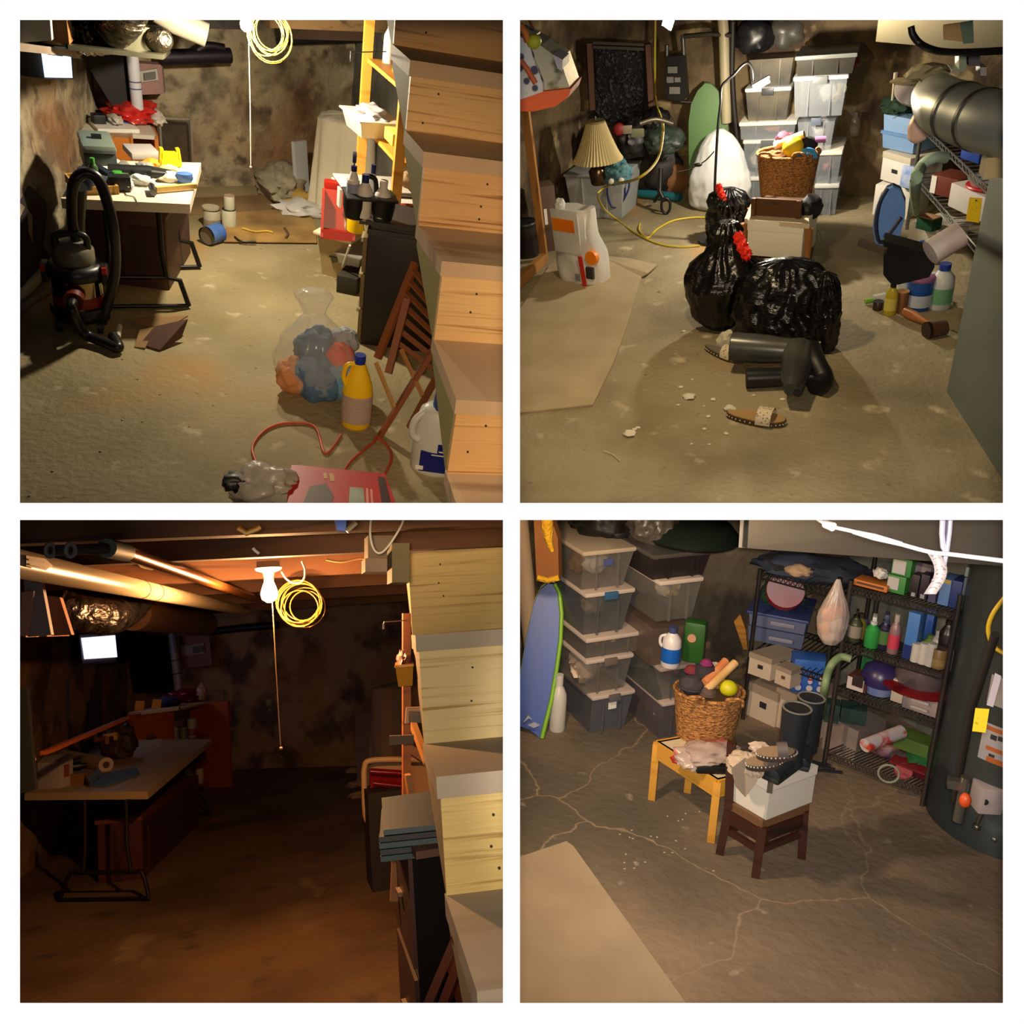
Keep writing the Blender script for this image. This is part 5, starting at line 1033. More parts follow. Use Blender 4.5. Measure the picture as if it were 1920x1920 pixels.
for i, (x, y, z, r_, h_, bc, cc_, lc_, stl, lb) in enumerate((
  (1762, 262, 2, .03, .2, (30, 90, 60), (20, 40, 30), None, 'plain', 'dark green slim bottle on the upper wire deck'),
  (1774, 268, 2, .035, .2, (50, 150, 90), (220, 225, 220), (200, 215, 205), 'plain', 'bright green bottle with a pale cap on the upper wire deck'),
  (1794, 284, 2, .026, .14, (205, 150, 140), (190, 60, 60), None, 'plain', 'small pink bottle on the upper wire deck'),
  (1842, 300, 2, .03, .16, (200, 205, 190), (230, 230, 225), (130, 170, 40), 'plain', 'white and lime bottle at the post of the upper wire deck'),
  (1752, 268, 2, .03, .2, (70, 44, 24), (60, 40, 24), None, 'plain', 'brown bottle behind the hanging white bag'))):
    bottle('bottle', lb, onsh(x, y, z2), r_, h_, M(bc, .35), M(cc_, .4), M(lc_, .5) if lc_ else None, stl, group=grp)
f = fr(1800, 296, 1834, 308, 268, z2); carton('blue_box', 'blue boxed pack on the upper wire deck', f, .1, M((30, 70, 170), .4), group=grp)
f = fr(1742, 362, 1790, 374, 332, z1); carton('photo_box', 'red brown and white carton on the middle wire deck', f, .16, M((110, 50, 36), .5), print_=(WHITE, -.38, .5, .2, .9), group=grp)
bottle('teal_cup', 'small teal cup on the middle wire deck', onsh(1788, 320, z1, .25), .03, .1, M((30, 150, 110), .4), M((30, 150, 110), .4), None, 'can', group=grp)
f = fr(1776, 386, 1846, 420, 346, z1)
t = thing('drawer_box', 'frosted white box with a red rimmed bowl on it', 'container', f, grp); fin(B().box((0, .12, f.h*.4), (f.w, .24, f.h*.8), bev=.008), 'box_body', M((205, 200, 196), .4), t)
fin(B().lathe([(.09, f.h*.8), (.12, f.h*1.1), (.125, f.h*1.12)], (0, .12, 0), 24), 'bowl', M((180, 178, 176), .3), t); fin(B().lathe([(.126, f.h*.84), (.13, f.h*.88), (.126, f.h*.92)], (0, .12, 0), 24), 'bowl_rim', RED, t)
P = smooth_pts([g(1718, 400, z1*.2), dz(1716, 350, 3.5), dz(1728, 312, 3.5), dz(1750, 296, 3.5), dz(1772, 296, 3.55)])
solo(B().tube(P, [.02]*len(P), 10), 'foam_tube', 'pale blue green curved foam tube bent behind the wire shelf', 'tube', M((170, 196, 196), .6, c2=(110, 150, 60), sc=1.5, amt=1))
f = fr(1812, 418, 1842, 426, 372, .6)
tg = thing('yellow_tag', 'bright yellow inspection tag tied to the wire shelf post, upper storage room', 'tag')
D_ = math.hypot(*s1[:2])-.25
fin(B().prism([dz(1818, 370, D_), dz(1842, 372, D_), dz(1836, 418, D_), dz(1811, 414, D_)], (0, .003, 0)), 'tag_body', M((232, 200, 16), .5, c2=(190, 160, 20), sc=60., st=(1, 1, 4), co=.62, wid=.03, amt=1), tg, smooth=False)
fin(B().cyl(dz(1830, 376, D_-.003), dz(1830, 376, D_-.006), .004), 'eyelet', INK, tg)
# in front of the shelf
f = fr(1635, 402, 1700, 412, 350); bxx = carton('white_box', 'white file box with dark holes behind the blue oval bag', f, .3, WHITE, hole=INK, group='white boxes, upper storage room'); zbx = f.h
f = fr(1650, 336, 1700, 352, 290, zbx+.02); carton('white_box', 'stacked white file box under the blue bin, upper storage room', f, .28, WHITE, lid=M((205, 196, 176), .6), hole=INK, group='white boxes, upper storage room'); zbx2 = zbx+.02+f.h
f = fr(1686, 350, 1712, 356, 312, zbx+.02); solo(sol(f, f.h, .1), 'gift_bag', 'blue and white gift bag beside the white file boxes, upper storage room', 'bag', M((60, 120, 205), .5, c2=(225, 230, 240), sc=14., amt=1), f)
f = fr(1650, 276, 1712, 290, 218, zbx2+.01)
t = thing('blue_bin', 'light blue drawer bins with a green garland, upper storage room', 'storage bin', f); BB = M((120, 156, 200), .4, amt=.1)
fin(B().frus((0, .16, 0), f.w*.96, .32, f.h*.46, .94), 'lower_tub', BB, t); fin(B().frus((0, .16, f.h*.48), f.w*.98, .33, f.h*.5, .94), 'upper_tub', M((134, 168, 208), .4), t); fin(B().box((0, .16, f.h*.47), (f.w, .34, .02)), 'lid', M((100, 140, 190), .4), t)
zpl = zbx2+.01+f.h
def garland(name, label, c, r, n=120, seed=1):
    b = B(); rn = random.Random(seed)
    for i in range(n):
        d = V((rn.gauss(0, 1), rn.gauss(0, 1), abs(rn.gauss(0, .8)))).normalized(); p = V((d.x*r[0], d.y*r[1], d.z*r[2]))*rn.uniform(.3, 1)
        q_ = p+V((rn.gauss(0, .03), rn.gauss(0, .03), rn.gauss(0, .02))); b.cyl(p, q_, .004, .001, 5, False)
    b.blob((0, 0, r[2]*.3), (r[0]*.7, r[1]*.7, r[2]*.5), .4, 3., seed, 3)
    return solo(b, name, label, 'greenery', M((26, 60, 34), .8, c2=(14, 34, 20), sc=20., amt=1), loc=c)
garland('green_garland', 'dark green garland heaped on the light blue bins, upper storage room', f.p+V((0, .15, f.h)), (f.w*.5, .15, .13))
solo(B().lathe([(.001, -.004), (.06, 0), (.065, .01), (.05, .03), (.001, .06)], seg=28, rot=(.5, .3, 0)), 'round_tin', 'tilted white round lid with a red edge over the garland, upper storage room', 'lid', M((190, 184, 190), .4), loc=dz(1708, 178, 3.6))
solo(B().tube([dz(1680, 136, 3.8), dz(1673, 188, 3.8)], [.008, .004], 8), 'white_candle', 'thin white taper standing above the garland, upper storage room', 'candle', WHITE)
solo(B().blob(dz(1740, 136, 3.3), (.06, .05, .025), .4, 3., 3, 3), 'cloth_bundle', 'cream cloth bundle between the ducts, upper storage room', 'cloth', M((170, 160, 130), .8))
solo(B().blob(dz(1724, 150, 3.5), (.08, .06, .012), .4, 3., 8, 3), 'cloth_bundle', 'thin pale cloth lying below the cream bundle', 'cloth', M((160, 150, 120), .8))
for i, (x0, x1, y0, y1, c_, lb) in enumerate(((1798, 1812, 100, 134, (170, 190, 170), 'pale green box beneath the boxy duct, upper storage room'), (1816, 1838, 104, 124, (96, 90, 110), 'violet grey box beneath the boxy duct, upper storage room'), (1784, 1800, 130, 138, (180, 180, 170), 'small white box lying beneath the boxy duct, upper storage room'), (1838, 1850, 126, 142, (190, 190, 196), 'little white carton by the round duct, upper storage room'))):
    solo(B().prism([dz(x0, y0, 3.2), dz(x1, y0, 3.2), dz(x1, y1, 3.2), dz(x0, y1, 3.2)], (0, .08, 0)), 'small_box', lb, 'box', M(c_, .5), smooth=False)
f = fv(1695, 1738, 272, 196, dz(1716, 272, 3.25))
t = thing('hanging_bag', 'white shopping bag hanging from the wire shelf, upper storage room', 'bag', f)
fin(B().surf(lambda u, v: bagf(u, v, f.w, f.h, f.w*.7, 2., .1, [(.12, 0), (.4, .1), (.5, .3), (.48, .5), (.36, .72), (.2, .9), (.08, 1.)], .02), 48, 24, True, True), 'bag_body', M((214, 196, 184), .4, c2=(226, 160, 140), sc=4., amt=1), t)
f = fr(1648, 472, 1700, 470, 350)
t, n_ = outline('oval_bag', 'light blue oval pop-up bag with navy trim by the wire shelf', 'bag', [(1652, 468), (1641, 455), (1636, 430), (1640, 400), (1650, 372), (1662, 356), (1674, 351), (1688, 358), (1697, 380), (1696, 410), (1688, 440), (1672, 462)], 3.35, 3.5, .05, M((96, 140, 200), .6, c2=(70, 110, 180), sc=4., amt=1), M((24, 38, 90), .5))
fin(B().tube(smooth_pts([dz(x, y, 3.32) for x, y in ((1664, 354), (1650, 380), (1643, 420), (1648, 452), (1660, 448), (1690, 408))]), .007, 6), 'trim', M((20, 30, 60), .6), t)
f = fr(1664, 524, 1752, 538, 462)
t, n_ = outline('dustpan', 'large black dustpan scoop lying against the boxes', 'dustpan', [(1657, 452), (1752, 478), (1752, 502), (1742, 520), (1684, 534), (1668, 530), (1656, 515)], 2.85, 3.0, .08, M((8, 8, 12), .5))
b = B(); bar(b, dz(1612, 454, 2.95), dz(1660, 472, 2.9), .018, .02, (0, 0, 1)); fin(b, 'handle', M((70, 60, 44), .6), t)
f = fr(1700, 452, 1754, 470, 424); carton('white_box', 'open white box with a green pot on it by the wire shelf', f, .26, M((214, 208, 196), .6), group='white boxes, upper storage room')
z_ = f.h; f2 = fr(1716, 428, 1746, 436, 408, z_); carton('green_pot', 'square dark green pot with tan filling on the white box', f2, .09, M((20, 70, 44), .5), cat='pot', lid=M((170, 130, 90), .8), lidh=.12, over=-.1)
solo(B().cyl(dz(1744, 474, 2.9), dz(1800, 440, 2.95), .04, seg=20), 'wrapped_roll', 'white and red wrapped roll leaning beside the black dustpan', 'roll', M((190, 184, 180), .5, c2=(130, 60, 50), sc=7., amt=1, co=.55))
grp = 'cleaning supplies on the floor, upper storage room'
bottle('yellow_bottle', 'clear yellow bottle with a black cap on the floor', g(1668, 592)+V((0, .02, 0)), 11*pj(g(1668, 592))[2]/FPX, .2, M((196, 176, 50), .2, a=.8), BLACK, M((205, 190, 90), .4), 'plain', group=grp, sy=.7)
bottle('pump_bottle', 'white bottle with a lime trigger behind the yellow bottle', g(1690, 560), .03, .17, M((200, 204, 200), .4), M((120, 180, 40), .4), None, 'spray', group=grp)
bottle('pump_bottle', 'cream pump bottle behind the purple lidded tub', g(1724, 548), .04, .15, M((214, 208, 190), .4), M((214, 208, 190), .4), None, 'pump', group=grp)
f = fr(1700, 582, 1744, 590, 524)
bottle('wipes_tub', 'blue tub with a mauve lid on the floor', f.p+V((0, f.w/2, 0)), f.w*.56, f.h, M((30, 84, 170), .4), M((150, 96, 140), .5), M((190, 200, 220), .5), 'tubcan', 'tub', grp)
f = fr(1740, 580, 1784, 588, 502)
bottle('bleach_jug', 'white jug with a blue cap and green label behind the blue tub', f.p+V((0, f.w/2, 0)), f.w*.5, f.h, M((205, 212, 218), .4), M((40, 60, 160), .4), M((110, 170, 130), .5), 'jug', 'jug', grp)
bottle('lime_bottle', 'lime green bottle with a blue cap behind the black dustpan', g(1724, 490), .035, .13, M((130, 190, 70), .4), M((40, 70, 150), .4), None, 'plain', group=grp)
t = thing('spray_nozzle', 'white and lime spray bottle lying on the floor', 'bottle', group=grp); a, b_ = g(1660, 558, .03), g(1622, 566, .02)
fin(B().cyl(a, a.lerp(b_, .6), .03), 'bottle_body', M((190, 190, 184), .5), t); fin(B().cyl(a.lerp(b_, .6), b_, .014), 'spray_trigger', M((110, 170, 50), .5), t)
bottle('brown_jar', 'dark brown jar lying beside the yellow bottle', g(1645, 580), .028, .05, M((50, 30, 22), .4), BLACK, None, 'can', 'jar', grp)
bottle('amber_box', 'amber brown bottle behind the yellow bottle', g(1688, 584), .035, .12, M((120, 80, 46), .5), M((160, 110, 60), .5), None, 'can', 'jar', grp)
t = thing('wooden_mallet', 'wooden mallet with a metal ring lying on the floor', 'mallet'); a, b_ = g(1697, 584, .03), g(1752, 612, .03)
fin(B().tube([a, a.lerp(b_, .3), a.lerp(b_, .7), b_], [.026, .03, .016, .015], 12), 'handle', M((170, 108, 60), .4), t)
fin(B().cyl(g(1738, 620, .04), g(1772, 614, .04), .045, .04, 24), 'mallet_head', M((84, 60, 44), .4), t); fin(B().cyl(g(1736, 620, .04), g(1742, 619, .04), .047, .047, 24), 'metal_ring', M((60, 44, 34), .3, .6), t)
for i, (x, y, c_) in enumerate(((1812, 545, (205, 200, 195)), (1806, 568, (190, 196, 200)), (1822, 500, (130, 30, 30)), (1828, 465, (205, 200, 190)))):
    solo(B().box((0, 0, .05), (.07, .07, .09)), 'small_carton', ('white printed carton at the foot of the furnace cabinet', 'smaller pale carton on the floor by the shelf foot', 'dark red carton between shelf and furnace cabinet', 'cream carton between shelf and furnace cabinet')[i], 'box', M(c_, .5), loc=g(x, y, (.0, 0, .16, .3)[i])+sn*.1)
# ceiling and light
hl_ = dz(1432, 172, dp-.1)
point('gooseneck_lamp_light', hl_, 75, (255, 240, 215), .03)
point('extra_ceiling_light', dz(1262, 50, 4.0), 66, (255, 226, 175), .04)  # extra unseen bulb added near the ceiling to light this room
spot('storage_front_fill', V((.03, -.02, 2.23)), g(1427, 640), 225, (255, 230, 196), .75, .8)  # fill spot added at the camera for the box and bag fronts
use('BL')
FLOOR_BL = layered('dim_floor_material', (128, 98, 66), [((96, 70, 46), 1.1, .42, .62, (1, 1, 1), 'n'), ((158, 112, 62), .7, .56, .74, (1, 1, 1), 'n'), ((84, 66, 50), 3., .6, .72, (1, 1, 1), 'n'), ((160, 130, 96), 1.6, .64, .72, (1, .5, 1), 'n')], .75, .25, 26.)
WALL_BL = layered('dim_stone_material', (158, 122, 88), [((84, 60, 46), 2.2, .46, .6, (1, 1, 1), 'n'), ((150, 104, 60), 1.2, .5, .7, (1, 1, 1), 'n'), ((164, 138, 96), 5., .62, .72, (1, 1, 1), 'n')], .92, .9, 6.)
struct(B().box((0, 8, -.06), (16, 20, .12)), 'floor', FLOOR_BL)
TT2 = ztop(g(262, 1688), 1486); q4 = gl([(46, 1487), (277, 1484), (397, 1386), (205, 1383)], TT2)
v1, v2 = g(300, 1447), g(668, 1436); wl = (q4[3]-q4[0]).normalized(); nW = V((-wl.y, wl.x, 0)); nW = nW if nW.dot(q4[1]-q4[0]) > 0 else -nW
wl0 = V((q4[0].x, q4[0].y, 0))-nW*.12; bn_ = (v2-v1).cross(V((0, 0, 1))); v1 = wl0+wl*((v1-wl0).dot(bn_)/wl.dot(bn_)); print('BL corner', pj(v1))
wallplane(v1, v2+(v2-v1)*.6, 2.2, .2, WALL_BL, 'wall_back', .06)
wallplane(wl0-wl*1.2, v1, 2.2, .2, WALL_BL, 'wall_left', .07)
def bz(x, y, off=0.):
    e = (v2-v1).normalized(); n = V((-e.y, e.x, 0)); n = n if n.dot(v1) > 0 else -n
    return vp(x, y, v1-n*off, v2-n*off)
def lw(x, y, off): return vp(x, y, wl0+nW*off, v1+nW*off)
w = struct(B().prism([lw(x, y, .1) for x, y in ((149, 1190), (222, 1186), (224, 1242), (154, 1246))], nW*-.2), 'window_1', M((60, 42, 34), .9), smooth=False)
fin(B().prism([lw(x, y, .115) for x, y in ((153, 1196), (216, 1191), (220, 1232), (159, 1236))], nW*-.005), 'pane', M((220, 222, 255), .4, em=1.5), w)
JW = M((104, 64, 34), .7, c2=(72, 42, 24), sc=2.5, kind='w', st=(.6, 6, 6), amt=1)
struct(B().box((0, 8, 2.16), (14, 15, .05)), 'ceiling', M((64, 46, 30), .85, kind='w', c2=(44, 32, 22), sc=1.5, st=(.5, 5, 1), amt=1))
for i, D in enumerate((1.95, 2.45, 3.1, 4.15, 5.2, 6.6, 8.2)):
    o = struct(B().box((0, D, 2.03), (12, .06, .27)), 'trim_%d' % (i+1), JW)
# pipes, ducts and the ledge
t = thing('vent_pipe', 'large cream plastic pipe with a yellow arrow sticker under the joists', 'pipe')
a, b_ = dz(0, 1050, 2.25), dz(462, 1146, 7.0)
fin(B().cyl(a, b_, .035, seg=24), 'pipe_body', M((206, 186, 150), .3, amt=.05), t)
for k in (.28, .33): fin(B().cyl(a.lerp(b_, k), a.lerp(b_, k+.003), .036, seg=24), 'joint_ring', M((96, 80, 60), .5), t)
def onpipe(x, y): return dz(x, y, 3.08)
fin(B().prism([dz(x, y, d) for x, y, d in ((50, 1042, 2.28), (86, 1048, 2.38), (99, 1060, 2.42), (86, 1070, 2.38), (50, 1062, 2.28))], (0, -.004, 0)), 'arrow_sticker', M((190, 140, 20), .5), t, smooth=False)
fin(B().prism([dz(x, y, d-.02) for x, y, d in ((54, 1048, 2.28), (84, 1053, 2.38), (84, 1056, 2.38), (54, 1051, 2.28))], (0, -.003, 0)).prism([dz(x, y, d-.02) for x, y, d in ((56, 1056, 2.28), (84, 1062, 2.38), (84, 1065, 2.38), (56, 1059, 2.28))], (0, -.003, 0)), 'arrow_print', M((90, 60, 16), .6), t, smooth=False)
t = thing('copper_pipe', 'copper pipe with a grey coupling slanting toward the glowing bulb', 'pipe')
a, b_ = dz(236, 1036, 2.35), dz(486, 1124, 5.4)
fin(B().cyl(a, b_, .019, seg=14), 'pipe_body', M((196, 120, 62), .25, .85, amt=.1), t)
fin(B().cyl(dz(200, 1028, 2.2), a, .023, seg=14), 'coupling', M((84, 88, 78), .6), t)
fin(B().cyl(dz(100, 1032, 2.1), dz(200, 1029, 2.2), .012, seg=12), 'iron_section', M((44, 34, 32), .6), t)
for x in (94, 132): solo(B().tube([dz(x+math.cos(k/12*6.283)*9, 1032+math.sin(k/12*6.283)*12, 2.1) for k in range(12)], .005, 6, True), 'pipe_hanger', ('pale ring hanger on the dark iron pipe above the arrow sticker', 'second ring hanger on the dark iron pipe')[x > 100], 'hanger', M((110, 100, 96), .5), group='pipe hangers')
solo(B().tube(smooth_pts([dz(180, 1046, 3.5), dz(250, 1050, 3.8), dz(270, 1064, 4.), dz(330, 1074, 4.6), dz(370, 1082, 5.), dz(396, 1100, 5.3), dz(410, 1094, 5.4)]), .006, 6), 'grey_cable', 'grey cable sagging between the cream pipe and the copper pipe', 'cable', M((170, 150, 130), .5))
FO = M((150, 140, 134), .22, .95, c2=(60, 54, 54), sc=22., amt=1, bump=.9)
P = smooth_pts([dz(110, 1140, 4.0), dz(160, 1152, 4.0), dz(205, 1156, 4.1), dz(238, 1142, 4.3), dz(264, 1112, 4.5)], 9)
solo(B().tube(P, [.075+.005*math.sin(i*2.2) for i in range(len(P))], 20), 'foil_duct', 'dark crinkled foil duct elbow below the cream pipe', 'duct', FO)
a, b_ = dz(250, 1150, 4.6), dz(385, 1170, 6.6)
t = thing('round_duct', 'brown tinted round metal duct running behind the foil elbow', 'duct'); fin(B().cyl(a, b_, .085, seg=24), 'duct_body', M((92, 66, 46), .4, .7), t); fin(B().ell(dz(362, 1156, 6.2), (.06, .06, .1), 2), 'foil_tape', FO, t)
solo(B().prism([dz(20, 1196, 3.0), dz(130, 1192, 3.6), dz(132, 1186, 3.9), dz(20, 1188, 3.3)], (0, 0, .012)), 'ledge_board', 'narrow board ledge above the small white window, lower stair room', 'board', M((160, 96, 66), .7), smooth=False)
solo(B().prism([dz(x, y, 3.1) for x, y in ((44, 1080), (76, 1082), (96, 1190), (52, 1194))], (0, .04, 0)), 'foam_board', 'grey foam panel with a brown smear on the ledge, lower stair room', 'panel', M((150, 140, 140), .7, c2=(140, 104, 50), sc=9., co=.68, wid=.04, amt=1), smooth=False)
solo(B().prism([dz(x, y, 3.08) for x, y in ((40, 1110), (64, 1108), (52, 1192), (38, 1192))], (0, .01, 0)), 'foam_strip', 'narrow pinkish strip in front of the grey foam panel', 'panel', M((196, 150, 124), .7), smooth=False)
solo(B().prism([dz(x, y, 3.3) for x, y in ((84, 1116), (112, 1120), (134, 1190), (96, 1192))], (0, .05, 0)), 'wood_block', 'brown slanted wood board beside the grey foam panel', 'wood block', M((150, 92, 50), .6, c2=(110, 62, 30), sc=4., kind='w', amt=1), smooth=False)
t = thing('drain_pipe', 'pale violet drain pipe standing by the far wall, lower stair room', 'pipe')
pa, pb = bz(323, 1188, .4), bz(338, 1312, .4); fin(B().cyl(pa, pb, .055), 'pipe_body', M((150, 128, 128), .4, amt=.1), t)
for k in (.4, .6): fin(B().cyl(pa.lerp(pb, k), pa.lerp(pb, k+.02), .0565), 'band', M((60, 50, 70)), t)
t = thing('wall_vent', 'dim pink foam wall panel with a framed grille, lower stair room', 'vent panel')
fin(B().prism([bz(x, y, .25) for x, y in ((336, 1192), (392, 1192), (398, 1248), (340, 1254))], (0, .08, 0)), 'foam_board', M((132, 84, 80), .8), t, smooth=False)
fin(B().prism([bz(x, y, .27) for x, y in ((338, 1212), (382, 1206), (384, 1226), (340, 1231))], (0, .02, 0)), 'frame', M((150, 130, 120), .6), t, smooth=False)
fin(B().prism([bz(x, y, .29) for x, y in ((361, 1213), (380, 1210), (381, 1222), (362, 1225))], (0, .02, 0)), 'grille', M((84, 70, 64), .6), t, smooth=False)
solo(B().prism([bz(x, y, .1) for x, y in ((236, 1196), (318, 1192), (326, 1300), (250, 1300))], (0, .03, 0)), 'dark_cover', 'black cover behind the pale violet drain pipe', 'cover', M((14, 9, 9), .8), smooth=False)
solo(B().tube([bz(x, y, .15) for x, y in ((380, 1186), (450, 1178), (520, 1172))], .05, 10), 'iron_pipe', 'dark iron pipe along the far wall, lower stair room', 'pipe', M((30, 20, 20), .5, .4))
# bulb, fixture, string and cables
BD = 3.75; pbl = dz(505, 1113, BD)
t = thing('light_bulb', 'glowing clear bulb hanging in its lampholder from the joist', 'light bulb', loc=pbl); s_ = BD/FPX
fin(B().lathe([(s_*8, s_*26), (s_*8, s_*22), (s_*12, s_*12), (s_*15.5, 0), (s_*13, -s_*10), (s_*4, -s_*16)], seg=22), 'glass', M((255, 226, 170), em=24.), t)
fin(B().lathe([(s_*24, s_*46), (s_*22, s_*42), (s_*11, s_*38), (s_*9, s_*24)], seg=20), 'lampholder', M((240, 230, 210), .4), t)
fin(B().box((0, 0, s_*52), (s_*40, .05, s_*12)), 'junction_box', M((150, 110, 84), .5, .4), t)
solo(B().tube([dz(511, 1130, BD-.03), dz(518, 1260, BD-.03), dz(526, 1398, BD-.03)], .0022, 6).ell(dz(527, 1403, BD-.03), .007, 2), 'pull_string', 'long thin pull string below the glowing clear bulb', 'string', M((190, 150, 110), .7))
solo(B().tube(smooth_pts([dz(528, 1072, BD), dz(538, 1086, BD), dz(552, 1093, BD), dz(568, 1088, BD), dz(572, 1070, BD), dz(566, 1052, BD)]), .0045, 6), 'white_cable', 'white cable loop beside the glowing bulb fixture', 'cable', M((225, 205, 180), .5))
solo(B().tube(smooth_pts([dz(474, 1028, 2.3), dz(480, 1034, 2.3), dz(486, 1038, 2.3)]), .004, 6), 'cable_stub', 'tiny white cable end poking out of the joist', 'cable', WHITE)
solo(B().tube(smooth_pts([dz(612, 1049, 3.6), dz(640, 1053, 3.6), dz(672, 1047, 3.6), dz(690, 1048, 3.6)]), .005, 6), 'tan_cable', 'tan cable running over the lit joist toward the stairs', 'cable', M((214, 160, 100), .5))
solo(B().tube([dz(446, 990, 1.88), dz(462, 1000, 1.88), dz(482, 992, 1.88), dz(488, 988, 1.88)], .006, 6), 'wire_scrap', 'dull yellow wire scrap between the front joists', 'wire', M((150, 110, 30), .5))
b = B(); rnd = random.Random(4); cc = dz(566, 1134, 4.0)
for k in range(9):
    ox, oz, rr = rnd.uniform(-.02, .02), rnd.uniform(-.02, .02), rnd.uniform(.07, .1)
    b.tube([cc+V((ox+math.cos(i/28*6.283)*rr, k*.006+rnd.uniform(-.003, .003), oz+math.sin(i/28*6.283)*rr)) for i in range(28)], .0028, 6, True)
solo(b, 'cable_coil', 'dull amber cable coil hanging beside the glowing clear bulb', 'cable', M((190, 130, 34), .45, amt=.1))
# table
t = thing('folding_table', 'beige folding table under the small white window, lower stair room', 'table')
fin(B().prism(q4, (0, 0, -.05)), 'table_top', M((206, 176, 132), .5, amt=.06), t, smooth=False)
TT_keep = TT; TT = TT2
def uleg2(a, b2, t):
    k_ = TT2/.74; a = V((a.x, a.y, 0)); b2 = V((b2.x, b2.y, 0)); d = b2-a; P = []
    for k, z in ((.3, .7), (.3, .4), (.28, .2), (.12, .19), (.0, .02), (1.02, .02), (.95, .19), (.82, .2), (.78, .4), (.78, .7)): P.append(a+d*k+V((0, 0, z*k_)))
    fin(B().tube([P[0], P[1], P[2]], .013, 8).tube([P[9], P[8], P[7]], .013, 8).tube([P[4], P[5]], .011, 8).tube(smooth_pts([P[4], P[3]+V((0, 0, 0)), P[2], P[7], P[6], P[5]], 6), .014, 8), 'leg', M((44, 34, 30), .5, .4), t)
uleg2(g(112, 1692), g(276, 1690), t)
uleg2(q4[3].lerp(q4[0], .15), q4[2].lerp(q4[1], .12), t)
TT = TT_keep
f = fr(70, 1480, 112, 1478, 1420, TT2)
t = thing('milk_carton', 'white gabled carton at the front corner of the beige table', 'carton', f); fin(B().box((0, f.w*.4, f.h*.42), (f.w, f.w*.8, f.h*.84), bev=.003), 'carton_body', M((190, 176, 168), .5), t)
fin(B().prism([(-f.w/2, 0, f.h*.84), (f.w/2, 0, f.h*.84), (f.w/2, f.w*.4, f.h), (-f.w/2, f.w*.4, f.h)], (0, f.w*.4, 0)), 'gable_top', M((176, 160, 150), .5), t); fin(B().box((f.w*.505, f.w*.4, f.h*.5), (.002, f.w*.3, f.h*.4)), 'red_print', M((150, 70, 60), .6), t)
t = thing('paper_towel_roll', 'white paper towel roll lying on the beige table', 'roll'); a, b_ = g(121, 1418, TT2+.05), g(199, 1434, TT2+.05)
r_ = 12*pj(a)[2]/FPX; fin(B().cyl(a, b_, r_, seg=24), 'paper', M((214, 184, 156), .9), t); ax = (b_-a).normalized(); fin(B().cyl(b_-ax*.002, b_+ax*.003, r_*.45, seg=16), 'core', M((90, 60, 40), .8), t)
t = thing('blue_cloth', 'bent light blue strip lying on the beige table', 'cloth')
fin(B().prism(gl([(162, 1466), (182, 1452), (206, 1448), (256, 1438), (262, 1448), (230, 1460), (198, 1470), (168, 1470)], TT2+.02), (0, 0, -.018)), 'strip', M((84, 116, 166), .6), t, smooth=False)
fin(B().prism(gl([(160, 1456), (184, 1440), (190, 1446), (168, 1464)], TT2+.05), (0, 0, -.03)), 'folded_end', M((120, 140, 176), .6), t, smooth=False)
f = fr(62, 1412, 176, 1404, 1330, TT2)
t = thing('tool_case', 'open black tool case leaning on the stone wall', 'case', f); fin(B().box((0, .14, f.h*.55), (f.w, .05, f.h*1.05), rot=(-.15, -.12, 0), bev=.01), 'lid', M((30, 28, 34), .5), t)
fin(B().box((f.w*.05, .05, f.h*.12), (f.w*1.0, .2, f.h*.2), rot=(0, -.1, 0), bev=.01), 'case_body', M((20, 19, 20), .5), t)
for x in (-.3, .0, .3): fin(B().box((x*f.w, .108, f.h*.5), (.012, .012, f.h*.8), rot=(-.15, -.12, 0)), 'rib', M((44, 40, 44), .5), t)
b = B(); bar(b, dz(82, 1412, 5.0), dz(238, 1346, 6.4), .035, .02, (0, 0, 1)); solo(b, 'wood_strip', 'long orange wood strip leaning across the black tool case', 'wood strip', M((150, 72, 30), .5), smooth=False)
f = fr(176, 1428, 238, 1424, 1358, TT2)
solo(B().blob((0, .12, f.h*.42), (f.w*.5, .14, f.h*.55), .25, 2.2, 4, 4), 'tool_bag', 'dark tool bag full of small tools on the beige table', 'bag', M((52, 36, 30), .6, c2=(104, 70, 44), sc=11., amt=1, co=.6), f)
for i, (x, y, c_, lb) in enumerate(((205, 1384, (200, 150, 50), 'yellow marked tool on the dark tool bag'), (188, 1392, (120, 50, 30), 'rusty red tool on the dark tool bag'), (168, 1388, (84, 60, 40), 'brown grip tool on the dark tool bag'))):
    solo(B().cyl((-.05, 0, .02), (.05, .02, .03), .018).box((.05, 0, .01), (.03, .03, .06)), 'hand_tool', lb, 'tool', M(c_, .5), loc=g(x, y, TT2+.2), yaw=.3*i, group='tools on the dark bag')
drill('green_tool', 'black tool with a green tip beside the white carton', g(128, 1448, TT2), .25, 1.3, M((24, 24, 28), .4), M((120, 150, 60), .5))
f = fr(112, 1474, 158, 1470, 1452, TT2); solo(B().box((0, .07, f.h/2), (f.w, .14, f.h)), 'wood_tray', 'short wooden tray behind the white carton, lower stair room', 'tray', M((140, 96, 50), .6), f)
solo(B().lathe([(.03, 0), (.06, .015), (.055, .03), (.01, .03)], seg=20).cyl((0, 0, .03), (.02, 0, .07), .01), 'dark_dish', 'small dark dish near the bookcase on the beige table', 'dish', M((90, 52, 34), .4), loc=g(284, 1386, TT2))
solo(B().tube([dz(40, 1360, 4.8), dz(66, 1426, 4.8)], .008, 6), 'metal_edge', 'thin pale metal edge at the end of the black tool case', 'metal strip', M((140, 110, 100), .4, .5))
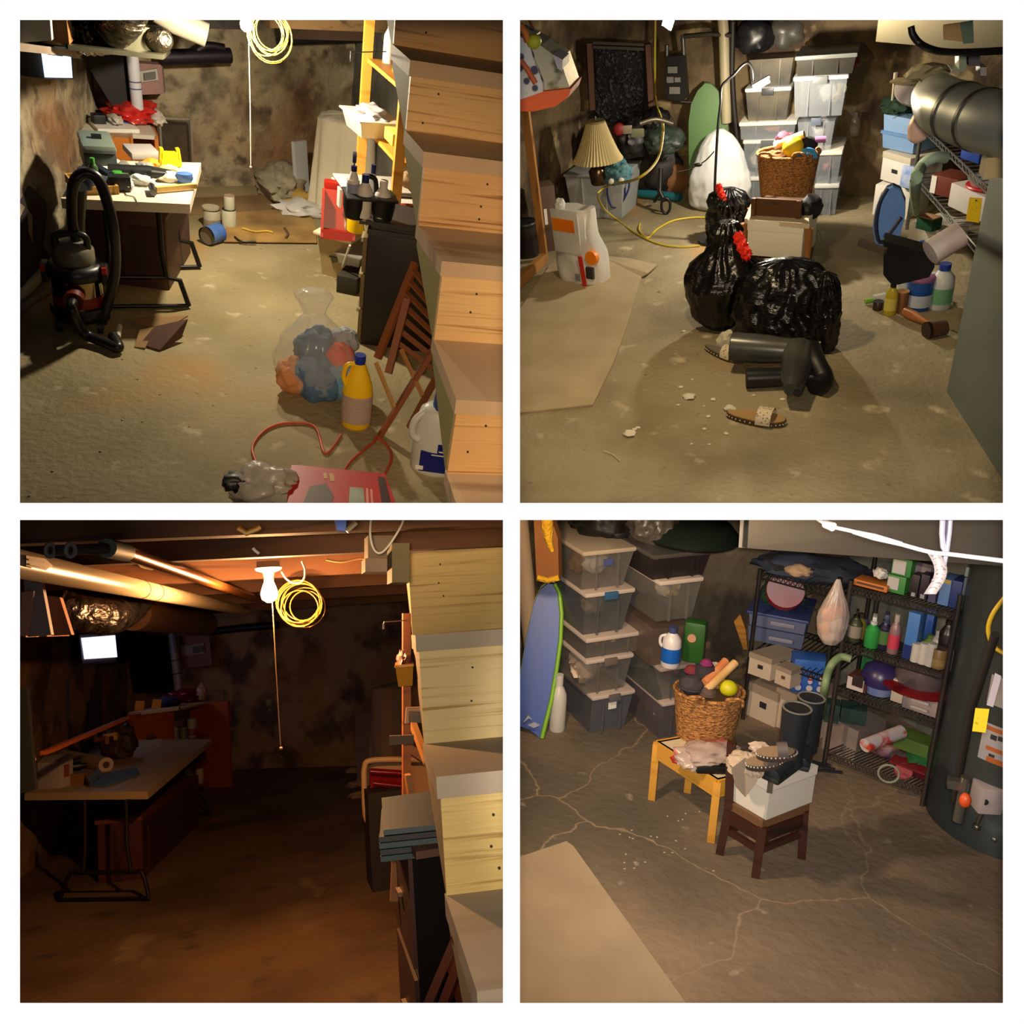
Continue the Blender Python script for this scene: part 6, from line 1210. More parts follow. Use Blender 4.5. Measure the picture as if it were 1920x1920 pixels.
solo(B().prism([dz(30, 1290, 4.7), dz(50, 1290, 4.7), dz(66, 1480, 4.5), dz(30, 1490, 4.5)], (0, .05, 0)), 'black_board', 'near-black panel standing against the wall by the table end', 'panel', M((5, 5, 7), 1.), smooth=False)
# chest below the table
a, b_ = g(268, 1648), g(374, 1543); e_ = (b_-a).normalized(); nn = V((-e_.y, e_.x, 0)); nn = nn if nn.x < 0 else -nn
hC = ztop(a, 1538)
t = thing('wood_chest', 'red brown wooden chest under the beige table, lower stair room', 'chest'); CH2 = M((84, 38, 24), .5, c2=(52, 22, 16), sc=2., kind='w', st=(4, 1, 1), amt=1)
fin(B().prism([a, b_, b_+V((0, 0, hC)), a+V((0, 0, hC))], nn*.3), 'chest_body', CH2, t, smooth=False)
fin(B().prism([a+V((0, 0, hC)), b_+V((0, 0, hC)), b_+V((0, 0, hC*1.07)), a+V((0, 0, hC*1.07))], nn*.32), 'lid', M((120, 60, 34), .5), t, smooth=False)
fin(B().prism([a.lerp(b_, .08)+V((0, 0, hC*.15)), a.lerp(b_, .92)+V((0, 0, hC*.15)), a.lerp(b_, .92)+V((0, 0, hC*.85)), a.lerp(b_, .08)+V((0, 0, hC*.85))], nn*-.008), 'panel', M((74, 30, 22), .5), t, smooth=False)
# orange bookcase with an open side
f = fr(240, 1512, 326, 1510, 1338)
t = thing('bookcase', 'orange bookcase end behind the beige table with jars on its shelves', 'bookcase', f); OW2 = M((168, 74, 28), .5, c2=(140, 56, 20), sc=2., kind='w', st=(1, 1, 5), amt=1)
c_ = g(398, 1476); L2 = Lc(f, c_); dx, dy = L2.x-f.w/2, L2.y
fin(B().box((0, .02, f.h/2), (f.w, .03, f.h)), 'end_panel', OW2, t)
b = B(); bar(b, (f.w/2+dx, dy, 0), (f.w/2+dx, dy, f.h*1.02), .05, .5); fin(b, 'end_panel', OW2, t, smooth=False)
for z in (.06, .32, .62, 1.0):
    fin(B().prism([(-f.w/2, .02, f.h*z), (f.w/2, .02, f.h*z), (f.w/2+dx, dy, f.h*z), (dx-f.w/2, dy, f.h*z)], (0, 0, .02)), 'shelf', M((196, 150, 110), .5) if z == 1. else OW2, t, smooth=False)
fin(B().prism([(-f.w/2, .02, 0), (dx-f.w/2, dy, 0), (dx-f.w/2, dy, f.h), (-f.w/2, .02, f.h)], (.02, 0, 0)), 'back_panel', M((60, 30, 18), .7), t, smooth=False)
KF = f; ZK = f.h+.02
def kp(k, u, z): return f.p+Matrix.Rotation(f.yaw, 3, 'Z') @ V((f.w/2+dx*k-u, .02+dy*k, f.h*z+.02))
for i, (k, z, r_, h_, c_, lb) in enumerate(((.15, .62, .05, .16, (170, 160, 130), 'cream jar on the middle bookcase shelf'), (.4, .62, .045, .13, (110, 104, 90), 'olive jar on the middle bookcase shelf'), (.62, .62, .05, .2, (180, 174, 166), 'pale jug with red print on the middle bookcase shelf'), (.3, .32, .045, .2, (190, 186, 170), 'white bottle on the lower bookcase shelf'), (.62, .32, .04, .14, (50, 96, 40), 'green bottle on the lower bookcase shelf'), (.15, .32, .05, .12, (60, 90, 120), 'blue grey jar on the lower bookcase shelf'), (.5, .06, .045, .2, (186, 180, 140), 'pale jar on the lowest bookcase shelf'), (.8, .06, .045, .16, (196, 180, 160), 'tan labelled jar on the lowest bookcase shelf'))):
    bottle('jar', lb, kp(k, .08, z), r_, h_, M(c_, .5), M((200, 196, 190), .5), M((150, 60, 44), .5) if i == 2 else None, 'can', 'jar', 'jars on the bookcase shelves')
for i, x in enumerate((258, 290)):
    solo(B().box((0, .03, .05), (.09, .06, .1), rot=(0, .15, .2)), 'yellow_block', ('orange yellow bracket on the bookcase top by the stone wall', 'second orange yellow bracket on the bookcase top')[i], 'bracket', M((220, 140, 30), .5), loc=g(x+3, 1332-3*i, ZK)+V((0, .0, 0)), yaw=0, group='yellow brackets')
solo(B().box((0, .1, .015), (.36, .2, .03), rot=(0, -.03, 0)), 'paper_stack', 'pale paper stack on the bookcase top, lower stair room', 'paper', M((205, 180, 156), .7), loc=g(300, 1336, ZK))
solo(B().blob((0, .1, .05), (.14, .1, .06), .4, 2.4, 3, 3), 'blue_cloth', 'dark blue cloth behind the yellow brackets, lower stair room', 'cloth', M((30, 34, 80), .8), loc=g(312, 1326, ZK))
t = thing('plastic_bag', 'dark red plastic bag with a white end on the bookcase, lower stair room', 'bag'); c_ = g(352, 1316, ZK)
fin(B().blob(c_+V((-.03, 0, .06)), (.2, .14, .09), .35, 2.4, 8, 4), 'bag_body', M((110, 18, 20), .25, amt=.4), t); fin(B().blob(c_+V((.16, -.04, .09)), (.06, .06, .1), .35, 2.4, 5, 3), 'white_print', M((190, 150, 130), .4), t)
f = fr(384, 1436, 454, 1436, 1292)
t = thing('window_screen', 'thin grey metal screen frame on the far wall, lower stair room', 'screen frame', f); SF2 = M((150, 132, 116), .5, .3)
for q in (((0, -.3, f.h), (f.w, .02, .018)), ((-f.w*.2, -.3, .02), (f.w*.7, .02, .02)), ((f.w/2, -.3, f.h/2), (.022, .02, f.h))): fin(B().box(*q), 'rail', SF2, t)
# covered chair and plain board
f = fr(680, 1494, 800, 1500, 1284)
solo(drape(B(), f.w, .7, f.h, 9, .055, 5), 'covered_chair', 'tall chair covered with a dusky tan sheet, lower stair room', 'covered furniture', M((176, 138, 112), .9, sc=5., amt=.15, bump=.2), f)
f = fr(660, 1470, 690, 1470, 1342); solo(B().box((0, .2, f.h/2), (f.w*1.3, .03, f.h), rot=(-.1, 0, .4)), 'foam_board', 'dim grey board standing beside the covered chair, lower stair room', 'board', M((120, 96, 88), .7), f)
for i, (x, y) in enumerate(((664, 1448), (668, 1474), (672, 1496))): solo(B().blob((0, 0, .02), (.09, .06, .035), .5, 2.4, i, 3), 'plastic_film', ('crumpled film bit by the far end of the tan sheet', 'crumpled film bit at the middle of the tan sheet hem', 'yellowish film bit by the paint tray')[i], 'plastic', M((176, 140, 110), .5), loc=g(x, y), group='film bits')
# wash bin with red tray
f = fr(694, 1560, 800, 1566, 1532, ztop(g(715, 1650), 1562))
zB = f.z
t = thing('cream_bin', 'cream rounded wash bin lying behind a red tray, lower stair room', 'bin')
D_ = math.hypot(*f.p[:2]); P = [dz(x, y, D_+.05) for x, y in ((700, 1556), (686, 1530), (683, 1470), (684, 1438), (696, 1426), (760, 1424), (820, 1426))]
fin(B().tube(smooth_pts(P, 6), .02, 10), 'rim', M((214, 170, 120), .5), t)
fin(B().prism([dz(x, y, D_+.12) for x, y in ((690, 1545), (686, 1440), (700, 1430), (820, 1430), (820, 1556), (708, 1560))], (0, .04, 0)), 'bin_body', M((190, 140, 92), .6), t, smooth=False)
t = thing('paint_tray', 'glossy dark red paint tray standing in the cream wash bin, lower stair room', 'paint tray'); RD2 = M((132, 10, 10), .18, amt=.2)
fin(B().prism([dz(x, y, D_+.08) for x, y in ((692, 1442), (758, 1446), (758, 1502), (706, 1500), (704, 1544), (692, 1520))], (0, -.05, 0)), 'tray_back', RD2, t, smooth=False)
for a_, b_ in (((694, 1446), (756, 1450)), ((700, 1468), (752, 1474)), ((704, 1498), (756, 1492))): fin(B().cyl(dz(*a_, D_+.0), dz(*b_, D_+.0), .02, seg=12), 'tray_rib', RD2, t)
solo(B().prism([dz(x, y, D_+.02) for x, y in ((706, 1504), (760, 1502), (834, 1480), (834, 1552), (712, 1553))], (0, .05, 0)), 'wood_board', 'brown wooden panel leaning in front of the cream wash bin', 'panel', M((120, 72, 32), .6, c2=(96, 52, 22), sc=3., amt=1), smooth=False)
# shelf remains
SP = M((186, 100, 30), .5, c2=(150, 76, 22), sc=2., kind='w', st=(1, 1, 6), amt=1)
t = thing('wooden_shelf', 'dim orange wooden shelf post and brace beside the stairs, lower stair room', 'shelf'); DS = 3.35
for a_, b_, w_ in (((762, 1150), (762, 1560), .03), ((762, 1400), (805, 1430), .03)):
    b = B(); bar(b, dz(*a_, DS), dz(*b_, DS), w_, w_); fin(b, 'post', SP, t, smooth=False)
b = B(); bar(b, dz(775, 1360, DS-.1), dz(800, 1426, DS-.3), .035, .02); fin(b, 'brace', M((206, 140, 74), .5), t, smooth=False)
b = B(); bar(b, dz(764, 1452, DS-.1), dz(772, 1504, DS-.1), .05, .02); fin(b, 'lower_board', M((176, 110, 60), .5), t, smooth=False)
f = fv(744, 776, 1283, 1246, dz(760, 1283, DS-.15)); openbin('yellow_bin', 'amber yellow plastic bin on the dim shelf beside the stairs', f, .3, M((206, 140, 40), .4, amt=.08), M((214, 150, 60), .4), None, M((150, 100, 90), .6))
solo(B().prism([dz(766, 1332, DS-.2), dz(795, 1332, DS-.2), dz(795, 1356, DS-.2), dz(768, 1354, DS-.2)], (0, .01, 0)), 'label_card', 'grey label card in a tan frame beside the stairs, lower stair room', 'card', M((110, 96, 80), .6), smooth=False)
solo(B().tube([dz(764, 1356, DS-.22), dz(764, 1330, DS-.22), dz(798, 1330, DS-.22)], .01, 8), 'basket_rim', 'tan basket rim around the grey label card', 'basket', M((225, 170, 130), .5))
b = B(); bar(b, dz(730, 1388, DS-.3), dz(776, 1386, DS-.3), .022, .03, (0, 0, 1)); solo(b, 'wood_stick', 'short grey brown stick poking out from the shelf post', 'stick', M((104, 76, 54), .7), smooth=False)
solo(B().tube([dz(719, 1178, 3.), dz(720, 1166, 3.), dz(764, 1163, 3.)], .002, 6).box(dz(719, 1174, 3.), (.006, .002, .02)), 'wire_hook', 'thin wire hook beside the stairs, lower stair room', 'hook', M((150, 110, 90), .4))
# file cabinet, tiles, folding chair
f = fr(764, 1960, 900, 1966, 1592)
DC = 2.55; pc = dz(772, 1597, DC)
t = thing('file_cabinet', 'tall near-black file cabinet below the stacked tiles, lower stair room', 'file cabinet')
P0 = V((pc.x, pc.y, 0)); P1 = V((dz(860, 1600, DC).x, P0.y+.02, 0)); ZF2 = pc.z
sd = g(749, 1880)
S0 = dz(742, 1585, DC+.45); S0 = V((S0.x, S0.y, 0))
fin(B().prism([P0, P1, P1+(S0-P0), S0], (0, 0, ZF2)), 'cabinet_body', M((18, 10, 10), .4), t, smooth=False)
nS = (S0-P0).cross(V((0, 0, 1))).normalized(); nS = nS if nS.x < 0 else -nS
for i in range(3):
    z0_, z1_ = ZF2*(.02+.33*i), ZF2*(.32+.33*i); o = fin(B().prism([P0+V((0, 0, z0_)), S0+V((0, 0, z0_)), S0+V((0, 0, z1_)), P0+V((0, 0, z1_))], nS*.012), 'drawer', M((74, 44, 38), .5, .2), t, smooth=False)
    m_ = P0.lerp(S0, .5)+V((0, 0, z1_*.5+z0_*.5)); fin(B().box(m_+nS*.02, (.014, .06, .012)), 'handle', M((150, 120, 100), .4, .5), o)
q = [(707, 1548), (836, 1545), (838, 1530), (716, 1533)]
rnd = random.Random(2)
for i in range(5):
    z = ZF2+.011+.017*i; m = M(((52, 66, 74), (44, 50, 56), (58, 74, 82), (40, 40, 44), (64, 78, 86))[i], .5)
    P = [dz(706+i*2, 1590, DC-.12), dz(860, 1590, DC-.12), dz(860, 1570, DC+.4), dz(722, 1570, DC+.35)]
    solo(B().prism([V((p.x+rnd.uniform(-.01, .01), p.y, z+.014)) for p in P], (0, 0, -.014)), 'floor_tile', 'blue grey floor tile in the stack on the near-black cabinet', 'tile', m, group='tiles stacked on the lower cabinet', smooth=False)
solo(B().box(dz(815, 1590, DC-.13), (.12, .1, .02)), 'wood_offcut', 'brown wood offcut under the tile stack beside the stairs', 'wood block', M((90, 54, 40), .6))
t = thing('folding_chair', 'dim brown folding chair leaning between cabinet and stairs, lower stair room', 'chair'); CHB = M((84, 36, 20), .5, c2=(60, 24, 14), sc=2., kind='w', st=(1, 1, 5), amt=1)
for a_, b_, d_, w_, nm in (((796, 1900), (862, 1746), 2.1, .04, 'leg'), ((826, 1900), (868, 1790), 2.05, .03, 'leg'), ((862, 1746), (904, 1850), 2.0, .05, 'back_stile'), ((850, 1790), (880, 1900), 2.08, .04, 'back_stile'), ((880, 1800), (910, 1890), 1.95, .03, 'slat')):
    b = B(); bar(b, dz(*a_, d_), dz(*b_, d_-.03), w_, .02, (0, 0, 1)); fin(b, nm, CHB, t, smooth=False)
solo(B().box((0, .08, .06), (.16, .16, .12)), 'dark_box', 'dark box on the floor beside the file cabinet, lower stair room', 'box', M((34, 30, 22), .7), loc=g(716, 1645)+V((0, .1, .3)))
solo(B().box((0, .08, .3), (.22, .3, .6)), 'dark_crate', 'tall dark crate stack left under the wash bin, lower stair room'.replace(' left', ''), 'crate', M((40, 28, 20), .7), loc=g(724, 1672)+V((0.03, .1, 0)))
solo(B().box((0, 0, 0), (.03, .02, .14), rot=(0, .1, 0)), 'wood_wedge', 'small pale wood wedge by the cabinet side', 'wedge', M((150, 96, 54), .6), loc=dz(742, 1645, 2.9))
solo(B().cyl(dz(742, 1604, 2.85), dz(749, 1576, 2.85), .004), 'white_stick', 'thin pale stick beside the dark crate, lower stair room', 'stick', M((180, 150, 140), .6))
# blocks and cable under the upper stairs
for i, (x0, y0, x1, y1, c_, lb) in enumerate(((690, 1004, 738, 1046, (126, 104, 80), 'grey brown header block under the upper stairs'), (685, 1047, 737, 1072, (140, 112, 92), 'lower end of the wood header beside the stairs'), (735, 1018, 768, 1092, (104, 90, 54), 'greenish wood bracket behind the highest steps'))):
    D = 2.75-.1*i; solo(B().prism([dz(x0, y0, D), dz(x1, y0, D), dz(x1, y1, D), dz(x0, y1, D)], (0, .1, 0)), 'header_block', lb, 'wood block', M(c_, .7, c2=tuple(int(v*.8) for v in c_), sc=3., kind='w', st=(1, 5, 5), amt=1), smooth=False, group='wood blocks under the stairs')
solo(B().tube(smooth_pts([dz(697, 960, 2.4), dz(694, 1000, 2.4), dz(700, 1028, 2.4), dz(712, 1037, 2.4), dz(728, 1024, 2.4), dz(750, 990, 2.4), dz(758, 970, 2.4)]), .0035, 6), 'white_cable', 'white cable loop hanging over the header block', 'cable', M((200, 190, 170), .5))
solo(B().prism([dz(628, 970, 1.85), dz(650, 970, 1.85), dz(648, 996, 1.85), dz(632, 994, 1.85)], (0, .02, 0)), 'blue_tape', 'small bright blue patch between the joists', 'tape', M((20, 70, 160), .6), smooth=False)
solo(B().tube([dz(650, 996, 1.85), dz(668, 980, 1.85)], .006, 6), 'metal_clip', 'short grey metal clip beside the bright blue patch', 'clip', M((140, 130, 110), .4, .5))
# stairs
H1 = M((208, 180, 112), .6, c2=(160, 122, 54), sc=2.4, kind='w', st=(.5, .5, 22), amt=1, bump=.12); H2 = M((222, 196, 140), .6, c2=(172, 134, 70), sc=2.2, kind='w', st=(.5, .5, 20), amt=1, bump=.12)
TRG = M((168, 152, 134), .7, c2=(146, 130, 112), sc=1.5, kind='w', st=(.4, 4, 4), amt=1); SG2 = M((150, 134, 110), .7)
P = [g(903, 1858, .997)]
for (bx, by), (nx, ny) in (((838, 1682), (837, 1456)), ((796, 1396), (799, 1191))):
    c_ = g(bx, by, P[-1].z); P.append(V((c_.x, c_.y, ztop(c_, ny))))
P.append(P[-1]+(P[-1]-P[-2])); q_ = vp(763, 1012, P[-1], P[-1]+V((1, 0, 0))); P[-1].x = q_.x; P[-1].z = q_.z
P.append(P[-1]+(P[-1]-P[-2])*1.0); P.insert(0, P[0]-(P[1]-P[0]))
print('STEPS BL', [tuple(round(c, 2) for c in p) for p in P])
stairs(P, 1.0, [(TRG, H1, SG2), (TRG, H2, SG2)], 'pale striped pine staircase seen from the front, lower stair room', nail=[((.12, -.05), (.11, -.12), (.125, -.17)), ((.16, -.06), (.15, -.16))], tread_th=.05)
point('dim_bulb_light', dz(505, 1126, BD-.02), 165, (255, 188, 122), .03)
spot('stair_room_front_fill', V((.02, -.02, 1.63)), g(420, 1640), 24, (255, 220, 190), .55, .9)  # weak fill added at the camera for the whole room
spot('stair_front_fill', V((-.03, -.02, 1.63)), g(930, 1560, 1.2)*.0+V((P[2].x+.25, P[2].y, P[2].z+.1)), 95, (255, 236, 200), .8, .7)  # second added spot at the camera, aimed at the risers
use('BR')
FLOOR_BR = layered('brown_floor_material', (136, 116, 94), [((106, 92, 76), 1.2, .42, .62, (1, 1, 1), 'n'), ((84, 78, 68), .6, .5, .7, (1, 1, 1), 'n'), ((146, 126, 102), 1.2, .006, .0, (1, 1, 1), 'c'), ((160, 146, 124), 9., .66, .76, (1, 1, 1), 'n')], .7, .22, 24.)
WALL_BR = layered('shaded_stone_material', (96, 84, 66), [((54, 46, 38), 2.5, .45, .6, (1, 1, 1), 'n'), ((150, 122, 86), 4., .6, .7, (1, 1, 1), 'n')], .92, .8, 8.)
struct(B().box((0, 6, -.06), (14, 14, .12)), 'floor', FLOOR_BR)
w3, w4 = g(950, 1275), g(1560, 1275)
wallplane(w3, w4, 2.6, .2, WALL_BR, 'wall_back', .05)
w5 = g(1960, 1500)
wallplane(w4, w5, 2.6, .2, layered('pale_wall_material', (112, 114, 104), [((84, 86, 78), 2.5, .45, .65, (1, 1, 1), 'n'), ((150, 136, 108), 3., .62, .7, (1, 1, 1), 'n')], .9, .4, 8.), 'wall_right', .03)
b = B(); b.prism([g(x, y, .012) for x, y in ((940, 1618), (1062, 1577), (1075, 1586), (1300, 1900), (940, 1910))], (0, 0, -.01))
solo(b, 'area_rug', 'beige rug corner in the lower storage room', 'rug', M((170, 150, 124), .95, c2=(150, 132, 108), sc=4., amt=1, bump=.2), smooth=False)
def bw4(x, y, off=0.):
    e = (w4-w3).normalized(); n = V((-e.y, e.x, 0)); n = n if n.dot(w3) > 0 else -n
    return vp(x, y, w3-n*off, w4-n*off)
solo(B().tube([bw4(972, 960, .15), bw4(985, 1080, .15), bw4(994, 1180, .15), bw4(1002, 1250, .15)], .05, 14), 'drain_pipe', 'cream drain pipe behind the blue boogie board', 'pipe', M((190, 166, 140), .4, amt=.05))
D_ = 3.9
t = thing('brown_bag', 'hanging brown bag with a yellow ruffled edge above the blue board', 'bag')
fin(B().prism([dz(x, y, D_) for x, y in ((1000, 960), (1030, 960), (1046, 1010), (1048, 1086), (1006, 1086))], (0, .06, 0)), 'bag_body', M((120, 72, 26), .8), t, smooth=False)
YF = M((196, 150, 24), .9, bump=.8, sc=40.)
fin(B().tube([dz(1026, 970, D_-.02), dz(1026, 990, D_-.02), dz(1028, 1010, D_-.02), dz(1036, 1034, D_-.02)], [.03, .03, .02, .012], 8), 'ruffle', YF, t)
fin(B().tube([dz(1007, 1083, D_-.02), dz(1028, 1088, D_-.02), dz(1048, 1083, D_-.02)], .016, 8), 'ruffle', YF, t)
wd = math.hypot(*g(1010, 1384)[:2])
t, n_ = outline('boogie_board', 'shiny blue boogie board with a lime edge leaning by the clear bins', 'board', [(1012, 1384), (996, 1370), (976, 1362), (960, 1350), (968, 1300), (978, 1250), (988, 1190), (1002, 1130), (1014, 1105), (1028, 1094), (1040, 1096), (1048, 1112), (1052, 1150), (1050, 1200), (1044, 1250), (1034, 1310), (1020, 1374)], wd, wd+.3, .05, M((22, 74, 170), .45, c2=(14, 54, 130), sc=2., st=(6, 1, .2), amt=1), M((110, 160, 40), .4))
fin(B().tube([dz(x, y, wd+.3*(1384-y)/290-.006) for x, y in ((1016, 1384), (1034, 1312), (1044, 1252), (1051, 1200), (1053, 1150), (1049, 1112), (1040, 1095))], .012, 8), 'lime_edge', M((130, 184, 44), .4), t)
fin(B().prism([dz(x, y, wd-.015) for x, y in ((990, 1360), (1002, 1355), (1012, 1360), (1001, 1365))], n_*.01).prism([dz(x, y, wd-.012+.015) for x, y in ((980, 1356), (990, 1341), (998, 1350), (992, 1347))], n_*.01), 'logo_mark', M((170, 176, 196), .5), t, smooth=False)
bottle('white_bottle', 'slim white bottle on the floor between blue board and clear bins', g(1041, 1372)+V((0, .03, 0)), .045, .32, M((205, 200, 192), .4), M((205, 200, 192), .4), None, 'plain')
# stacks of bins
RB2 = M((190, 172, 160), .45, amt=.05); CB2 = M((120, 116, 110), .28, a=.42, amt=.2); CB3 = M((96, 98, 96), .28, a=.52, amt=.2)
def stack2(spec, e0, e1, group, dp_):
    base = None; zz = 0
    for i, (x0, x1, yt, lab, body, lid, latch, cont, kk, pan) in enumerate(spec):
        if base is None:
            f = fr(e0[0], e0[1], e1[0], e1[1], yt); base = f.p.copy(); f0 = f; n = V((math.cos(f.yaw), math.sin(f.yaw), 0))
        else:
            a, b_ = vp(x0, yl, base, base+n), vp(x1, yl, base, base+n); f = Fr(); f.p = (a+b_)/2; f.p.z = zz; f.yaw = f0.yaw; f.w = (b_-a).length; f.h = ztop(f.p, yt)-zz
        yl = yt; t = tub('storage_bin', lab, f, dp_, body, lid, group, latch, kk, .025, panel=pan)
        if cont: pile('bin_contents', cont[1], f.p+Matrix.Rotation(f.yaw, 3, 'Z') @ V((cont[2]*f.w, dp_*.42, f.h*.05)), (f.w*.32, dp_*.3, f.h*.55), cont[0], i, 'contents')
        zz += f.h
    return zz, f
sA, fA = stack2([
 (1108, 1186, 1300, 'grey bin with a white label at the floor beside the blue board', M((92, 94, 100), .3, a=.85), RB2, M((96, 92, 96), .4), None, .86, WHITE),
 (1096, 1183, 1232, 'bin with white things second from the floor, lower storage room', CB2, RB2, M((110, 96, 92), .4), ([M((205, 180, 160), .8)]*3, 'white crumpled things in the second bin, lower storage room', 0), .88, None),
 (1098, 1212, 1190, 'wide shallow bin with orange and cream things, lower storage room', CB2, RB2, None, ([M((170, 90, 46), .8), M((205, 176, 140), .8), M((170, 90, 46), .8)], 'orange and cream things in the wide shallow bin, lower storage room', 0), .95, None),
 (1094, 1185, 1108, 'grey translucent bin with a blue latch, lower storage room', CB3, RB2, M((50, 90, 130), .4), ([M((150, 132, 112), .8)], 'tan folded thing in the blue latched bin', .1), .84, None),
 (1090, 1188, 1030, 'topmost open bin with a blue sticker above the blue latched bin', CB2, M((176, 160, 140), .4), None, ([M((150, 140, 104), .8), M((120, 84, 50), .8), M((180, 170, 160), .8)], 'tan and white things in the topmost open bin', .0), .82, M((70, 80, 130), .5))],
 (1106, 1384), (1186, 1368), 'bins stacked beside the blue board', .55)
sB, fB = stack2([
 (1236, 1305, 1312, 'bin with red and grey things behind the yellow table', M((100, 92, 96), .3, a=.75), RB2, None, ([M((130, 110, 120), .8), M((150, 104, 80), .8)], 'grey and red things in the bin behind the yellow table', 0), .9, None),
 (1234, 1320, 1246, 'dark bin under the bleach bottle, lower storage room', CB3, M((170, 150, 140), .4), None, ([M((150, 60, 70), .8)], 'reddish thing in the dark bin under the bleach bottle', .2), .9, None),
 (1222, 1300, 1168, 'brownish bin behind the bleach bottle, lower storage room', M((104, 88, 80), .3, a=.7), None, None, ([M((96, 70, 60), .8)], 'brown things behind the bleach bottle', 0), .88, None),
 (1232, 1312, 1086, 'large clear bin above the bleach bottle with a pale thing inside', CB2, RB2, None, ([M((190, 160, 110), .8), M((170, 160, 150), .8)], 'pale and amber things in the large clear bin', .25), .86, None),
 (1222, 1332, 1036, 'near-black topmost bin with a red patch inside, lower storage room', M((40, 34, 34), .3, a=.9), M((70, 66, 62), .4), None, None, .9, None)],
 (1236, 1392), (1308, 1378), 'bins stacked behind the yellow table', .5)
zt_ = lambda f: f.p+V((0, .25, f.h))
solo(B().blob((0, 0, .1), (.22, .16, .16), .2, 2., 4, 4), 'black_bag', 'black rubbish bag on the topmost open bin, lower storage room', 'bag', M((24, 24, 24), .3, amt=.3), loc=zt_(fA)+V((-.1, .05, 0)))
solo(B().blob((0, 0, .09), (.13, .12, .14), .25, 2., 9, 4), 'grey_bag', 'smaller grey bag beside the black rubbish bag, lower storage room', 'bag', M((74, 68, 62), .35, amt=.3), loc=zt_(fA)+V((.16, .0, 0)))
solo(B().lathe([(.24, .0), (.26, .02), (.2, .09), (.05, .12)], seg=36), 'green_bowl', 'very dark green round cover on the near-black bin', 'cover', M((20, 30, 22), .4), loc=zt_(fB))
pb_ = onp(1256, 1248, V((fB.p.x, fB.p.y-.12, 0)), V((fB.p.x, fB.p.y, 0)).normalized())
hb = ztop(pb_, 1175)-pb_.z; rb = 18*pj(pb_)[2]/FPX
bottle('bleach_bottle', 'white bleach bottle with a blue label standing on a clear bin', pb_, rb, hb, M((214, 206, 206), .35), M((60, 66, 110), .4), M((20, 90, 180), .4), 'jug', 'bottle')
pg = onp(1296, 1246, V((fB.p.x, fB.p.y-.05, 0)), V((fB.p.x, fB.p.y, 0)).normalized())
t = thing('green_bag', 'dark green bag with a pinkish flower behind the bleach bottle', 'bag', loc=pg); fin(B().box((0, .05, .11), (.11, .08, .22), bev=.02), 'bag_body', M((34, 84, 24), .5), t); fin(B().cyl((-.01, -.0, .14), (-.01, .01, .14), .022, seg=12), 'flower_print', M((190, 140, 110), .5), t)
# yellow table with basket
zq = ztop(g(1343, 1592), 1476)
t = thing('side_table', 'honey yellow side table with a white top, lower storage room', 'table'); YW = M((206, 150, 60), .45, c2=(180, 120, 40), sc=2.4, kind='w', st=(1, 1, 6), amt=1)
Q = gl([(1232, 1390), (1346, 1462), (1420, 1444), (1300, 1378)], zq)
fin(B().prism([p+V((0, 0, .0)) for p in Q], (0, 0, -.02)), 'table_top', M((214, 196, 164), .45), t, smooth=False)
for i in range(4):
    b = B(); bar(b, Q[i]-V((0, 0, .04)), Q[(i+1) % 4]-V((0, 0, .04)), .022, .08, (0, 0, 1)); fin(b, 'apron', YW, t, smooth=False)
for p in Q: fin(B().box((p.x, p.y, (zq-.01)/2), (.034, .034, zq-.01), bev=.003), 'leg', YW, t)
solo(B().tube(smooth_pts([g(1262, 1424, zq+.0)+V((0, -.01, .0)), g(1276, 1420, zq+.02), g(1295, 1416, zq+.02), g(1308, 1418, zq+.01)], 6), .006, 6), 'thin_rope', 'pale cord lying over the edge of the honey yellow table', 'cord', M((214, 196, 150), .5))
f = fr(1262, 1400, 1398, 1408, 1318, zq+.002)
f.w *= .96
t, r, h = basket(f, 'large round wicker basket on the honey yellow table', None)
def bp(x, y, z): return f.p+Matrix.Rotation(f.yaw, 3, 'Z') @ V((x*r, r*.8+y*r, z*h))
solo(B().ell((0, 0, 0), (r*.27, r*.24, r*.24), 3), 'yellow_ball', 'yellow green ball in the basket, lower storage room', 'ball', M((196, 190, 20), .5), loc=bp(.52, -.1, 1.1))
for i, (x, y, z, s_, c_, lb) in enumerate(((-.55, -.1, 1.12, .36, (54, 48, 54), 'large dark grey wool ball at the wall side of the basket'), (-.1, .25, 1.3, .36, (40, 34, 44), 'dark grey wool ring highest in the basket'), (-.12, .2, 1.52, .16, (120, 30, 90), 'magenta wool on the dark ring'), (-.5, .35, 1.3, .2, (110, 30, 46), 'dark red wool behind the grey wool ball'), (.2, .5, 1.35, .18, (200, 176, 150), 'cream curl of wool at the back of the basket'), (-.1, -.35, 1.05, .22, (86, 66, 60), 'brown wool under the basket handle'))):
    b = B(); b.blob((0, 0, 0), (r*s_, r*s_*.8, r*s_*.8), .2, 3., i, 3, False)
    for k in range(5): b.tube([(math.cos(q/18*6.283)*r*s_*(1.02-.12*k), math.sin(q/18*6.283)*r*s_*.8*(1.02-.12*k), r*s_*.3*(k-1)*.6) for q in range(18)], r*.03, 6, True)
    solo(b, 'yarn', lb+', lower storage room', 'yarn', M(c_, .85, sc=20.), loc=bp(x, y, z), group='wool in the large basket')
b = B(); b.cyl(bp(-.15, -.35, 1.12), bp(.75, .35, 1.52), r*.12); solo(b, 'fabric_roll', 'tan rolled fabric leaning across the basket, lower storage room', 'roll', M((190, 144, 84), .8, c2=(214, 176, 120), sc=12., amt=1))
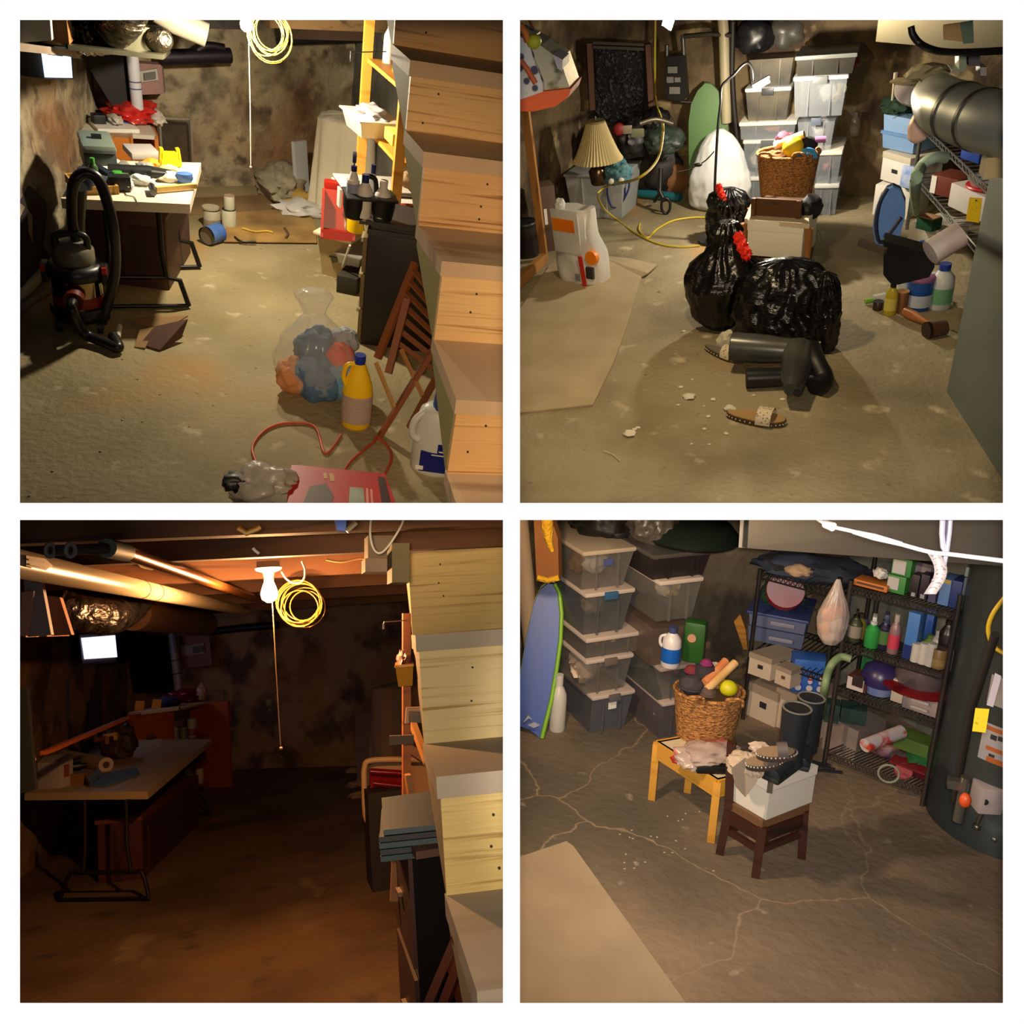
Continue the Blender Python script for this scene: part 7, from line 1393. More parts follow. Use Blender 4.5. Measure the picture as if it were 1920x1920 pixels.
b = B(); b.cyl(bp(-.2, -.2, 1.22), bp(.5, .5, 1.5), r*.12); solo(b, 'fabric_roll', 'orange flowered fabric roll behind the tan roll, lower storage room', 'roll', M((200, 140, 90), .8, c2=(190, 84, 40), sc=16., amt=1, co=.6))
f = fr(1310, 1446, 1362, 1440, 1404, zq)
solo(B().blob((0, .06, .035), (.15, .09, .05), .3, 2.4, 5, 4), 'plastic_bag', 'flat clear and red plastic bag on the honey yellow table', 'bag', M((170, 150, 140), .3, c2=(176, 50, 50), sc=5., co=.55, wid=.06, amt=1), f)
solo(B().box((0, .03, .02), (.17, .07, .04), bev=.012), 'black_pouch', 'small black pouch at the corner of the honey yellow table', 'pouch', M((12, 12, 14), .5), loc=g(1342, 1452, zq), yaw=.35)
# dark stool, white box, boots
zs_ = ztop(g(1418, 1640), 1538)
t = thing('stool', 'dark brown wooden chair seat holding the white box, lower storage room', 'stool'); DB = M((58, 30, 22), .4, c2=(36, 18, 14), sc=2.5, kind='w', st=(1, 1, 5), amt=1)
Q = gl([(1362, 1500), (1430, 1540), (1518, 1508), (1446, 1478)], zs_)
fin(B().prism(Q, (0, 0, -.035)), 'seat', M((110, 78, 52), .5), t, smooth=False)
ctr = sum(Q, V())/4
Lg = [Q[0].lerp(ctr, .08), Q[1].lerp(ctr, .08), Q[2].lerp(ctr, .1), Q[3].lerp(ctr, .1)]
for p in Lg:
    o_ = (p-ctr)*.1; b = B(); bar(b, V((p.x+o_.x, p.y+o_.y, 0)), V((p.x, p.y, zs_-.03)), .034, .034); fin(b, 'leg', DB, t, smooth=False)
for i in range(4):
    a, b_ = Lg[i], Lg[(i+1) % 4]; b = B(); bar(b, V((a.x, a.y, zs_*.45)), V((b_.x, b_.y, zs_*.45)), .018, .026, (0, 0, 1)); fin(b, 'stretcher', DB, t, smooth=False)
    b = B(); bar(b, V((a.x, a.y, zs_-.07)), V((b_.x, b_.y, zs_-.07)), .02, .06, (0, 0, 1)); fin(b, 'apron', DB, t, smooth=False)
for k in (0, ):
    a = Lg[0]; b = B(); bar(b, V((a.x, a.y, zs_-.03)), V((a.x-.02, a.y+.03, ztop(a, 1400))), .045, .035); fin(b, 'back_post', DB, t, smooth=False)
# white lidded box corner-on
Bq = gl([(1372, 1500), (1436, 1538), (1522, 1504), (1452, 1476)], zs_+.002); hB = ztop(Bq[1], 1468)-zs_
t = thing('white_box', 'large white lidded box under the rubber boots on the dark chair', 'box')
fin(B().prism(Bq, (0, 0, hB*.8)), 'box_body', M((205, 200, 190), .6, amt=.05), t, smooth=False)
cB_ = sum(Bq, V())/4; Bl = [cB_+(p-cB_)*1.03+V((0, 0, hB*.76)) for p in Bq]
fin(B().prism(Bl, (0, 0, hB*.24)), 'lid', M((214, 208, 198), .6, amt=.05), t, smooth=False)
fin(B().prism([cB_+(p-cB_)*1.012+V((0, 0, hB*.745)) for p in Bq], (0, 0, .006)), 'lid_gap', INK, t, smooth=False)
fin(B().box(Bl[1]+V((0, 0, hB*.14)), (.022, .022, hB*.26)), 'corner_clip', M((110, 100, 90), .4, .5), t)
zl_ = zs_+.002+hB
def boot(label, p, toe_dir, H_, r_, m, grp='rubber boots on the white box'):
    t = thing('rubber_boot', label, 'boot', None, grp, p, math.atan2(toe_dir[1], toe_dir[0])); L_ = r_*2.9
    fin(B().tube([(0, 0, r_*.5), (0, 0, r_*1.5), (0, 0, H_*.55), (-.004, 0, H_)], [r_*1.02, r_*.92, r_*1.0, r_*1.12], 24).tube(smooth_pts([(-r_*.3, 0, r_*.75), (r_*.8, 0, r_*.72), (L_*.7, 0, r_*.6), (L_, 0, r_*.45)], 4), [r_*.8]*4+[r_*.74]*4+[r_*.68]*4+[r_*.4], 18), 'boot_shaft', m, t)
    fin(B().lathe([(r_*.9, H_*.99), (r_*1.13, H_*1.0), (r_*1.13, H_*1.012), (r_*.98, H_*1.012), (r_*.9, H_*.97)], (-.004, 0, 0), 24, cap=False), 'boot_rim', M((120, 120, 112), .5), t)
    fin(B().cyl((-.004, 0, H_*1.0), (-.004, 0, H_*1.003), r_*.98, seg=24), 'boot_opening', INK, t)
    fin(B().box((L_*.42, 0, .012), (L_*1.25, r_*1.5, .024), bev=.01), 'sole', M((26, 34, 34), .6), t); return t
BM = M((34, 40, 48), .45, c2=(24, 28, 34), sc=4., amt=1)
pa = g(1478, 1452, zl_); ha = ztop(pa, 1326)-zl_
boot('dark rubber boot standing on the white box beside the slippers', pa+V((0, .05, 0)), (-.5, -1), ha*.9, .052, BM)
pc = g(1506, 1440, zl_); boot('dark rubber boot standing behind its pair on the white box', pc+V((0, .12, 0)), (-.1, -1), ha*.86, .05, BM)
t = thing('striped_towel', 'cream towel with red stripes draped on the white box', 'cloth'); c_ = g(1404, 1462, zl_)
TW = M((176, 158, 138), .9, c2=(110, 60, 50), sc=9., kind='w', st=(3, .2, .2), co=.9, wid=.05, amt=1)
fin(B().blob(c_+V((-.02, .02, .05)), (.07, .06, .05), .35, 1.8, 3, 4), 'folded_part', TW, t)
fin(B().prism([g(1372, 1440, zl_+.1), g(1398, 1420, zl_+.12), g(1420, 1460, zl_+.02), g(1398, 1490, zl_-.06), g(1380, 1470, zl_+.0)], (0, 0, -.012)), 'hanging_part', TW, t, smooth=False)
RM_keep = RM
def slip2(label, p, yaw, z):
    t = thing('beaded_slipper', label, 'slipper', loc=p, rot=(.2, -.15, yaw), group='beaded slippers, lower storage room'); L_, w_ = .15, .032
    O = lambda z_, s_: [V((L_*(.5-.5*math.cos(a))*s_, w_*math.sin(a)*s_, z_)) for a in [i/26*6.283 for i in range(26)]]
    fin(B().prism(O(0, 1), (0, 0, .024)), 'sole', M((64, 50, 44), .7), t, smooth=False); fin(B().prism(O(.0245, .94), (0, 0, .003)), 'footbed', M((130, 108, 84), .8), t, smooth=False)
    b = B(); [b.ell((L_*(.5-.5*math.cos(i/30*6.283)), w_*math.sin(i/30*6.283), .02), .005, 1) for i in range(30)]; fin(b, 'beading', M((190, 186, 176), .3, .6), t)
    st = lambda u, v: V((L_*(.5+.26*v), math.cos(PI*u)*w_, .02+math.sin(PI*u)*.045)); fin(B().surf(st, 14, 6), 'strap', M((84, 76, 72), .6), t)
slip2('beaded slipper leaning on the rubber boots', g(1398, 1440, zl_+.1), .4, 0); slip2('beaded slipper behind the first one near the boot shafts', g(1418, 1420, zl_+.16), .2, 0)
solo(B().blob(g(1424, 1402, zl_+.12), (.04, .03, .02), .4, 2.4, 4, 3), 'paper_scrap', 'white scrap tucked behind the beaded slippers', 'paper', M((190, 170, 156), .7))
# file boxes, gift bag, blue bins on the rear shelf
FBX = M((196, 176, 156), .6, amt=.06); FBL = M((150, 134, 116), .6, amt=.06)
a1, a2 = g(1399, 1346), g(1535, 1392); sh1 = (a1+a2)/2
t_sh = None
R_wire = M((96, 92, 92), .3, .9)
rp = g(1399, 1350); rq = g(1530, 1400)
e1 = (rq-rp).normalized(); n1 = V((-e1.y, e1.x, 0)); n1 = n1 if n1.y > 0 else -n1
rp2 = rp-e1*.02
def z1_(x, y): return vp(x, y, rp, rq).z
zz1, zz2, zz3 = z1_(1404, 1268), z1_(1404, 1218), z1_(1420, 1072)
shelfunit('rear wire shelf with file boxes and blue drawer bins', [rp2, rq, rq+n1*.5, rp2+n1*.5], [zz2-.012, zz3], [z1_(1408, 1062), z1_(1556, 1078), z1_(1556, 1078), z1_(1408, 1062)], R_wire, wires=16)
def corner_carton(name, label, cat, l, m, r, yt, z, mat, lid=None, group=None, hole=None, lidk=.25, prt=None):
    """a box seen corner-on: foot pixels of the far front edge end, the near corner and the side's end"""
    A, C, E = g(*l, z), g(*m, z), g(*r, z); D = A+E-C; h = ztop(C, yt)-z; t = thing(name, label, cat, group=group)
    fin(B().prism([A, C, E, D], (0, 0, h*(1-lidk if lid else 1))), 'box_body', mat, t, smooth=False)
    c_ = (A+C+E+D)/4
    if lid: fin(B().prism([c_+(p-c_)*1.04+V((0, 0, h*(1-lidk))) for p in (A, C, E, D)], (0, 0, h*lidk)), 'lid', lid, t, smooth=False)
    n_ = (C-A).cross(V((0, 0, 1))).normalized(); n_ = n_ if n_.dot(A) < 0 else -n_
    if hole: fin(B().prism([A.lerp(C, u)+V((0, 0, h*v)) for u, v in ((.42, .4), (.64, .4), (.64, .56), (.42, .56))], n_*.006), 'label_holder', hole, t, smooth=False)
    if prt: fin(B().prism([A.lerp(C, u)+V((0, 0, h*v)) for u, v in ((prt[1], prt[2]), (prt[3], prt[2]), (prt[3], prt[4]), (prt[1], prt[4]))], n_*.004), 'printed_panel', prt[0], t, smooth=False)
    return t, h
gb = 'file boxes on the rear shelf'
corner_carton('file_box', 'large white file box at the floor, touching the wicker basket side', 'box', (1400, 1340), (1452, 1364), (1530, 1336), 1300, 0, FBX, FBL, gb, INK)
corner_carton('file_box', 'second white file box on the floor behind the rubber boots', 'box', (1450, 1360), (1520, 1392), (1580, 1366), 1318, 0, FBX, FBL, gb, INK)
zf_ = ztop(g(1452, 1364), 1300)
corner_carton('file_box', 'white file box with a scalloped lid above the floor boxes', 'box', (1402, 1262), (1443, 1277), (1494, 1262), 1236, zf_+.1, FBX, FBL, gb, INK)
corner_carton('file_box', 'smallest white file box beside the snowman gift bag', 'box', (1452, 1280), (1480, 1292), (1500, 1284), 1258, zf_+.1, FBX, FBL, gb, M((110, 70, 56), .5))
f = fr(1482, 1300, 1548, 1306, 1236, zf_+.04)
t = thing('gift_bag', 'bright blue gift bag printed with white snowmen', 'bag', f)
fin(B().box((0, .07, f.h*.48), (f.w, .13, f.h*.96), bev=.02), 'bag_body', M((34, 76, 160), .45, c2=(60, 110, 190), sc=6., amt=1), t)
b = B()
for x in (-.32, .0, .3):
    b.cyl((x*f.w, -.002, f.h*.2), (x*f.w, -.008, f.h*.2), f.w*.09, seg=12).cyl((x*f.w, -.002, f.h*.38), (x*f.w, -.008, f.h*.38), f.w*.065, seg=12).cyl((x*f.w, -.002, f.h*.5), (x*f.w, -.008, f.h*.5), f.w*.045, seg=12)
fin(b, 'snowman_print', M((205, 190, 196), .5), t); b = B()
for x in (-.32, .0, .3): b.box((x*f.w, -.009, f.h*.44), (f.w*.12, .004, f.h*.03)).box((x*f.w, -.009, f.h*.55), (f.w*.06, .004, f.h*.05))
fin(b, 'scarf_print', M((176, 40, 40), .5), t)
f = fr(1396, 1200, 1508, 1222, 1150, zz2)
f.h = ztop(f.p, 1152)-f.z
t = thing('blue_bins', 'grey blue stacked drawer bins on the rear wire shelf, lower storage room', 'storage bin', f); B3 = M((84, 92, 124), .4, amt=.1)
fin(B().frus((0, .18, 0), f.w*.94, .34, f.h*.46, .94), 'lower_tub', B3, t); fin(B().frus((0, .18, f.h*.5), f.w*.96, .36, f.h*.42, .94), 'upper_tub', M((96, 102, 132), .4), t)
fin(B().box((0, .18, f.h*.94), (f.w*1.04, .4, f.h*.1), bev=.01), 'lid', M((52, 64, 116), .4), t)
for z in (.22, .7): fin(B().box((.03, .0, f.h*z), (f.w*.4, .012, f.h*.12), bev=.004), 'handle', M((130, 128, 146), .4), t)
garland('green_garland', 'dark evergreen garland filling the rear wire shelf, lower storage room', f.p+V((.02, .2, f.h)), (f.w*.5, .18, .22), 160, 3)
t = thing('round_tin', 'round tin with a red edge tilted on the evergreen garland', 'tin', loc=dz(1472, 1110, math.hypot(*f.p[:2])-.05), rot=(.9, .1, 0))
rt = 34*pj(f.p)[2]/FPX
fin(B().lathe([(rt*.98, -.02), (rt, 0), (rt*.98, .03)], seg=36), 'tin_side', M((150, 26, 34), .4), t); fin(B().lathe([(.001, .034), (rt*.5, .034), (rt*.97, .03)], seg=36), 'tin_lid', M((140, 126, 140), .4, c2=(150, 96, 104), sc=8., amt=1), t)
pf_ = f.p
for i, (x, y, s_, c_, lb) in enumerate(((1500, 1060, (.22, .12, .07), (34, 42, 64), 'long navy cloth bundle on the top rear shelf'), (1462, 1052, (.09, .1, .05), (16, 16, 20), 'black cloth lump on the top rear shelf'), (1556, 1068, (.2, .12, .07), (24, 30, 46), 'dark slate bundle toward the wire shelf tops'), (1498, 1066, (.07, .05, .03), (170, 140, 110), 'tan cloth fold under the navy bundle'))):
    solo(B().blob(dz(x, y+4, math.hypot(*pf_[:2])-.05-.1*(i == 3)), s_, .3, 2.4, i+2, 3), 'cloth_bundle', lb, 'cloth', M(c_, .8, amt=.4), group='cloth bundles on the top rear shelf')
solo(B().prism([dz(x, y, math.hypot(*pf_[:2])+.1) for x, y in ((1376, 1166), (1388, 1152), (1398, 1180), (1402, 1218), (1394, 1218))], (0, .03, 0)), 'wicker_fan', 'golden woven panel poking out beside the grey blue bins', 'woven panel', M((176, 122, 40), .8, c2=(110, 70, 24), sc=30., st=(.2, .2, 2), amt=1), smooth=False)
pb_ = dz(1553, 1210, 3.55)
f = fv(1524, 1584, 1214, 1092, pb_)
t = thing('hanging_bag', 'clear shopping bag with orange things hanging between the shelves', 'bag', f)
fin(B().surf(lambda u, v: bagf(u, v, f.w, f.h, f.w*.7, 2., .0, [(.2, 0), (.42, .12), (.52, .3), (.5, .45), (.36, .65), (.2, .82), (.1, .95), (.06, 1.)], .04), 64, 30, True, True), 'bag_body', M((176, 160, 150), .3, a=.55, amt=.1), t)
for i, (x, z, c_) in enumerate(((-.1, .45, (206, 100, 40)), (.12, .3, (190, 170, 160)), (-.12, .24, (214, 150, 90)), (.1, .52, (180, 90, 60)), (.0, .12, (200, 176, 160)))): fin(B().blob((x*f.w, f.w*.35, z*f.h), (f.w*.26, f.w*.2, f.h*.12), .35, 2.5, i, 3), 'contents', M(c_, .7), t)
# front wire shelf
s1, s2, s3 = g(1729, 1510), g(1545, 1436), g(1782, 1484)
bv = s3-s1; cs = [s1, s2, s2+bv, s3]
def z2_(x, y): return vp(x, y, s1, s2).z
ZD = [z2_(1720, 1476), z2_(1752, 1352), z2_(1772, 1264), z2_(1798, 1152)]
shelfunit('tall chrome wire shelf crowded with bottles beside the water heater', cs, ZD, [z2_(1806, 1116), z2_(1590, 1086), z2_(1590, 1086), z2_(1806, 1116)+.02], M((120, 112, 108), .3, .9), wires=26, name='wire_shelf')
ef = (s2-s1).normalized(); bn = bv.normalized()
def on2(x, y, k, back=.07): return vp(x, y, s1+bn*back, s2+bn*back)
def put(k, x, back=.08):
    """a spot on deck k whose column is near image column x"""
    lo, hi = 0., 1.
    for _ in range(30):
        m = (lo+hi)/2; p = s1.lerp(s2, m)+bn*back; p.z = ZD[k]
        if pj(p)[0] > x: lo = m
        else: hi = m
    p.z += .006; return p
yw2 = math.atan2(-ef.y, -ef.x)
def bx2(name, label, k, x0, x1, yt, mat, dep=.12, back=.05, cat='box', group='things on the tall wire shelf', z=0., prt=None, lid=None):
    a, b_ = put(k, x0, back), put(k, x1, back); f = Fr(); f.p = (a+b_)/2; f.p.z += z; f.w = (b_-a).length; f.yaw = yw2; f.h = max(.03, ztop(f.p, yt)-f.p.z)
    return carton(name, label, f, dep, mat, cat, group=group, print_=prt, lid=lid), f
gt = 'things on the tall wire shelf'
# top deck
c, f = bx2('orange_crate', 'orange cardboard carton with dark openings on the top deck', 3, 1596, 1662, 1098, M((190, 110, 44), .6), .1, .02, prt=(M((80, 50, 40), .6), .0, .55, .8, .3))
c, f = bx2('detergent_box', 'green box with a white panel on the top deck, lower of two', 3, 1660, 1694, 1080, M((60, 130, 60), .5), .16, prt=(M((180, 176, 176), .5), -.15, .55, .6, .7)); zg = f.h
c, f = bx2('detergent_box', 'green box with a white panel stacked on its twin', 3, 1664, 1700, 1048, M((50, 120, 54), .5), .16, z=zg+.004, prt=(M((180, 176, 176), .5), -.1, .5, .66, .8))
for i, (x0, x1, yt, c_, lb) in enumerate(((1704, 1718, 1078, (34, 26, 34), 'dark box with a white star mark on the top deck'), (1720, 1736, 1078, (40, 30, 44), 'second dark box with a white star mark on the top deck'))):
    bx2('dark_box', lb, 3, x0, x1, yt, M(c_, .5), prt=(M((150, 150, 160), .5), 0, .15, .5, .16))
bx2('violet_box', 'violet grey carton standing behind the hanging paper tag', 3, 1738, 1752, 1086, M((84, 82, 120), .5))
c, f = bx2('dark_tray', 'dark box with a grey lid above the star marked boxes', 3, 1700, 1742, 1056, M((70, 60, 66), .5), .14, .12, prt=(M((120, 108, 116), .5), 0, .7, .8, .4))
bx2('blue_carton', 'light blue carton with a yellow top on the top deck', 3, 1756, 1776, 1086, M((90, 124, 180), .5), prt=(M((170, 150, 80), .5), 0, .92, .9, .14))
bx2('blue_carton', 'deep blue carton beside the light blue one on the top deck', 3, 1777, 1796, 1090, M((30, 50, 110), .5))
c, f = bx2('slate_carton', 'large slate blue carton at the heater end of the top deck', 3, 1797, 1826, 1084, M((62, 78, 100), .5), .2); 
bx2('grey_packet', 'pale grey packet lying on the slate blue carton', 3, 1796, 1826, 1064, M((110, 128, 128), .5), .18, z=f.h+.004)
solo(B().blob(dz(1652, 1076, 3.25), (.025, .025, .02), .4, 2.4, 3, 3), 'dog_figurine', 'small dark and white cloth toy between the green boxes and orange carton', 'toy', M((60, 54, 56), .7, c2=(170, 166, 160), sc=20., amt=1))
# second deck
for i, (x, r_, yt, bc, cc_, lc_, stl, lb, bk_) in enumerate((
  (1590, .032, 1150, (130, 116, 40), (60, 60, 40), None, 'plain', 'olive yellow bottle on the second deck', .12),
  (1600, .032, 1142, (60, 64, 44), (30, 30, 30), (140, 130, 120), 'pump', 'dark pump bottle with a beige label on the second deck', .06),
  (1618, .03, 1160, (60, 56, 100), (70, 64, 110), None, 'plain', 'indigo bottle on the second deck', .14),
  (1632, .034, 1150, (50, 150, 70), (205, 205, 205), None, 'spray', 'bright green spray bottle with a white trigger on the second deck', .05),
  (1654, .034, 1146, (40, 34, 60), (70, 76, 110), (70, 110, 50), 'spray', 'dark purple spray bottle on the second deck', .08),
  (1672, .026, 1152, (140, 110, 110), (170, 160, 150), (196, 60, 84), 'plain', 'slim grey bottle with a pink foot on the second deck', .05),
  (1738, .03, 1190, (110, 150, 60), (100, 130, 60), (190, 120, 60), 'plain', 'green and amber bottle behind the white rolls', .15),
  (1720, .03, 1190, (60, 110, 90), (80, 140, 50), (60, 100, 40), 'plain', 'green bottle behind the white rolls on the second deck', .15),
  (1752, .03, 1182, (150, 150, 150), (150, 150, 150), None, 'plain', 'grey white bottle behind the white rolls', .15),
  (1768, .036, 1146, (30, 26, 24), (20, 18, 18), None, 'pump', 'tall black pump bottle on the second deck', .14),
  (1784, .02, 1206, (150, 144, 130), (130, 120, 110), None, 'plain', 'thin cream bottle by the front post of the second deck', .1),
  (1796, .034, 1180, (130, 130, 130), (150, 146, 140), (50, 80, 160), 'jug', 'grey jug with a blue label by the back post', .22),
  (1814, .036, 1178, (120, 120, 122), (140, 140, 140), None, 'plain', 'large grey bottle behind the back post', .26))):
    p = put(2, x, bk_); bottle('bottle', lb, p, r_, ztop(p, yt)-p.z, M(bc, .35), M(cc_, .4), M(lc_, .5) if lc_ else None, stl, group=gt)
c, f = bx2('blue_tall_box', 'tall light and dark blue carton on the second deck', 2, 1690, 1712, 1150, M((70, 120, 190), .45), .1, .03, prt=(M((22, 40, 110), .5), 0, .15, .9, .3))
bx2('blue_green_box', 'blue and green carton behind the tall blue carton', 2, 1716, 1742, 1142, M((40, 84, 160), .5), .06, .28, prt=(M((110, 160, 40), .5), -.3, .8, .4, .4))
for i, x in enumerate((1714, 1728, 1742)):
    p = put(2, x, .03); solo(B().cyl((0, 0, 0), (0, 0, ztop(p, 1206)-p.z), .02, seg=16), 'white_roll', 'small upright white roll on the second deck', 'roll', M((196, 190, 182), .6), loc=p, group='upright white rolls')
p = put(2, 1756, .04); bottle('amber_jar', 'squat amber jar beside the upright white rolls', p, .032, ztop(p, 1216)-p.z, M((140, 110, 66), .4), M((90, 70, 50), .4), M((160, 134, 80), .5), 'can', 'jar', gt)
p = put(2, 1776, .03); bx2('white_card', 'small white carton at the front post of the second deck', 2, 1778, 1786, 1224, M((196, 180, 176), .5), .05, .02)
# third deck
bx2('photo_carton', 'white and brown printed carton at the far end of the third deck', 1, 1586, 1622, 1272, M((96, 50, 36), .5), .12, .03, prt=(M((205, 190, 186), .5), -.05, .5, .85, .95))
solo(B().box((0, .0, 0), (.05, .006, .06)), 'picture_patch', 'dark round picture on the white and brown carton', 'picture', M((50, 34, 34), .5), loc=put(1, 1604, -.0)+V((0, -.01, .07)), yaw=yw2)
p = put(1, 1592, .25); solo(B().box((0, 0, .13), (.05, .08, .26)), 'green_box', 'green box standing behind the printed carton', 'box', M((30, 110, 60), .5), loc=p, yaw=yw2, group=gt)
p = put(1, 1646, .1); hp = ztop(p, 1280)-p.z; bottle('blue_tub', 'blue tub with a white band on the third deck', p, .07, hp, M((40, 90, 170), .4, c2=(150, 150, 170), sc=9., co=.6, amt=1), M((180, 176, 180), .4), None, 'tubcan', 'tub', gt)
solo(B().lathe([(.085, 0), (.09, .03), (.075, .08), (.03, .11)], seg=28), 'domed_lid', 'dark violet domed lid resting on the blue tub', 'lid', M((50, 40, 90), .35), loc=p+V((0, 0, hp)))
bx2('white_carton', 'narrow white box with a dark drawing on the third deck', 1, 1668, 1690, 1276, M((190, 176, 160), .5), .1, .05, prt=(M((60, 56, 60), .5), .1, .7, .2, .3))
c, f = bx2('drawer_box', 'frosted white drawer box with a raised handle on the third deck', 1, 1690, 1756, 1306, M((160, 146, 142), .35, a=.9), .24, .02)
fin(B().box((0, -.008, f.h*.72), (f.w*.5, .02, f.h*.2), bev=.006).box((0, -.008, f.h*.3), (f.w*.5, .02, f.h*.16), bev=.006), 'handle', M((176, 164, 160), .4), c)
t = thing('red_lid_bowl', 'clear bowl upturned on a large dark red lid on the third deck', 'bowl', loc=f.p+V((0, .12, f.h+.002))); fin(B().lathe([(.17, 0), (.175, .012), (.16, .02)], seg=32), 'lid', M((120, 22, 28), .4), t)
fin(B().lathe([(.11, .02), (.115, .06), (.1, .11), (.03, .125)], seg=28), 'bowl_body', M((110, 96, 98), .25, a=.7), t)
# below and beside
ft = smooth_pts([g(1543, 1352, .0), dz(1545, 1300, 3.75), dz(1556, 1252, 3.75), dz(1576, 1232, 3.8), dz(1596, 1236, 3.8)])
solo(B().tube(ft, .017, 10), 'foam_tube', 'curved pale green foam tube between the two wire shelves', 'tube', M((120, 140, 100), .6))
corner_carton('white_box', 'translucent white crate on the floor under the tall wire shelf', 'box', (1540, 1402), (1600, 1436), (1652, 1412), 1372, .0, M((150, 140, 136), .4, c2=(120, 100, 90), sc=5., amt=1), None, None)
solo(B().box((0, 0, .03), (.12, .1, .08)).box((-.1, 0, .02), (.07, .08, .1)), 'dark_packets', 'dark green packets inside the translucent white crate', 'packets', M((34, 60, 56), .5), loc=g(1600, 1372, .22)+V((0, .15, 0)))
b = B(); a, c_ = dz(1622, 1398, 3.0), dz(1690, 1372, 3.15); b.cyl(a, c_, .024, seg=20); solo(b, 'wrapped_roll', 'grey and red wrapped roll leaning over the white crate', 'roll', M((150, 140, 140), .5, c2=(150, 44, 34), sc=14., amt=1, co=.6, wid=.04))
def onfl(x, y, back=0.): return g(x, y, ZD[0])+bn*back
fl = 'things under the tall wire shelf'
solo(B().lathe([(.05, 0), (.055, .05), (.02, .07)], seg=20), 'round_container', 'grey round container on the bottom deck', 'container', M((84, 80, 80), .5), loc=onfl(1676, 1440, .05), group=fl)
solo(B().blob((0, 0, .04), (.08, .06, .05), .3, 2., 3, 3), 'blue_packet', 'orange and blue packet on the bottom deck', 'packet', M((150, 90, 40), .5, c2=(60, 60, 110), sc=8., amt=1), loc=onfl(1648, 1420, .05), group=fl)
solo(B().tube([(math.cos(i/20*6.283)*.045, 0, .05+math.sin(i/20*6.283)*.045) for i in range(20)], .005, 6, True), 'wire_ring', 'pale wire ring standing below the grey container', 'ring', M((150, 160, 140), .4), loc=onfl(1668, 1466, -.02))
solo(B().cyl((0, 0, 0), (0, 0, .015), .04, seg=20), 'pink_plate', 'small pink lid on the bottom deck', 'lid', M((170, 80, 84), .5), loc=onfl(1696, 1456, -.02)+V((0, 0, .03)), rot=(.6, 0, 0))
f = fr(1690, 1480, 1770, 1492, 1420, ZD[0]+.01)
f.p = put(0, 1728, .2); f.yaw = yw2; f.w = .2; f.h = ztop(f.p, 1420)-f.p.z
openbin('red_tub', 'dark red oval tub full of things at the near end of the bottom deck', f, .28, M((96, 24, 40), .45), M((120, 30, 40), .4), None, M((40, 110, 60), .6))
solo(B().box((0, .0, .05), (.16, .12, .07), bev=.01), 'green_tray', 'green lidded tray lying on the dark red tub', 'tray', M((84, 116, 50), .45), loc=f.p+V((-.05, .0, f.h+.02)), yaw=yw2)
solo(B().box((0, 0, 0), (.09, .012, .01)).box((.02, -.03, 0), (.09, .012, .01)), 'black_cable', 'flat dark thing lying on the floor before the white crate', 'strap', INK, loc=g(1540, 1432, .006))
solo(B().box((0, 0, 0), (.12, .015, .01)), 'black_strap', 'thin dark strap on the floor near the stool', 'strap', INK, loc=g(1556, 1446, .006), yaw=.2)
# water heater
f = Fr(); pc = g(1856, 1600); R2 = .32
ctr = pc+V((.1, R2*.9, 0)); hh = 1.75
t = thing('water_heater', 'grey metal water heater tank with white labels and a gas control', 'water heater', loc=ctr); GM = M((78, 84, 84), .35, .5, amt=.15)
fin(B().lathe([(R2*1.02, 0), (R2*1.02, .12), (R2, .13), (R2, hh), (R2*.9, hh+.06), (R2*.2, hh+.08)], seg=56), 'tank', GM, t)
tc = ctr; ax0 = math.atan2(-tc.y, -tc.x)
def patch(nm, px, mat, off=1.006, par=None, n=10):
    """a label that wraps the tank between two image points"""
    (x0, y0), (x1, y1) = px
    def hit(x, y):
        d = RM.R @ ray(x, y); o = V((0, 0, RM.H)); R = R2*off
        a = d.x**2+d.y**2; bb = 2*((o.x-tc.x)*d.x+(o.y-tc.y)*d.y); c = (o.x-tc.x)**2+(o.y-tc.y)**2-R*R; q = bb*bb-4*a*c
        if q < 0: q = 0
        p = o+d*((-bb-math.sqrt(q))/(2*a)); return math.atan2(p.y-tc.y, p.x-tc.x), p.z
    a0, z0 = hit(x0, y0); a1, z1 = hit(x1, y1)
    if a0 < 0: a0 += 2*PI
    if a1 < 0: a1 += 2*PI
    def fn(u, v): a = a0+(a1-a0)*u; return V((math.cos(a)*R2*off, math.sin(a)*R2*off, z0+(z1-z0)*v))
    return fin(B().surf(fn, n, 2), nm, mat, par or t)
WL = M((176, 172, 176), .5)
patch('label_sheet', ((1846, 1352), (1884, 1440)), WL); patch('label_sheet', ((1860, 1264), (1884, 1330)), WL)
for y in ((1366, 1372), (1404, 1410), (1426, 1430)): patch('orange_band', ((1848, y[0]), (1884, y[1])), M((190, 104, 50), .5), 1.009)
for a_ in ((1858, 1376, 1868, 1390), (1872, 1380, 1880, 1392), (1854, 1412, 1864, 1422)): patch('pictogram', ((a_[0], a_[1]), (a_[2], a_[3])), M((60, 56, 60), .5), 1.01, n=4)
pcx = onp(1862, 1494, tc+V((-R2*.7, -R2*.75, 0)), V((.3, 1, 0)).normalized())
o = fin(B().box(pcx-tc, (.15, .09, .12), rot=(0, 0, .3), bev=.008), 'gas_control', M((190, 176, 176), .5), t)
fin(B().cyl(pcx-tc+V((-.04, -.06, .0)), pcx-tc+V((-.04, -.04, .0)), .014), 'control_knob', INK, o)
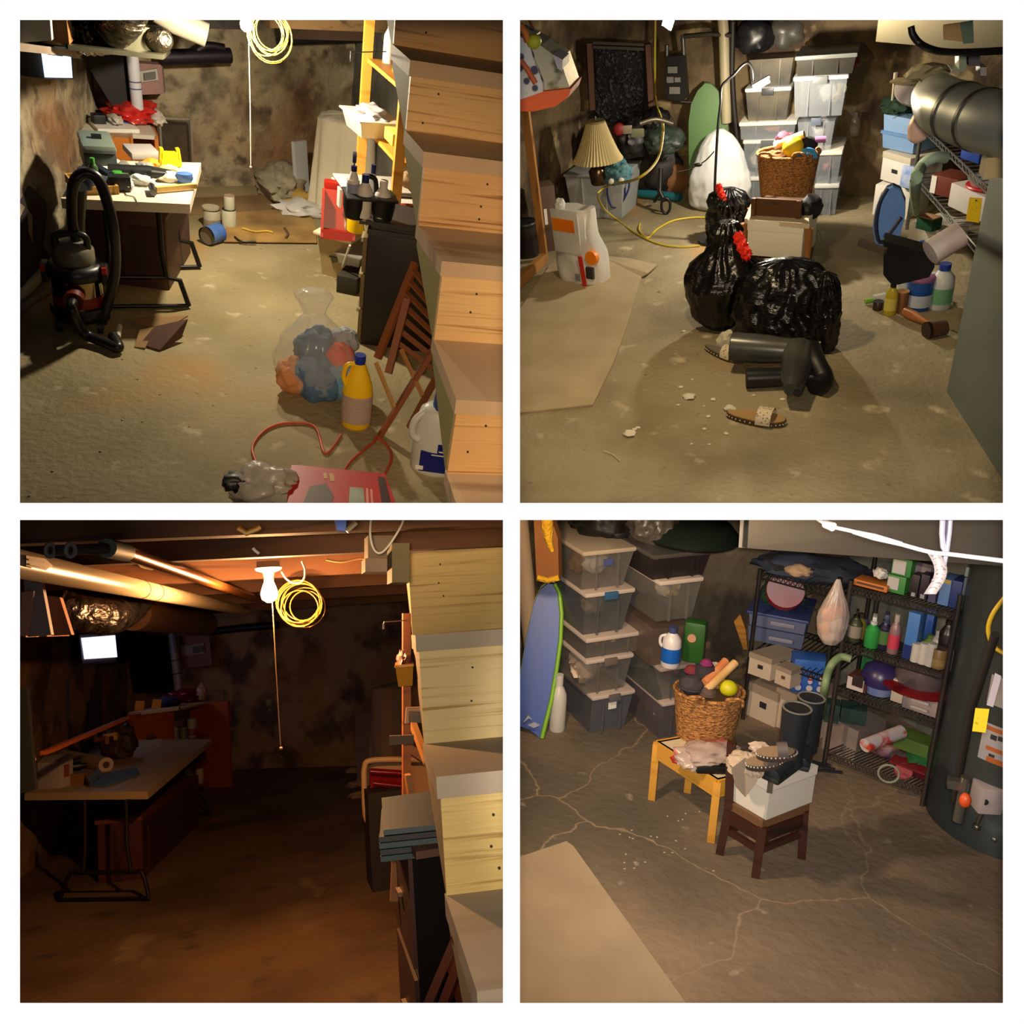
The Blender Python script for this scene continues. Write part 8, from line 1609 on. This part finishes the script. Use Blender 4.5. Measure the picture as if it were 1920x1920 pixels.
for k in ((-.03, -.1), (.02, -.14)): fin(B().cyl(pcx-tc+V((k[0], -.02, -.05)), pcx-tc+V((k[0]*1.5, -.02, k[1]-.04)), .009).ell(pcx-tc+V((k[0]*1.5, -.03, k[1]-.04)), .02, 1), 'gas_fitting', M((120, 116, 106), .35, .8), t)
solo(B().prism([dz(x, y, 2.55) for x, y in ((1829, 1328), (1855, 1330), (1848, 1374), (1823, 1371))], (0, .003, 0)), 'yellow_tag', 'bright yellow inspection tag hanging beside the water heater', 'tag', M((226, 196, 20), .5, c2=(180, 150, 20), sc=60., st=(1, 1, 4), co=.62, wid=.03, amt=1), smooth=False)
solo(B().cyl(dz(1866, 1190, 2.5), dz(1822, 1330, 2.75), .011, seg=12).cyl(dz(1822, 1330, 2.75), dz(1790, 1500, 2.95), .011, seg=12), 'vertical_pipe', 'dark vertical pipe between wire shelf and water heater', 'pipe', M((64, 60, 56), .4, .6))
solo(B().prism([dz(x, y, 2.48) for x, y in ((1866, 1262), (1878, 1268), (1862, 1326), (1850, 1322))], (0, .003, 0)), 'paper_slip', 'narrow white paper slip hanging by the dark pipe', 'paper', M((170, 160, 164), .6), smooth=False)
t = thing('gas_valve', 'small pipe valve with a red orange knob by the water heater foot', 'valve', loc=dz(1806, 1488, 2.85)); fin(B().cyl((0, 0, -.1), (0, 0, .06), .016).box((-.02, 0, .03), (.06, .03, .03)), 'valve_body', M((130, 126, 116), .35, .8), t); fin(B().ell((.0, -.04, 0), (.018, .018, .026), 2), 'knob', M((210, 80, 30), .5), t)
solo(B().tube(smooth_pts([dz(1884, 1120, 2.9), dz(1862, 1150, 2.9), dz(1853, 1180, 2.9), dz(1862, 1210, 2.9), dz(1884, 1226, 2.9)]), .007, 8), 'yellow_hose', 'yellow gas hose curving beside the heater at the pale wall', 'hose', M((196, 160, 30), .4))
# duct and cords in the top corner
solo(B().prism([dz(1393, 930, 3.3), dz(1960, 930, 3.0), dz(1960, 1066, 3.0), dz(1820, 1058, 3.05), dz(1388, 1027, 3.3)], (0, .5, 0)), 'sheet_metal_duct', 'broad dark grey sheet metal duct over both wire shelves', 'duct', M((78, 74, 68), .5, .4, c2=(62, 60, 56), sc=3., amt=1), smooth=False)
b = B(); bar(b, dz(1392, 960, 3.28), dz(1388, 1026, 3.28), .012, .012); solo(b, 'duct_seam', 'bright seam at the end of the dark duct', 'metal strip', M((150, 144, 136), .4, .6), smooth=False)
WC = M((238, 234, 240), .4, amt=.02)
t = thing('white_rope', 'thick bright white cord stretched across the top of the room', 'cord')
P = [dz(1515, 962, 2.3), dz(1548, 982, 2.28), dz(1562, 988, 2.26), dz(1598, 996, 2.24), dz(1660, 1012, 2.2), dz(1740, 1034, 2.15), dz(1790, 1040, 2.12), dz(1900, 1054, 2.05)]
fin(B().tube(smooth_pts(P, 8), .0052, 10), 'cord_body', WC, t)
fin(B().tube([P[1], P[2]], .012, 10).tube([dz(1600, 997, 2.23), dz(1640, 1007, 2.2), dz(1690, 1020, 2.17)], [.006, .009, .006], 10), 'tape_wrap', WC, t)
t = thing('plastic_strip', 'crinkled clear plastic strip hanging onto the white cord', 'plastic strip')
fin(B().tube([dz(1768, 960, 2.2), dz(1766, 1000, 2.2), dz(1768, 1026, 2.2), dz(1774, 1036, 2.2)], .006, 6).tube([dz(1783, 960, 2.2), dz(1780, 1000, 2.2), dz(1776, 1030, 2.2), dz(1770, 1060, 2.2)], .005, 6), 'strip_edge', M((200, 200, 226), .3), t)
fin(B().prism([dz(1768, 960, 2.21), dz(1783, 960, 2.21), dz(1778, 1024, 2.21), dz(1768, 1024, 2.21)], (0, .003, 0)), 'film', M((110, 104, 140), .2, a=.5), t, smooth=False)
solo(B().surf(lambda u, v: dz((1738+24*u)+14*math.sin(v*3.6)*(1), 1036+(78)*v, 2.14+.02*math.sin(u*3)), 6, 24), 'paper_tag', 'long curled white paper tag hanging from the white cord', 'tag', M((190, 184, 186), .6, c2=(120, 112, 116), sc=60., st=(1, 1, 4), co=.6, wid=.04, amt=1))
rnd = random.Random(12)
for i in range(22):
    x, y = rnd.uniform(1160, 1340), rnd.uniform(1520, 1640)
    solo(B().ell((0, 0, .002), (.006, .005, .003), 1), 'floor_crumb', 'tiny pale crumb on the floor near the honey yellow table', 'crumb', M((170, 156, 134), .8), loc=g(x, y), group='crumbs near the honey yellow table')
point('extra_storage_light', dz(1010, 1000, 2.9), 62, (255, 218, 172), .04)  # extra bulb put in high at one side, none is visible there
spot('storage_front_fill_low', V((.0, -.02, 2.33)), g(1480, 1400), 430, (255, 240, 224), .75, .8)  # added camera-side fill, not a lamp of the room
# ---- camera, world and the final placing of the four rooms around the camera point
RB = ROOMS['BR']; RC = RB.R; CW = V((0, 0, RB.H))
cd = bpy.data.cameras.new('camera'); cd.sensor_width = 36; cd.lens = 36*FPX/1920; cd.clip_start = .02; cd.clip_end = 200
cam = bpy.data.objects.new('camera', cd); COL.objects.link(cam)
cam.matrix_world = Matrix.Translation(CW) @ RC.to_4x4(); SC.camera = cam
W = bpy.data.worlds.new('world'); SC.world = W; W.use_nodes = True
W.node_tree.nodes['Background'].inputs[0].default_value = (1, 1, 1, 1); W.node_tree.nodes['Background'].inputs[1].default_value = 1.0
DARK = M((30, 24, 18), .95, amt=.3)
for k, rm in ROOMS.items():
    RM = rm; x0, y0, x1, y1 = rm.rect; near, far = MOUTH[k], DEEP[k]; b = B()
    q = [[(ray(x, y)*(t/-ray(x, y).z)) for x, y in ((x0, y0), (x1, y0), (x1, y1), (x0, y1))] for t in (near, far)]
    for i in range(4): b.bm.faces.new([b.bm.verts.new(p) for p in (q[0][i], q[0][(i+1) % 4], q[1][(i+1) % 4], q[1][i])])
    b.bm.faces.new([b.bm.verts.new(p) for p in q[1]])
    o = fin(b, 'light_block_shell', DARK, smooth=False); o['kind'] = 'structure'; rm.tops.remove(o)  # added dark shell, no real wall; keeps the white world light out
    o.matrix_world = Matrix.Translation(CW) @ RC.to_4x4()
    T = Matrix.Translation(CW) @ (RC @ rm.R.transposed()).to_4x4() @ Matrix.Translation((0, 0, -rm.H))
    for o in rm.tops: o.matrix_world = T @ Matrix.LocRotScale(o.location, o.rotation_euler, o.scale)
bpy.context.view_layer.update()
done = set(); cut = {}
def clip(o, rm):
    if o.type != 'MESH' or not len(o.data.vertices): return
    x0, y0, x1, y1 = rm.rect
    ns = [V((FPX, 0, x0-960)), V((-FPX, 0, -(x1-960))), V((0, -FPX, y0-960)), V((0, FPX, -(y1-960)))]
    mw = o.matrix_world; inv = mw.inverted()
    bb = [mw @ V(c) for c in o.bound_box]
    hit = [n for n in ns if any((RC @ n).dot(c-CW) < 0 for c in bb)]
    if not hit: return
    me = o.data.copy() if o.data.users > 1 else o.data
    bm = bmesh.new(); bm.from_mesh(me)
    for n in hit:
        nw = (RC @ n).normalized(); nl = (mw.to_3x3().transposed() @ nw).normalized()
        bmesh.ops.bisect_plane(bm, geom=bm.verts[:]+bm.edges[:]+bm.faces[:], plane_co=inv @ CW, plane_no=nl, clear_inner=True)
        if not bm.verts: break
    bm.to_mesh(me); bm.free(); o.data = me
def walk(o):
    yield o
    for c in o.children: yield from walk(c)
for k, rm in ROOMS.items():
    for top in list(rm.tops):
        for o in list(walk(top)): clip(o, rm)
        gone = [o for o in walk(top) if o.type == 'MESH' and not len(o.data.vertices)]
        for o in gone:
            if not o.children: bpy.data.objects.remove(o)
for o in list(SC.objects):
    if o.type == 'EMPTY' and not o.children: bpy.data.objects.remove(o)
vs = SC.view_settings; vs.view_transform = 'Standard'; vs.look = 'None'; vs.gamma = 1; vs.exposure = 0; vs.use_curve_mapping = False
cy = SC.cycles; cy.use_denoising = True; cy.max_bounces = 8; cy.transparent_max_bounces = 16; cy.sample_clamp_indirect = 4.; cy.caustics_reflective = False; cy.caustics_refractive = False
